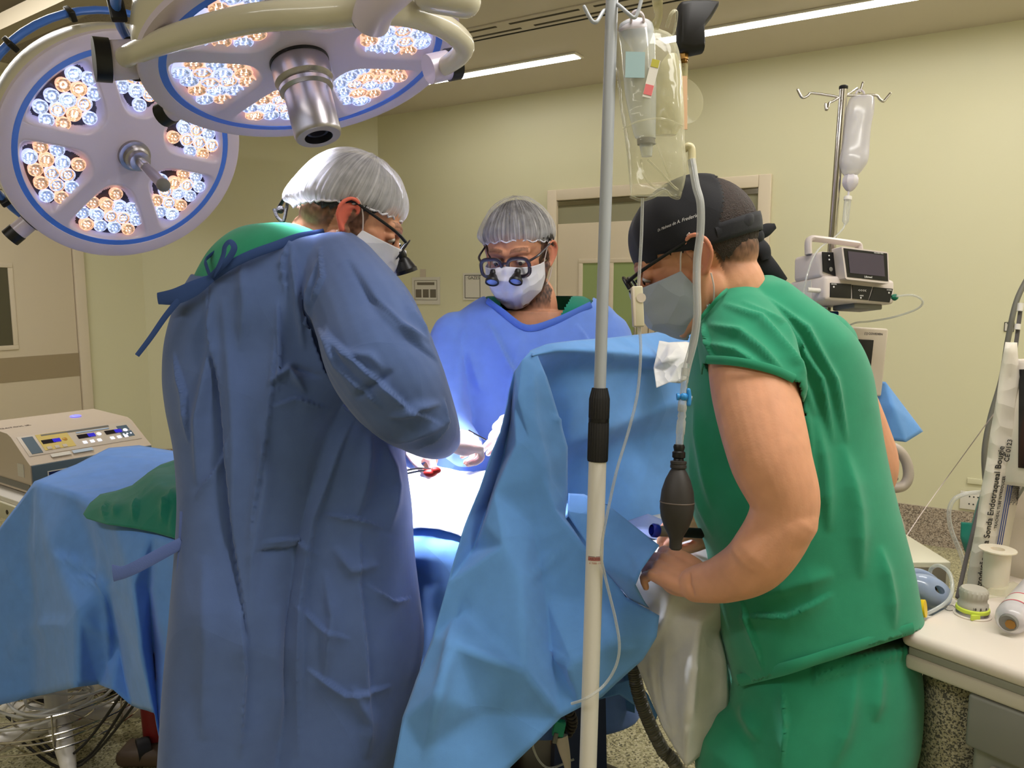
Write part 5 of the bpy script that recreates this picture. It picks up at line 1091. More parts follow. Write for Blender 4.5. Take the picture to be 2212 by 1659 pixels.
for x0, n in ((.078, 0), (.20, 1), (.30, 2)):
    pad(x0+.022, .062, .042, .02, M_blk, 'display', .0036); pad(x0+.05, .062, .026, .018, M_lcdb, 'display', .0042)
    b = MB(); b.ball((x0+.078, .062, .003), (.009,.009,.003), Ms, 16, 6); b.build('knob', M_amb if n == 0 else M_litb, EU)
    for k in range(3):
        MB().box((x0+.012+k*.026, .028, .0042), (.015, .015, .002), Ms, .0009).build('button', M_litb if n else M_cream, EU)
for k in range(3): MB().ball((.361+k*.014, .04, .0035), (.004,.004,.002), Ms, 10, 5).build('button', M_litb, EU)
MB().box((.11, .006+.004, .0), (.065, .018, .002), Me@Matrix.Translation((0,.012,zt+.008))@Matrix.Rotation(.5,4,'X')).build('sticker', M_paper, EU, smooth=False)
MB().box((.185, .010, .0), (.07, .016, .002), Me@Matrix.Translation((0,.012,zt+.009))@Matrix.Rotation(.5,4,'X')).build('sticker', mat('sticker_blue_white', (186,200,216), .6), EU, smooth=False)
for (x0, x1, nm) in ((.05, .125, 'socket'), (.17, .25, 'socket')):
    fr_ = MB().box(((x0+x1)/2, -.007, zt-.05), (x1-x0, .004, .034), Me, .001).build('socket_frame', M_white, EU); MB().box(((x0+x1)/2, -.0095, zt-.05), (x1-x0-.006, .003, .028), Me).build('socket', M_dark if nm and x0 > .1 else mat('deep_blue_plug', (12,30,90), .4), fr_, smooth=False)
MB().tube([Me@Vector((.10,-.012,zt-.05)), Me@Vector((.125,-.03,zt-.04)), Me@Vector((.17,-.05,zt-.005)), Me@Vector((.24,-.06,zt-.01)), Me@Vector((.30,-.09,zt-.04))], .004, 8, 5).build('plug_cord', mat('deep_blue_plug'), EU)
Mt_ = Me@Matrix.Translation((.03, .23, zt+.0925))@Matrix.Rotation(math.atan2(.010,.26), 4, 'X')
text('MEGATOX IR', .022, Mt_@Matrix.Translation((.02,.02,.0)), mat('grey_print', (96,84,78), .7), EU, align='CENTER')
MB().ball((-.055, .235, zt+.092), (.010,.010,.002), Me, 16, 6).build('logo_dot', mat('red_print', (170,50,50), .6), EU)
MB().ball((.30, .30, zt+.097), (.020,.020,.004), Me, 24, 8).build('alarm_lamp', mat('lit_blue_lamp', (120,120,235), .3, emit=(110,110,255), es=1.6), EU)
MB().box((-.0015, .07, zt-.03), (.002, .045, .045), Me).build('rating_label', M_paper, EU, smooth=False)
MB().box((-.0015, .15, zt-.085), (.003, .28, .022), Me).build('vent_strip', M_grey, EU, smooth=False)
CT = thing('equipment_cart', 'cream steel cart under the beige electrosurgical generator', 'cart', Me@Vector((Wd/2, .2, 0)))
MB().box((Wd/2, .22, zt-.125), (Wd+.10, .50, .02), Me, .004).build('shelf', M_white, CT)
MB().box((Wd/2, -.04, zt-.16), (Wd+.10, .012, .055), Me, .003).build('front_rail', mat('cream_enamel', (205,200,176), .45), CT)
MB().box((-.055, .22, zt-.16), (.012, .50, .055), Me, .003).build('side_rail', mat('cream_enamel'), CT)
for y in (.0, .05): MB().cyl(Me@Vector((-.0625, y, zt-.16)), Me@Vector((-.0605, y, zt-.16)), .008).build('screw_hole', M_dark, CT)
for x in (-.04, Wd+.04):
    for y in (-.02, .44): MB().box((x, y, (zt-.14)/2+.03), (.045, .045, zt-.20), Me, .004).build('leg', M_white, CT); MB().ball((x, y, .03), .03, Me).build('caster', M_rub, CT)
MB().box((Wd/2, .22, .35), (Wd+.08, .46, .02), Me, .004).build('shelf', M_white, CT)

# --- notices on the back wall
def notice(px0, py0, px1, py1, label, items):
    n = Vector((-.518,-.855,0)); c = A0+n*.004
    def W(px, py):
        r = (FW+RT*((px-1106)/FX)+UP*((829.5-py)/FX)); t = (c-CAM).dot(n)/r.dot(n); return CAM+r*t
    o0 = W((px0+px1)/2, (py0+py1)/2); w_ = (W(px1, (py0+py1)/2)-W(px0, (py0+py1)/2)).length; h = (W(px0, py0)-W(px0, py1)).length
    M = frame(o0, -WA, z=n); M = Matrix((-WA, Vector((0,0,1)), n)).transposed().to_4x4(); M.translation = o0
    root = thing('paper_notice', label, 'notice', o0); MB().box((0,0,0), (w_, h, .003), M).build('sheet', M_paper, root, smooth=False); items(M, w_, h, root); return root
def it1(M, w_, h, root):
    g = mat('grey_ink', (112,104,92), .8); MB().box((0, h*.26, .002), (w_*.62, h*.1, .001), M).build('title_bar', g, root, smooth=False)
    for k in (-1,0,1): MB().box((k*w_*.26, -h*.1, .002), (w_*.21, h*.3, .001), M, .0004).build('pictogram', g, root)
    b = MB()
    for (x, y, a, c) in ((0, -.34*h, w_*.8, .003), (0, .38*h, w_*.8, .003), (-w_*.4, .02*h, .003, h*.72), (w_*.4, .02*h, .003, h*.72)): b.box((x, y, .002), (a, c, .001), M)
    b.build('border_line', g, root, smooth=False); MB().box((-w_*.1, h*.62, .0), (w_*.2, h*.35, .002), M).build('tape', M_cream, root, smooth=False)
notice(890, 599, 950, 657, 'taped white notice with three square pictograms on the back wall', it1)
def it2(M, w_, h, root):
    b = MB(); g = mat('black_print')
    for (x, y, a, c) in ((0, -.42*h, w_*.86, .004), (0, .42*h, w_*.86, .004), (-w_*.43, 0, .004, h*.84), (w_*.1, 0, .004, h*.84)): b.box((x, y, .002), (a, c, .001), M)
    b.build('border_line', g, root, smooth=False); text('GAZES', .035, M@Matrix.Translation((-w_*.12, h*.32, .002)), g, root)
notice(1000, 590, 1062, 648, 'white notice headed in small capitals, left of the facing surgeon', it2)
# ------------------------------------------------------------------ white pole in front, with the pressure bag
def PP(y, x0=1322, x1=1270, d0=1.20, d1=1.285):
    t = y/1659.0; return P(x0+(x1-x0)*t, y, d0+(d1-d0)*t)
b0_ = PP(1659); t0_ = PP(0); dirp = (b0_-t0_).normalized(); foot = b0_+dirp*((b0_.z-.06)/-dirp.z)
IV = thing('infusion_stand', 'white telescopic infusion stand with black ribbed clamp, in the middle foreground', 'infusion stand', (foot.x, foot.y, 0))
MB().cyl(PP(990), foot, .0145, seg=28).build('lower_tube', M_white, IV)
MB().cyl(PP(-160), PP(850), .0098, seg=24).build('upper_tube', mat('pale_grey_enamel', (172,176,182), .3), IV)
def collar(y0, y1, r): a, c = PP(y0), PP(y1); h = (c-a).length; return MB().lathe([(r*.75, 0), (r*.95, .014 if y0 < 880 else .002), (r, .018 if y0 < 880 else .005), (r, h-.004), (r*.96, h)], zframe(a, c-a), 72, ripple=lambda q, z: .03*math.cos(q*24))
k_ = collar(838, 906, .0165); k_.build('clamp_collar', M_rub, IV); collar(908, 996, .0165).build('clamp_collar', M_rub, IV)
MB().cyl(PP(903), PP(911), .0168, seg=28).build('clamp_ring', M_dark, IV)
for pts in ([(1318,34,1.2), (1306,22,1.2), (1290,46,1.19), (1281,47,1.19), (1273,36,1.19), (1262,15,1.19)], [(1326,5,1.2), (1340,14,1.19), (1358,30,1.18), (1370,38,1.18), (1378,26,1.18), (1388,-10,1.18)]):
    MB().tube([P(*p) for p in pts], .0030, 10, 5, round_caps=True).build('hook', mat('pale_grey_enamel'), IV)
for k in range(5):
    a = math.radians(20+72*k); e = Vector((foot.x+math.cos(a)*.27, foot.y+math.sin(a)*.27, .055)); MB().tube([Vector((foot.x, foot.y, .085)), e], [.018,.014], 12, 1).build('foot', M_white, IV); MB().ball((e.x, e.y, .026), (.026,.026,.026)).build('caster', M_rub, IV)
ps = PP(1207)-FW*.0; Mst = Matrix((RT, -dirp, -FW)).transposed().to_4x4(); Mst.translation = ps
def stick(poly, m, name, r=.0148):
    b = MB(); n = len(poly)
    for (x0, y0, x1, y1) in poly:
        vs_ = []
        for i in range(9):
            a = (x0+(x1-x0)*i/8)/r; vs_ += [(r*math.sin(a), y0, r*math.cos(a)), (r*math.sin(a), y1, r*math.cos(a))]
        b.add(vs_, [(2*i, 2*i+1, 2*i+3, 2*i+2) for i in range(8)], Mst)
    return b.build(name, m, IV)
stick([(-.013,.0060,-.001,.0068), (.0,.0060,.0115,.0068)], mat('dark_red_print', (96,50,52), .6), 'sticker_line', .01492)
stick([(-.013,-.0005,.011,.0055)], mat('faded_red_print', (186,118,112), .7), 'sticker', .01488)
def pole_text(s, size, x, y, m):
    def wp(V):
        Mi = np.array(Mst.inverted()); Mf = np.array(Mst); Q = V@Mi[:3, :3].T+Mi[:3, 3]; a = Q[:, 0]/.01500; Q = np.stack([.01500*np.sin(a), Q[:, 1], .01500*np.cos(a)], 1); return Q@Mf[:3, :3].T+Mf[:3, 3]
    text(s, size, Mst@Matrix.Translation((x, y, 0)), m, IV, 'sticker_lettering', ext=0, warp=wp)
pole_text('LABOMED', .0052, -.001, .0025, mat('dark_red_print')); pole_text('A 7000 1101', .0045, .001, -.0045, mat('orange_red_print', (190,110,90), .7))

# pressure bag
M_film = clear('clear_pvc', (232,228,200), .13, .75, .05, noise=22); M_film2 = clear('yellowed_pvc', (206,198,150), .40, .8, .12, noise=14)
M_fluid = clear('saline_bottle', (216,222,226), .35, .8, .1)
PB = thing('pressure_bag', 'clear plastic pressure infusion bag hanging from the white stand hook', 'pressure bag', P(1405,250,1.22))
def rowsX(rows, n=6, seg=56, p=2.4): return MB().rows([(y, xl, xr, d, th) for y, xl, xr, d, th in rows], n, seg, p)
b = rowsX([(62,1338,1424,1.22,.010), (78,1329,1452,1.22,.028), (120,1328,1468,1.22,.05), (180,1334,1474,1.22,.062), (240,1342,1477,1.22,.066), (300,1352,1478,1.22,.066), (360,1358,1482,1.22,.062), (400,1361,1478,1.22,.04), (424,1363,1470,1.22,.012)], 6, 72)
me = bpy.data.meshes.new('s'); me.from_pydata([tuple(v) for v in b.v], [], b.f); me.update(); crumple_me(me, .004, 16, 81, stretch=(1,1,.35)); attach(me, 'sleeve', M_film, PB)
MB().tube([P(1361,424,1.22), P(1385,432,1.22), P(1410,426,1.22), P(1436,412,1.22), P(1450,424,1.22), P(1466,428,1.22), P(1471,415,1.22)], .0022, 8, 5).build('weld_seam', M_film, PB)
MB().tube([P(1345,278,1.185), P(1380,262,1.175), P(1430,256,1.175), P(1477,272,1.185)], .0014, 8, 5).build('weld_seam', M_film, PB)
MB().tube([P(1405,70,1.22), P(1422,40,1.21), P(1420,0,1.20), P(1418,-60,1.2)], [.012,.007,.010,.012], 12, 5, flat=(1,.35)).build('hanging_loop', M_film2, PB)
MB().tube([P(1440,60,1.22), P(1450,30,1.21), P(1462,26,1.21), P(1456,70,1.22), P(1440,90,1.22)], .004, 8, 5, flat=(1,.5)).build('hanging_loop', M_film, PB)
b = rowsX([(118,1440,1462,1.225,.018), (150,1420,1470,1.225,.034), (200,1414,1474,1.225,.04), (260,1412,1476,1.225,.04), (292,1416,1460,1.225,.022)], 6, 48); b.build('bladder', M_film2, PB)
MB().lathe([(.0004,0), (.036,.0), (.0375,.001), (.036,.002), (.0004,.002)], zframe(P(1474,218,1.235), -FW+RT*.3), 40).build('film_disc', clear('thin_film', (225,220,190), .05, .5, .1), PB)
MB().box((0,0,0), (.008,.085,.002), frame(P(1479,222,1.225), RT, UP)).build('printed_strip', mat('peach_print', (214,176,140), .7), PB)
SB = thing('saline_bottle', 'saline bottle inside the clear pressure bag, upside down under a white cap', 'bottle', P(1378,200,1.22))
b = rowsX([(40,1368,1384,1.22,.012), (48,1345,1405,1.22,.034), (62,1336,1412,1.22,.044), (110,1343,1415,1.22,.05), (200,1350,1417,1.22,.048), (285,1368,1416,1.22,.04), (300,1376,1416,1.22,.032)], 6, 56, 2.1); b.build('bottle_body', M_fluid, SB)
b = rowsX([(40,1368,1384,1.22,.012), (48,1345,1405,1.22,.036), (64,1336,1410,1.22,.046), (72,1337,1408,1.22,.046)], 5, 48, 2.1); b.build('bottle_base', mat('milky_plastic', (206,200,206), .35, sss=.1), SB)
b = rowsX([(300,1376,1414,1.22,.034), (312,1377,1416,1.22,.034)], 2, 40, 2); b.build('neck_ring', M_grey, SB)
b = rowsX([(312,1381,1410,1.22,.026), (338,1386,1408,1.22,.02)], 2, 40, 2); b.build('neck', M_fluid, SB)
MB().tube([P(1363,47,1.2), P(1366,30,1.19), P(1376,24,1.185), P(1388,32,1.19), P(1391,46,1.2)], .0035, 8, 5, flat=(1,.6)).build('hang_ring', mat('milky_plastic'), SB)
Ml_ = frame(P(1372,140,1.188), RT+UP*-.02, UP); MB().box((0,0,0), (.030,.040,.001), Ml_).build('blue_label', mat('faded_blue_print', (150,176,178), .7), SB, smooth=False)
Ml_ = frame(P(1407,170,1.188), RT-UP*.25, UP+RT*.1); lb = MB().box((0,0,0), (.014,.060,.001), Ml_).build('side_label', M_paper, SB, smooth=False)
MB().box((0,.024,.0008), (.012,.012,.0006), Ml_).build('label_band', mat('olive_print', (176,168,60), .7), lb, smooth=False); MB().box((0,-.018,.0008), (.013,.016,.0006), Ml_).build('label_band', mat('pink_print', (214,110,110), .7), lb, smooth=False)
for pts in ([(1385,345,1.215), (1392,380,1.21), (1415,405,1.20), (1440,400,1.21)], [(1400,345,1.2), (1430,375,1.195), (1452,400,1.2), (1464,410,1.21)], [(1418,310,1.2), (1432,345,1.195), (1448,385,1.2)]):
    o = MB().tube([P(*p) for p in pts], .0018, 8, 5).build('tube_loop', M_film, PB)
# small inflation bulb with valve, upside down at the top
BB = thing('inflation_bulb', 'flattened black rubber bulb with brass fitting, above the clear pressure bag', 'rubber bulb', P(1495,60,1.23))
px_ = [(1462,108), (1463,60), (1463,16), (1468,10), (1490,7), (1530,7), (1551,10), (1550,16), (1538,36), (1522,56), (1518,66), (1520,100), (1519,112), (1495,117), (1468,114)]
cz_ = P(1495,62,1.23); sc2 = 1.23/FX; b = MB(); 
for zz, k in ((-.016,.90), (-.011,.985), (0,1.0), (.011,.985), (.016,.90)): pass
bm_poly = [((x-1495)*sc2, -(y-62)*sc2) for x, y in px_]; Mb = Matrix((RT, UP, -FW)).transposed().to_4x4(); Mb.translation = cz_
vs_ = []; lay = [(-.019,.82), (-.015,.94), (-.006,1.0), (.006,1.0), (.015,.94), (.019,.82)]; n_ = len(bm_poly)
for zz, k in lay: vs_ += [(x*k, y*k, zz) for x, y in bm_poly]
b.add(vs_, [tuple(range(n_-1, -1, -1)), tuple(range(5*n_, 6*n_))]+[(L_*n_+i, L_*n_+(i+1) % n_, (L_+1)*n_+(i+1) % n_, (L_+1)*n_+i) for L_ in range(5) for i in range(n_)], Mb)
b.build('bulb', M_rub, BB, angle=50)
M_brass = mat('brass', (150,112,60), .3, .9)
MB().cyl(P(1477,110,1.235), P(1477,130,1.235), .0078, seg=8).build('brass_fitting', M_brass, BB)
MB().lathe([(.006,0), (.0065,.004), (.0045,.006), (.006,.009), (.0045,.011), (.0055,.014)], zframe(P(1477,129,1.235), -UP), 20).build('brass_fitting', M_brass, BB)
MB().cyl(P(1477,140,1.235), P(1476,172,1.235), .0068, seg=20).build('luer_socket', M_film2, BB)
# tubing to the hand bulb
M_tube = clear('clear_tubing', (214,216,214), .30, .9, .05)
HT = thing('air_tube', 'thick clear tube from the pressure bag down to the blue stopcock', 'tube', P(1500,500,1.2))
el = MB().tube([P(1478,322,1.22), P(1488,316,1.215), P(1494,324,1.215), P(1495,356,1.215)], .0062, 14, 5).build('elbow', mat('amber_plastic', (206,196,156), .25), HT)
MB().tube([P(1494,345,1.21), P(1503,400,1.205), P(1513,440,1.20), P(1513,500,1.20), P(1506,560,1.20), P(1505,620,1.195), P(1506,680,1.19), P(1499,735,1.19), P(1486,785,1.19), P(1480,812,1.19)], .0062, 16, 8).build('hose', M_tube, HT)
MB().tube([P(1494,345,1.21), P(1503,400,1.205), P(1513,440,1.20), P(1513,500,1.20), P(1506,560,1.20), P(1505,620,1.195), P(1506,680,1.19), P(1499,735,1.19), P(1486,785,1.19)], .0030, 10, 8).build('bore', mat('tube_bore', (150,152,156), .3), HT)
SQ = thing('stopcock', 'clear stopcock with blue lever in the thick tube above the squeeze bulb', 'stopcock', P(1477,857,1.19))
MB().lathe([(.0062,0), (.0062,.022), (.0052,.024), (.0052,.05), (.0066,.052), (.0066,.066), (.0055,.068)], zframe(P(1481,795,1.19), P(1475,860,1.19)-P(1481,795,1.19)), 24).build('luer_connector', M_tube, SQ)
MB().cyl(P(1464,857,1.19), P(1494,861,1.19), .0042, seg=16).build('side_port', M_tube, SQ)
bl = mat('blue_lever_plastic', (50,140,210), .35); MB().ball(tuple(P(1477,857,1.188)), (.0065,.0065,.0065)).build('valve_body', bl, SQ)
MB().tube([P(1487,843,1.188), P(1489,857,1.188), P(1488,873,1.188)], .0035, 10, 3, round_caps=True).build('lever', bl, SQ); MB().cyl(P(1462,857,1.19), P(1467,857,1.19), .0055).build('cap', bl, SQ)
MB().lathe([(.006,0), (.0068,.006), (.0055,.012), (.0068,.018), (.0055,.022), (.0070,.026), (.0070,.045), (.0060,.047), (.0060,.085), (.0052,.087)], zframe(P(1475,874,1.19), P(1467,965,1.19)-P(1475,874,1.19)), 24).build('luer_connector', M_tube, SQ)
SQB = thing('squeeze_bulb', 'dark grey oval squeeze bulb hanging in front of the green tunic', 'rubber bulb', P(1461,1085,1.19))
zb = zframe(P(1467,960,1.19), P(1459,1190,1.19)-P(1467,960,1.19)); M_bulb = mat('dark_grey_rubber', (50,46,44), .55, bump=(200,.15,.0005))
H_ = (P(1459,1170,1.19)-P(1467,960,1.19)).length
MB().lathe([(.0075,0), (.009,.004), (.0075,.010), (.010,.012), (.010,.020), (.0075,.022), (.0085,.026)], zb, 28).build('valve', M_dark, SQB)
MB().lathe([(.0085,.025), (.0125,.026), (.0125,.030), (.0115,.031), (.0125,.032), (.0125,.036), (.0105,.038), (.013,.042), (.019,.054), (.0245,.072), (.0262,.090), (.0262,.098), (.0245,.112), (.019,.128), (.0125,.140), (.0098,.148), (.0098,.160), (.007,.163)], zb, 48).build('bulb', M_bulb, SQB)
MB().lathe([(.0263,.0885), (.0268,.0895), (.0263,.0905)], zb, 48, cap=False).build('mould_seam', mat('brown_seam', (96,84,76), .5), SQB)
MB().box((0,-.004,.158), (.008,.008,.012), zb, .0015).build('white_valve', M_white, SQB)
# laryngoscope-like dark tube held in the hands
LG = thing('endotracheal_tool', 'dark tube with a bright blue ring end held beside the patient head', 'instrument', P(1450,1148,1.40))
MB().cyl(P(1424,1147,1.40), P(1515,1152,1.44), .0095, seg=20).build('barrel', M_rub, LG)
MB().lathe([(.010,0), (.0125,.003), (.0125,.012), (.010,.015), (.007,.014), (.007,0)], zframe(P(1407,1145,1.395), P(1424,1147,1.40)-P(1407,1145,1.395)), 28, cap=False).build('blue_ring_end', mat('deep_blue_plastic', (24,40,170), .3), LG)
MB().cyl(P(1420,1147,1.398), P(1440,1148,1.405), .0098, seg=20).build('sleeve', M_grey, LG)
# drip line
IL = thing('drip_line', 'thin infusion line with a white roller clamp running down beside the white stand', 'infusion line', P(1380,660,1.2))
MB().tube([P(1388,428,1.22), P(1386,500,1.22), P(1383,560,1.22), P(1379,622,1.22)], .0026, 10, 6).build('line', M_tube, IL)
MB().tube([P(1381,706,1.22), P(1384,760,1.22), P(1377,850,1.22), P(1358,930,1.22), P(1334,1010,1.22), P(1318,1080,1.225), P(1304,1150,1.23), P(1299,1200,1.24), P(1306,1240,1.25), P(1318,1290,1.25), P(1330,1340,1.25), P(1338,1395,1.25), P(1330,1440,1.25), P(1305,1480,1.25), P(1268,1508,1.24), P(1235,1520,1.26)], .0023, 10, 8).build('line', M_tube, IL)
Mk = zframe(P(1377,620,1.215), P(1381,706,1.215)-P(1377,620,1.215), RT); MB().box((-.001,0,.031), (.017,.012,.064), Mk, .002).build('roller_clamp', mat('ivory_plastic', (206,198,170), .35), IL)
MB().box((-.008,0,.031), (.004,.016,.062), Mk, .001).build('clamp_flange', M_cream, IL); MB().cyl(Mk@Vector((.004,-.007,.018)), Mk@Vector((.004,.007,.018)), .0075).build('clamp_wheel', M_cream, IL)

# ------------------------------------------------------------------ ribbed hose and connectors below
rp = [P(1368,1440,1.60), P(1380,1500,1.60), P(1402,1560,1.60), P(1432,1620,1.60), P(1470,1680,1.60)]; rp2 = rp+[Vector((rp[-1].x+.10, rp[-1].y, .12)), Vector((rp[-1].x+.3, rp[-1].y+.1, .03))]
Q = catmull([tuple(p) for p in rp2], 40); rr = [.0135+.0016*math.sin(i*1.9) for i in range(len(Q))]
o = MB().tube([tuple(q) for q in Q], rr, 18, 1).build('ribbed_hose', mat('smoky_hose_plastic', (116,112,96), .3)); tag(o, 'smoky grey ribbed breathing hose going down past the white sheet', 'hose')
CN = thing('cable_connector', 'green and grey plug with a coiled dark cord, under the front drape edge', 'connector', P(1210,1600,1.72))
Mc_ = frame(P(1207,1572,1.72), RT*.93-UP*.2, UP); MB().box((0,0,0), (.026,.034,.02), Mc_, .003).build('green_socket', mat('teal_green_plastic', (20,150,116), .4), CN)
MB().box((-.004,-.02,.008), (.010,.024,.01), Mc_, .002).build('latch', M_grey, CN)
MB().tube([P(1212,1590,1.72), P(1219,1622,1.72), P(1225,1650,1.72), P(1230,1690,1.72)], [.015,.0125,.0085,.003], 16, 3, flat=(1,.7)).build('plug_body', M_cream, CN)
hp = []
for i in range(90):
    t = i/89; c_2 = P(1222+14*math.sin(t*3.1), 1530+56*t, 1.74); a = t*2*math.pi*7.5; hp.append(c_2+RT*(.010*math.cos(a))+UP*(.010*math.sin(a))*.6+FW*(.010*math.sin(a)))
MB().tube(hp, .0035, 8, 1).build('coiled_cord', mat('brown_cord', (62,54,46), .5), CN)
o = MB().tube([P(1235,1525,1.70), P(1160,1590,1.72), P(1155,1625,1.72), P(1185,1659,1.72), P(1240,1640,1.72)], .0025, 8, 7).build('clear_line', M_tube); tag(o, 'thin clear line looping around the green plug below the drape', 'tube')

# ------------------------------------------------------------------ infusion pump stand at right
st0 = P(1822,190,2.02); st1 = P(1798,520,2.06); sd_ = (st1-st0).normalized(); sf = st0+sd_*((st0.z-.08)/-sd_.z)
IS = thing('drip_stand', 'chrome drip stand with four hooks carrying the infusion pump, right of the black cap', 'infusion stand', (sf.x, sf.y, 0))
MB().cyl(st0, sf, .0105, seg=24).build('pole', M_chrome, IS)
MB().lathe([(.0105,-.004), (.0112,-.003), (.0112,.004), (.009,.006)], zframe(st0, -sd_), 20).build('end_cap', M_dark, IS)
for pts in ([(1812,210,2.0), (1790,206,2.0), (1753,201,2.0), (1746,206,2.0), (1737,211,2.0), (1730,208,2.0), (1723,194,2.0)], [(1812,211,2.0), (1800,218,1.96), (1791,223,1.93), (1788,232,1.92), (1785,238,1.92), (1783,225,1.92)], [(1829,206,2.02), (1860,206,2.02), (1892,206,2.02), (1900,214,2.02), (1908,219,2.02), (1914,213,2.02), (1923,202,2.02)], [(1829,206,2.04), (1842,197,2.08), (1852,191,2.1), (1857,199,2.1), (1861,190,2.1), (1864,179,2.1)]):
    MB().tube([P(*p) for p in pts], .0033, 10, 4, round_caps=True).build('hook', M_chrome, IS)
for k in range(5):
    a = math.radians(40+72*k); e = Vector((sf.x+math.cos(a)*.26, sf.y+math.sin(a)*.26, .055)); MB().tube([Vector((sf.x, sf.y, .085)), e], [.016,.012], 12, 1).build('foot', M_chrome, IS); MB().ball((e.x, e.y, .026), .026).build('caster', M_rub, IS)
IB = thing('infusion_bottle', 'half full clear infusion bottle hanging from the chrome stand hook', 'bottle', P(1848,290,2.02))
b = MB().rows([(208,1842,1884,2.03,.03), (214,1836,1887,2.03,.045), (240,1828,1886,2.03,.055), (280,1822,1879,2.03,.052), (320,1818,1876,2.03,.055), (340,1813,1874,2.03,.064), (356,1813,1869,2.03,.062), (372,1820,1858,2.03,.045), (380,1826,1850,2.03,.03)], 6, 48, 2.2); b.build('bottle_body', clear('frosted_pe', (226,222,230), .42, .85, .2), IB)
b = MB().rows([(240,1831,1883,2.03,.048), (280,1825,1876,2.03,.046), (320,1821,1873,2.03,.048), (345,1817,1870,2.03,.056), (366,1824,1858,2.03,.044)], 5, 40, 2.2); b.build('fluid', clear('saline_fluid', (206,204,222), .22, .5, .05), IB)
MB().lathe([(.016,0), (.017,.004), (.020,.010), (.020,.020), (.018,.026), (.013,.034), (.008,.040), (.004,.042)], zframe(P(1838,379,2.03), P(1835,412,2.03)-P(1838,379,2.03)), 24, ripple=lambda a, z: .05*math.cos(a*8)).build('screw_cap', mat('milky_plastic'), IB)
MB().tube([P(1850,212,2.03), P(1850,200,2.03), P(1858,194,2.03), P(1866,200,2.03), P(1866,212,2.03)], .0028, 8, 4).build('hang_ring', mat('milky_plastic'), IB)
DC = thing('drip_chamber', 'clear drip chamber with its thin line looping to the pump, under the infusion bottle', 'drip chamber', P(1829,455,2.03))
MB().tube([P(1834,410,2.03), P(1832,426,2.03)], .0028, 8, 1).build('spike', mat('milky_plastic'), DC)
zc = zframe(P(1832,424,2.03), P(1826,482,2.03)-P(1832,424,2.03)); MB().lathe([(.009,0), (.0102,.003), (.0102,.010), (.0085,.011)], zc, 24).build('chamber_cap', M_white, DC)
MB().lathe([(.0086,.010), (.0082,.066), (.006,.070), (.003,.076)], zc, 24).build('chamber', M_tube, DC)
MB().tube([P(1825,484,2.03), P(1820,495,2.02), P(1800,515,2.0), P(1772,535,1.95), P(1755,560,1.92), P(1742,600,1.9), P(1735,640,1.9), P(1738,655,1.88)], .0022, 8, 7).build('line', M_tube, DC)
# pump
yw = math.radians(18); X_ = (RT*math.cos(yw)+FW*math.sin(yw)).normalized(); Z_ = UP.copy(); 
Mp_ = frame(P(1843,588,1.93), X_-UP*.015, z=UP+X_*.02); 
IPm = thing('infusion_pump', 'white infusion pump with dark display clamped to the chrome stand', 'infusion pump', P(1843,588,1.93))
M_pw = mat('pump_white', (214,202,196), .4)
def Z2(zx, zy): return ((zx-850)*.000205, (640-zy)*.000198)
fy = 1 if (Mp_.to_3x3()@Vector((0,1,0))).dot(FW) > 0 else -1
def pb(x0, y0, x1, y1, d0, d1, m, name, parent=IPm, bev=.004):
    (ax, az), (bx, bz) = Z2(x0, y1), Z2(x1, y0); return MB().box(((ax+bx)/2, fy*(d0+d1)/2, (az+bz)/2), (bx-ax, abs(d1-d0), bz-az), Mp_, bev).build(name, m, parent)
pb(440, 700, 1500, 1015, 0, .14, M_pw, 'lower_housing', bev=.01); pb(430, 385, 1450, 720, .012, .12, M_pw, 'upper_housing', bev=.01)
pb(505, 795, 815, 975, -.003, .004, M_dark, 'door_panel', bev=.001)
def quad(pts, d0, m, name, parent=IPm, th=.003):
    P2 = [Z2(*p) for p in pts]; n = len(P2); b = MB(); vs_ = [(x, fy*d0, z) for x, z in P2]+[(x, fy*(d0+th), z) for x, z in P2]
    b.add(vs_, [tuple(range(n)), tuple(range(2*n-1, n-1, -1))]+[(i, (i+1) % n, n+(i+1) % n, n+i) for i in range(n)], Mp_); return b.build(name, m, parent, smooth=False)
quad([(830,803), (1130,812), (1072,985), (838,975)], -.003, M_dark, 'door_panel'); quad([(1155,812), (1450,820), (1400,998), (1088,988)], -.003, M_dark, 'door_panel')
quad([(425,405), (585,400), (625,695), (445,650)], .008, M_dark, 'key_panel'); quad([(1275,430), (1400,445), (1445,690), (1300,710)], .008, M_dark, 'key_panel')
bz = quad([(578,360), (595,350), (1260,375), (1278,390), (1302,760), (1285,775), (660,755), (640,740)], -.022, M_pw, 'screen_bezel', th=.035)
quad([(603,372), (1255,392), (1278,745), (665,725)], -.0235, M_dark, 'screen_glass', bz); quad([(663,405), (1195,420), (1222,690), (697,675)], -.0245, M_scr2, 'lcd', bz)
for zx, zy, m_ in ((1328,488,mat('red_key', (150,70,74), .5)), (1340,568,M_wink), (1352,648,M_grey), (538,618,M_grey)):
    x, z = Z2(zx, zy); MB().lathe([(.0004,.0), (.0045,0), (.0055,.0015), (.0004,.002)], Mp_@Matrix.Translation((x, fy*.006, z))@Matrix.Rotation(fy*math.pi/2, 4, 'X'), 20).build('key', m_, IPm)
for zx, zy in ((512,450), (516,500)): x, z = Z2(zx, zy); MB().ball((x, fy*.006, z), .0022, Mp_, 10, 6).build('indicator', M_wink, IPm)
def ptext(s, zx, zy, size, m=M_wink, dy=-.0045, par=IPm):
    x, z = Z2(zx, zy); M = Mp_@Matrix.Translation((x, fy*dy, z))@Matrix.Rotation(math.pi/2, 4, 'X')
    if fy < 0: M = M@Matrix.Rotation(math.pi, 4, 'Y')
    text(s, size, M, m, par)
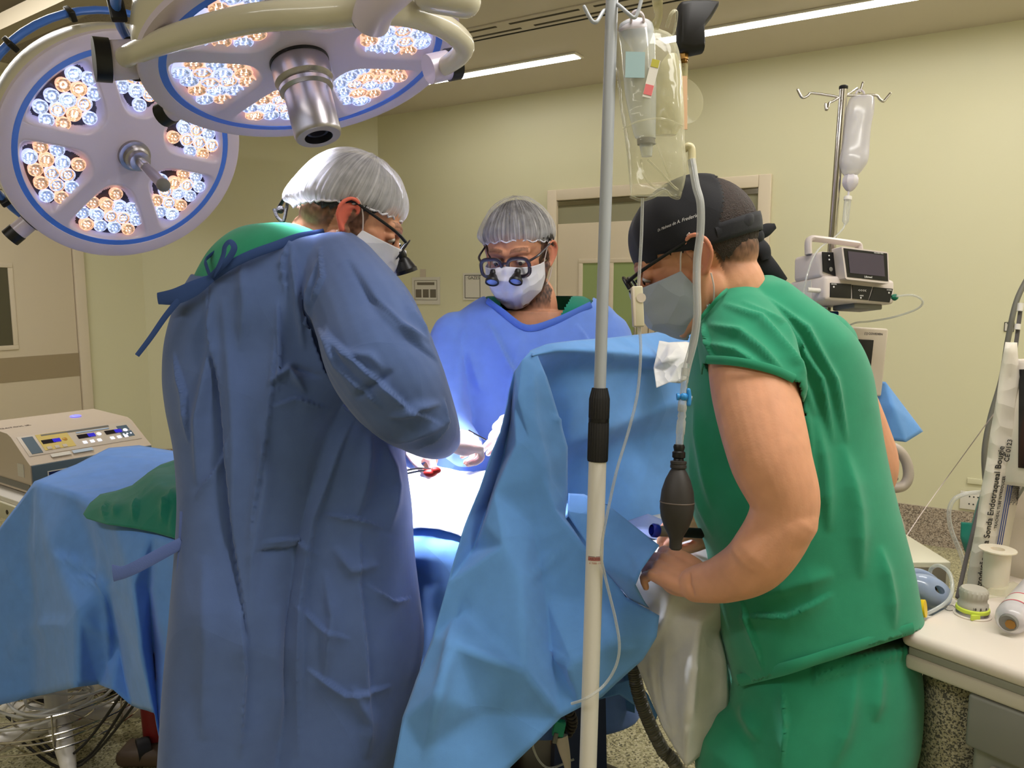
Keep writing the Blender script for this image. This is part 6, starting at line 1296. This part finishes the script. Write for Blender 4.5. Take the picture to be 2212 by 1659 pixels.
ptext('Lifemed', 962, 712, .0075, dy=-.026, par=bz); ptext('VOLUMED PRO', 1115, 402, .0042, dy=-.026, par=bz); ptext('FECHAR', 548, 812, .0045); ptext('FECHAR', 1385, 840, .0045); ptext('ABRIR', 962, 935, .0045); ptext('<<<<', 970, 870, .011)
for zx, zy in ((548,846), (1382,876), (953,962)): x, z = Z2(zx, zy); MB().ball((x, -fy*.004, z), (.0025,.001,.0025), Mp_, 10, 6).build('latch_mark', M_wink, IPm)
hz = [Mp_@Vector((Z2(a, b_)[0], fy*dd, Z2(a, b_)[1])) for a, b_, dd in ((425,395,.06), (420,250,.06), (450,195,.06), (560,185,.06), (1080,205,.06), (1170,215,.06), (1200,260,.06), (1215,400,.06))]
MB().tube(hz, .0105, 10, 4, flat=(1.5,.75), twist=-FW).build('carry_handle', M_pw, IPm)
pb(960, 1010, 1400, 1080, .02, .10, M_grey, 'rail_clamp')
x, z = Z2(1475, 925); gc = MB().lathe([(.004,-.008), (.007,-.003), (.009,.004), (.006,.010), (.003,.012)], Mp_@Matrix.Translation((x, 0, z))@Matrix.Rotation(math.pi/2, 4, 'Y'), 20).build('green_connector', mat('green_luer', (0,104,76), .4), IPm)
x, z = Z2(340, 875); MB().cyl(Mp_@Vector((Z2(300,875)[0], fy*.03, Z2(300,875)[1])), Mp_@Vector((Z2(470,885)[0], fy*.02, Z2(470,885)[1])), .006).build('luer_connector', M_white, IPm)
MB().box((Z2(440,0)[0]-.0012, fy*.075, Z2(0,860)[1]), (.002, .05, .05), Mp_).build('rating_label', M_paper, IPm, smooth=False)
o = MB().tube([P(1936,640,1.93), P(1972,638,1.93), P(1993,651,1.93), P(1980,668,1.95), P(1930,685,2.0), P(1880,694,2.05), P(1850,697,2.07), P(1828,706,2.1)], .0026, 8, 7).build('infusion_tube', M_tube); tag(o, 'thin clear tube curving from the green fitting of the pump to the monitor', 'tube')
o = MB().box((0,0,0), (.075,.012,.085), frame(P(1768,680,2.06), RT, UP), .004).build('navy_cloth', mat('navy_cloth', (20,50,104), .8)); o.data.materials[0]; tag(o, 'navy cloth on the chrome stand just below the infusion pump', 'cloth')

# monitor
MN = thing('patient_monitor', 'beige patient monitor with switched-off screen behind the green tunic', 'monitor', P(1862,780,2.12))
Mm = frame(P(1840,780,2.12), P(1924,709,2.12)-P(1800,702,2.12), P(1924,709,2.12)-P(1912,855,2.14)); sc3 = 2.12/FX
MB().box((0,0,-.03), (.185,.188,.06), Mm, .006).build('case', M_cream, MN); MB().box((-.012,-.003,.0015), (.13,.128,.004), Mm, .001).build('screen', M_screen, MN)
text('[ ] COVIDIEN', .0085, Mm@Matrix.Translation((.052,.078,.0006)), M_ink, MN); MB().lathe([(.004,0), (.012,0), (.014,.003), (.012,.006), (.004,.006)], frame(P(1808,703,2.1), RT, FW), 20).build('knob', M_grey, MN)
MB().cyl(P(1865,850,2.15), P(1868,1250,2.15), .022, seg=20).build('stem', M_cream, MN)
e_ = P(1868,1250,2.15); MB().cyl(e_, (e_.x, e_.y, .10), .022, seg=20).build('stem', M_cream, MN); MB().lathe([(.24,.02), (.24,.05), (.05,.10), (.022,.12)], Matrix.Translation((e_.x, e_.y, 0)), 32).build('base', M_cream, MN)
net = dict(a=(1880,822,2.22), b=(1913,825,2.16), c=(1994,932,2.14), d=(1957,955,2.10), e=(1915,950,2.12), f=(1878,880,2.16), g=(1928,876,2.11), h=(1890,955,2.2))
me = sheet(net, ['a b g f', 'b c d g', 'g d e', 'f g e h'], 8, 1, .001, 9, 91); o = attach(me, 'blue_wrap', M_drape, None, thick=.001); tag(o, 'pointed folded blue wrap sticking out behind the patient monitor', 'wrap')
# ventilator arm handles
VH = thing('ventilator', 'grey ventilator cart with rounded loop handles, behind the bare right elbow', 'ventilator', (P(1925,1100,1.95).x, P(1925,1100,1.95).y, 0))
for pts in ([(1880,962,1.95), (1912,962,1.93), (1940,972,1.92), (1958,998,1.92), (1962,1030,1.92), (1950,1050,1.92), (1926,1054,1.92), (1890,1050,1.95)], [(1880,1092,1.92), (1912,1096,1.9), (1932,1112,1.89), (1943,1140,1.89), (1944,1170,1.90)]):
    MB().tube([P(*p) for p in pts], .014, 14, 6, flat=(.9,1.1)).build('loop_handle', mat('warm_grey_plastic', (176,164,152), .4), VH)
MB().tube([P(1908,1030,1.93), P(1935,1034,1.92)], [.014,.006], 12, 2, round_caps=True).build('lever', M_grey, VH)
MB().tube([P(1915,1130,1.90), P(1942,1165,1.88), P(1940,1190,1.86)], [.02,.016,.012], 14, 4, round_caps=True).build('joint', M_grey, VH)
MB().tube([P(1890,960,1.98), P(1888,1200,1.95)], .03, 16, 1).build('column', M_grey, VH); q = P(1888,1200,1.95); MB().cyl(q, (q.x, q.y, .02), .03).build('column', M_grey, VH); MB().lathe([(.22,.0), (.22,.04), (.03,.08)], Matrix.Translation((q.x, q.y, 0)), 28).build('base', M_grey, VH)
# beige box device with papers
B1, B2, B3 = P(1954,1158,2.02), P(2055,1214,1.78), P(1942,1214,1.72)
zb_ = dz(2055,1214,.90); B2 = P(2055,1214,zb_); B1 = P(1954,1158,dz(1954,1158,.90)); B3 = P(1925,1214,dz(1925,1214,.90)); 
X3 = (B2-B3); Y3 = Vector((-X3.y, X3.x, 0)).normalized(); 
if Y3.y < 0: Y3 = -Y3
Mx = frame(B3, X3, z=(0,0,1)); w3 = X3.length; sy = 1 if (Mx.to_3x3()@Vector((0,1,0))).dot(Y3) > 0 else -1
BD = thing('aspirator_box', 'beige metal device box with a black port, between the green tunic and the white worktop', 'device', Mx@Vector((w3/2, 0, 0)))
MB().box((w3/2-.06, sy*.16, -.05), (w3+.12, .32, .10), Mx, .003).build('case', mat('cream_enamel'), BD); MB().box((w3/2-.06, -sy*.001, -.053), (w3+.10, .003, .085), Mx).build('front_plate', M_grey if False else mat('taupe_plate', (134,124,106), .5), BD, smooth=False)
MB().lathe([(.0004,.0), (.015,0), (.017,.004), (.012,.012), (.0004,.012)], Mx@Matrix.Translation((w3*.66, -sy*.002, -.045))@Matrix.Rotation(sy*math.pi/2, 4, 'X'), 20).build('port', M_rub, BD)
TC = thing('side_table', 'table under the beige device box beside the white worktop', 'table', Mx@Vector((w3/2, sy*.16, -.9+.0)))
MB().box((w3/2-.05, sy*.18, -.115), (w3+.2, .42, .025), Mx, .004).build('table_top', M_white, TC)
for x in (-.10, w3+.02):
    for y in (.0, .36): q = Mx@Vector((x, sy*y, -.12)); MB().cyl(q, (q.x, q.y, .0), .014).build('leg', M_chrome, TC)
o = MB().box((w3*.12, sy*.12, .004), (.11, .08, .006), Mx@Matrix.Rotation(.2, 4, 'Z')).build('booklet', mat('pale_blue_paper', (190,206,220), .6)); tag(o, 'pale blue booklet lying on the beige device box', 'booklet')
# small wall sign, sockets
def onwall(px, py, off=.004):
    n = Vector((-.518,-.855,0)); c = A0+n*off; r = (FW+RT*((px-1106)/FX)+UP*((829.5-py)/FX)); t = (c-CAM).dot(n)/r.dot(n); return CAM+r*t
nW = Vector((-.518,-.855,0)); Mw = Matrix((-WA, Vector((0,0,1)), nW)).transposed().to_4x4()
def wm(px, py, off=.004): M = Mw.copy(); M.translation = onwall(px, py, off); return M
k1 = thing('wall_sign', 'tiny framed arrow sign on the wall at far right', 'sign', onwall(2180,706)); MB().box((0,0,0), (.045,.05,.003), wm(2180,706)).build('plate', M_paper, k1, smooth=False)
b = MB()
for (x, y, a, c) in ((0,.023,.045,.003), (0,-.023,.045,.003), (.021,0,.003,.05), (-.021,0,.003,.05)): b.box((x, y, .002), (a, c, .001), wm(2180,706))
b.build('border_line', M_ink, k1, smooth=False); text('^', .05, wm(2180,700,.007), M_ink, k1)
k1 = thing('wall_socket', 'white double wall socket behind the clear looping hose', 'socket', onwall(2100,1082)); MB().box((0,0,.004), (.13,.10,.01), wm(2103,1082), .002).build('plate', M_white, k1)
for yy in (-.02, .022):
    for xx in (-.02, 0, .02): MB().cyl(wm(2103,1082,.012)@Vector((xx, yy, 0)), wm(2103,1082,.0145)@Vector((xx, yy, 0)), .004, seg=10).build('socket_hole', M_dark, k1)
o = MB().box((0,0,.004), (.10,.032,.012), wm(2112,1040), .002).build('cable_cover', M_wall); tag(o, 'pale green cable cover above the white wall socket', 'cable cover')

# ------------------------------------------------------------------ anaesthesia machine at far right
zc_ = .87
Lc = P(1945,1360,dz(1945,1360,zc_)); Rc = P(2212,1452,dz(2212,1452,zc_)); Bc = P(2095,1268,dz(2095,1268,zc_))
xw = (Rc-Lc).normalized(); yw_ = Vector((-xw.y, xw.x, 0))
if yw_.dot(Bc-Lc) < 0: yw_ = -yw_
Mw2 = Matrix((xw, yw_, Vector((0,0,1)))).transposed().to_4x4(); Mw2.translation = Lc
AM = thing('anaesthesia_machine', 'white anaesthesia machine with worktop and display at the right edge', 'anaesthesia machine', (Lc.x+.3*xw.x+.2*yw_.x, Lc.y+.3*xw.y+.2*yw_.y, 0))
Dp = .44; Wm = .62
M_am = mat('machine_white', (226,214,202), .4); M_amg = mat('machine_grey', (150,150,138), .45)
MB().box((Wm/2, Dp/2, -.014), (Wm, Dp, .028), Mw2, .012).build('worktop', M_am, AM)
MB().box((Wm/2+.004, Dp/2+.004, -.036), (Wm-.012, Dp-.012, .016), Mw2, .004).build('groove', M_amg, AM)
MB().box((Wm/2+.004, Dp/2+.004, -.056), (Wm-.006, Dp-.006, .026), Mw2, .006).build('lower_edge', mat('machine_cream', (206,198,182), .45), AM)
MB().box((.31, .22, -.36), (.40, .36, .58), Mw2, .01).build('body', M_amg, AM)
MB().box((.235, .036, -.115), (.25, .06, .09), Mw2, .006).build('drawer', mat('drawer_grey', (128,128,120), .45), AM)
MB().box((.24, .03, -.30), (.20, .02, .22), Mw2, .006).build('front_frame', M_am, AM); MB().box((.245, .018, -.31), (.15, .01, .17), Mw2, .002).build('front_recess', M_dark, AM)
for x in (.06, .56):
    for y in (.06, .38): MB().ball((x, y, -.83), .04, Mw2).build('caster', M_rub, AM)
MB().box((.31, .22, -.74), (.56, .42, .10), Mw2, .02).build('base', M_am, AM)
# soda lime canister
cn = P(2062,1500,1.38); cn = Vector((cn.x, cn.y, 0)); top = zc_-.075
sl_ = floor_mat('soda_lime', (186,176,142), [((60,54,44),290,.66),((214,206,180),330,.7),((40,36,32),400,.8)], 1)
can = MB().lathe([(.050, top-.34), (.052, top-.335), (.052, top-.01), (.050, top)], Matrix.Translation(cn), 40).build('absorber_canister', sl_, AM)
MB().lathe([(.0535, top-.34), (.0535, top)], Matrix.Translation(cn), 40, cap=False).build('canister_wall', clear('canister_acrylic', (220,220,205), .06, .6, .05), can)
MB().lathe([(.056, top-.004), (.056, top+.03), (.05, top+.03)], Matrix.Translation(cn), 32).build('canister_head', M_amg, AM); MB().lathe([(.056, .12), (.056, top-.335)], Matrix.Translation(cn), 32).build('canister_foot', M_grey, AM)
# APL knob
kn0 = P(2100,1328,dz(2100,1328,zc_)); Mk_ = Matrix.Translation(kn0+Vector((0,0,0)))
MB().lathe([(.030,.0), (.0305,.002), (.0285,.003), (.0004,.003)], Mk_, 40).build('knob_seat', M_am, AM)
MB().lathe([(.0265,.002), (.0265,.010), (.0258,.011), (.0004,.011)], Mk_, 40).build('knob_base', M_alu, AM)
MB().lathe([(.0268,.009), (.0275,.011), (.0268,.015), (.024,.0165), (.0004,.0165)], Mk_, 40).build('lime_ring', mat('lime_plastic', (206,222,80), .4), AM)
MB().box((-.010,-.0255,.006), (.016,.004,.010), Mk_, .001).build('lime_tab', mat('lime_plastic'), AM)
kb = MB().lathe([(.0245,.016), (.0245,.023), (.022,.026), (.0215,.032), (.0225,.034), (.023,.046), (.020,.050), (.0004,.051)], Mk_, 60, ripple=lambda a, z: .02*math.cos(a*20) if .033 < z < .047 else 0).build('knob', mat('knob_grey', (178,172,160), .5), AM)
for s, a in (('0', -.9), ('5', -1.35), ('10', -1.75)):
    v = Vector((math.cos(a-.25), math.sin(a-.25), 0)); text(s, .006, Matrix((Vector((-v.y, v.x, 0)), Vector((0,0,1)), v)).transposed().to_4x4() if False else (lambda M: M)(Matrix.Translation(kn0+v*.0249+Vector((0,0,.0195)))@Matrix((Vector((-v.y, v.x, 0)), Vector((0,0,1)), v)).transposed().to_4x4()), M_ink, kb)
MB().tube([kn0+xw*-.065+Vector((0,0,.0006)), kn0+xw*-.045+Vector((0,0,.0006))], .0008, 6, 1).build('printed_arrow', M_grey, AM)
MB().tube([tuple(PZ(2052+9*math.cos(t)*1.2, 1313+6*math.sin(t), zc_+.0006)) for t in np.linspace(0, 6.28, 18)], .0006, 6, 1).build('printed_symbol', M_grey, AM)
# display head on its column
M_f = frame(P(2158,1044,1.50), P(2258,1056,1.42)-P(2158,1044,1.50), UP+RT*.02)@Matrix.Scale(1.14, 4)
DH = MB().box((.09, .105, -.03), (.19, .215, .05), M_f, .008).build('display_head', M_am, AM); MB().box((.105, .112, -.0035), (.15, .165, .002), M_f, .001).build('display_screen', M_screen, DH)
MB().tube([M_f@Vector((.05,.0,-.03)), P(2212,1100,1.58), P(2205,1245,1.62)], [.03,.04,.045], 4, 1, twist=(1,.3,0)).build('display_column', M_am, AM)
o = MB().box((0,0,0), (.04,.045,.001), frame(P(2184,1075,1.56), RT-FW*.2, UP)).build('side_label', M_paper, AM, smooth=False)
# things on the worktop
CY = thing('plastic_spool', 'white plastic cylinder with flanged open top standing on the worktop', 'spool', PZ(2148,1288,zc_))
b_ = PZ(2148,1280,zc_); tp = .087
MB().lathe([(.018,0), (.018,.012), (.022,.014), (.0235,tp-.006), (.026,tp-.004), (.032,tp-.002), (.032,tp), (.012,tp), (.011,tp-.01), (.001,tp-.012)], Matrix.Translation(b_), 40).build('spool_body', mat('ivory_white_plastic', (226,216,196), .35, sss=.1), CY)
BG = thing('bougie_package', 'long paper and film sleeve with black Portuguese lettering leaning on the machine', 'package', P(2140,1150,1.4))
lo = [P(2084,1292,1.45), P(2122,1292,1.44), P(2165,1290,1.43)]
cor = [P(2086,1285,1.45), P(2172,1285,1.43), P(2172,1085,1.43), P(2212,735,1.40), P(2190,735,1.40), P(2130,1060,1.44)]
By = P(2202,735,1.47)-P(2112,1285,1.55)
Mg = frame(P(2082,1292,1.54), By, z=-FW)
Lg = By.length
sgy = 1 if (Mg.to_3x3()@Vector((0,1,0))).dot(RT) < 0 else -1
b = MB(); n = 24
for i in range(n+1):
    s = Lg*i/n; wdt = .074-.05*max(0, (i/n-.55)/.45)
    for j in range(5): b.v.append(tuple(Mg@Vector((s, -sgy*wdt*j/4, .0012*math.sin(i*1.1+j)+.003*math.sin(j*1.2)))))
for i in range(n):
    for j in range(4): k = i*5+j; b.f.append((k, k+1, k+6, k+5)); b.m.append(0)
bgo = b.build('sleeve', mat('package_paper', (220,212,200), .5, crumple=.15, cscale=25), BG); q_ = bgo.modifiers.new('thickness', 'SOLIDIFY'); q_.thickness = .002
def gtext(s, size, x, y, m=M_ink, ext=.0004):
    M = Mg@Matrix.Translation((x, -sgy*y, .0065)); 
    if sgy > 0: pass
    text(s, size, M, m, BG, 'package_lettering', ext=ext, align='LEFT')
gtext('Introdução para Sonda Endotraqueal Bougie', .0168, .016, .022); gtext('TRACHEAL TUBE INTRODUCER', .0075, .150, .036); gtext('CE 0123', .013, .285, .036); gtext('Steril  Uso unico', .006, .235, .055)
for k in range(3): MB().tube([Mg@Vector((.03, -sgy*(.044+.004*k), .0065)), Mg@Vector((.26, -sgy*(.046+.004*k), .007)), Mg@Vector((.40, -sgy*(.046+.004*k), .0065))], .0009, 6, 2).build('printed_line', mat('navy_print', (52,72,140), .6), BG)
for k in range(5): gtext('Mantenha seco e protegido do calor', .0045, .20+.004*(k % 2), .056+.0036*k*.9, ext=.0002)
SY = thing('glove_bottle', 'clear plastic vial lying on the worktop with red-lined label, at the right edge', 'vial', PZ(2190,1350,zc_))
va = PZ(2178,1372,zc_)+Vector((0,0,.024)); vb = PZ(2250,1285,zc_)+Vector((0,0,.026)); dv_ = vb-va; Mv = zframe(va, dv_)
MB().lathe([(.012,-.004), (.018,0), (.0235,.008), (.026,.022), (.026,dv_.length), (.02,dv_.length+.01)], Mv, 40).build('vial_body', clear('frosted_pe'), SY)
MB().lathe([(.0004,-.010), (.013,-.010), (.0145,-.006), (.0145,-.002), (.012,0)], Mv, 28).build('vial_cap', M_grey, SY)
MB().lathe([(.0004,-.0125), (.008,-.0125), (.008,-.010)], Mv@Matrix.Translation((.004,0,0)), 8).build('amber_stopper', M_brass, SY)
MB().lathe([(.0263,.035), (.0263,.085)], Mv, 40, cap=False).build('label', M_paper, SY)
for z0 in (.036, .078): MB().lathe([(.0265,z0), (.0265,z0+.004)], Mv, 40, cap=False).build('label_band', mat('crimson_print', (196,60,90), .6), SY)
wr = [(2128,1290,zc_+.012), (2150,1262,zc_+.02), (2185,1262,zc_+.016), (2225,1290,zc_+.012)]
net = dict(a=(2118,1283,dz(2118,1283,zc_+.012)), b=(2150,1262,dz(2150,1262,zc_+.02)), c=(2190,1256,dz(2190,1256,zc_+.025)), d=(2235,1280,1.35), e=(2130,1292,dz(2130,1292,zc_+.004)), f=(2170,1290,dz(2170,1290,zc_+.012)), g=(2215,1305,1.3))
me = sheet(net, strips('a b c d', 'e f g'), 6, 2, .003, 30, 95); o = attach(me, 'film_wrapper', clear('thin_film'), None, thick=.0006); tag(o, 'crinkled clear film wrapper behind the vial on the worktop', 'wrapper')
# face mask with yellow ring
FM = thing('oxygen_mask', 'bluish clear breathing mask with yellow connector lying beside the worktop', 'breathing mask', P(2000,1285,1.42))
Mq_ = frame(P(1998,1278,1.45), RT*.85-UP*.35+FW*.2, z=-FW+UP*.5)
b = MB(); b.rows; nn = 28; vs_ = []; fs_ = []
for i in range(nn+1):
    t = i/nn
    for k in range(40):
        a = 2*math.pi*k/40; r = (.0435+.004*math.cos(2*a))*math.cos(t*1.45)**.7; vs_.append(Mq_@Vector((r*1.08*math.cos(a), r*.78*math.sin(a), .034*math.sin(t*1.45))))
for i in range(nn):
    for k in range(40): k2 = (k+1) % 40; fs_.append((i*40+k, i*40+k2, (i+1)*40+k2, (i+1)*40+k))
b.add(vs_, fs_); b.build('dome', clear('bluish_plastic', (166,182,214), .62, .92, .15), FM)
MB().tube([Mq_@Vector((.050*math.cos(t), .036*math.sin(t), -.003)) for t in np.linspace(0, 6.283, 30)], .0065, 10, 1).build('cushion', clear('bluish_plastic'), FM)
MB().lathe([(.013,0), (.013,.022), (.0155,.025), (.0155,.031), (.011,.031)], zframe(P(1958,1312,1.38), RT*.8+UP*.1-FW*.6), 28).build('yellow_connector', mat('yellow_plastic', (236,196,24), .4), FM)
o = MB().tube([P(2008,1245,1.47), P(2012,1228,1.47), P(2030,1222,1.46), P(2052,1240,1.44), P(2057,1275,1.42), P(2045,1300,1.40), P(2010,1322,1.38), P(1975,1335,1.37)], .0035, 10, 7).build('clear_loop', M_tube); tag(o, 'clear tube loop curling around the bluish breathing mask', 'tube')
# hoses on the wall side
M_hose = mat('grey_hose', (112,110,100), .5); M_hosed = mat('dark_grey_strap', (82,78,78), .6)
o = MB().tube([P(2225,590,1.8), P(2196,650,1.8), P(2178,730,1.8), P(2163,820,1.8), P(2140,900,1.8), P(2127,970,1.8), P(2128,1030,1.8), P(2136,1080,1.78), P(2132,1180,1.75), P(2110,1280,1.72)], .0062, 12, 8).build('grey_cable', M_hose); tag(o, 'thick grey cable hanging in a curve at the far right wall', 'cable')
o = MB().tube([P(2206,655,1.76), P(2192,760,1.76), P(2175,830,1.76), P(2150,960,1.75), P(2120,1080,1.72), P(2094,1180,1.68), P(2068,1292,1.6)], .0050, 10, 6, flat=(1,.6)).build('dark_strap', M_hosed); tag(o, 'dark grey straight cable running down beside the lettered package', 'cable')
for k, (py0, py1) in enumerate(((655,672), (700,712))): 
    o = MB().tube([P(2205-(py0-655)*.13, py0, 1.755), P(2205-(py1-655)*.13, py1, 1.755)], .0062, 10, 1).build('cable_tag', M_white); tag(o, ['white marker sleeve high on the dark cable at the right edge', 'white marker sleeve on the dark cable beside the arrow sign'][k], 'cable marker')
o = MB().tube([P(2128,1063,1.74), P(2090,1066,1.74), P(2062,1078,1.74), P(2050,1105,1.74), P(2055,1145,1.74), P(2075,1195,1.73), P(2085,1230,1.72), P(2092,1290,1.7)], .0048, 12, 7).build('clear_hose', M_tube); tag(o, 'clear hose looping in front of the white wall socket', 'tube')
o = MB().tube([P(2205,790,1.62), P(2170,860,1.65), P(2120,930,1.75), P(2080,985,1.9), P(2040,1040,2.0), P(1990,1110,1.95), P(1950,1170,1.85), P(1938,1185,1.82)], .0011, 6, 6).build('white_string', M_elastic); tag(o, 'very thin pale line slanting across the wall towards the beige box', 'line')
net = dict(a=(2128,1040,1.88), b=(2112,1085,1.86), c=(2100,1130,1.84), d=(2076,1128,1.86), e=(2075,1160,1.84), f=(2090,1205,1.82), g=(2100,1180,1.80), h=(2130,1120,1.80), i=(2145,1060,1.84), j=(2140,1200,1.80), k=(2150,1120,1.8))
me = sheet(net, ['a b i', 'b c h i', 'c d e g', 'c g h', 'e f g', 'h g j k'], 6, 2, .005, 14, 96); o = attach(me, 'green_cloth', M_scrubd, None, thick=.003); tag(o, 'dark green cloth hanging behind the lettered package at right', 'cloth')
# cables and hose on the floor side
for k, (pts, r_, m_, lb_, ct_) in enumerate([
    ([(1985,1478,1.55), (2000,1500,1.6), (1975,1560,1.7), (1945,1590,1.75), (1930,1600,1.8)], .006, M_hosed, 'dark cable sweeping left below the white worktop, topmost of the bundle', 'cable'),
    ([(2005,1478,1.6), (2002,1530,1.65), (1970,1580,1.7), (1935,1598,1.75)], .006, M_hosed, 'dark cable bowing down below the worktop, second of the bundle', 'cable'),
    ([(1960,1500,1.6), (1985,1540,1.65), (2008,1556,1.68)], .004, M_dark, 'short black cable crossing the bundle below the worktop', 'cable'),
    ([(1990,1470,1.6), (1995,1540,1.65), (1993,1600,1.7), (1965,1640,1.75), (1940,1650,1.8)], .0045, M_hose, 'light grey cable hanging lowest beside the speckled canister', 'cable'),
    ([(1950,1492,1.6), (1985,1488,1.6), (2000,1476,1.58)], .004, M_hose, 'light grey cable running flat under the worktop edge', 'cable')]):
    o = MB().tube([P(*p) for p in pts], r_, 10, 7).build('cable', m_); tag(o, lb_, ct_)
Q = catmull([tuple(P(*p)) for p in ((1945,1535,1.70), (1937,1590,1.70), (1932,1659,1.70), (1935,1720,1.72))], 30); rr = [.011+.0018*math.sin(i*2.1) for i in range(len(Q))]
o = MB().tube([tuple(q) for q in Q], rr, 16, 1).build('breathing_hose', clear('hose_clear', (206,204,190), .5, .85, .1)); tag(o, 'translucent corrugated hose hanging behind the green trousers at right', 'hose')
cs_ = PZ(1962,1620,.06); CR = thing('trolley_foot', 'white trolley foot with round casters below the cable bundle', 'trolley', cs_)
MB().box((0,0,.0), (.10,.08,.05), Matrix.Translation(cs_+Vector((0,0,.10))), .015).build('foot_block', M_white, CR)
for k in (0, 1):
    e = cs_+Vector((.02+.05*k, .03*k, 0)); MB().cyl(e-Vector((0,.012,0)), e+Vector((0,.012,0)), .055, seg=28).build('caster', M_white, CR)
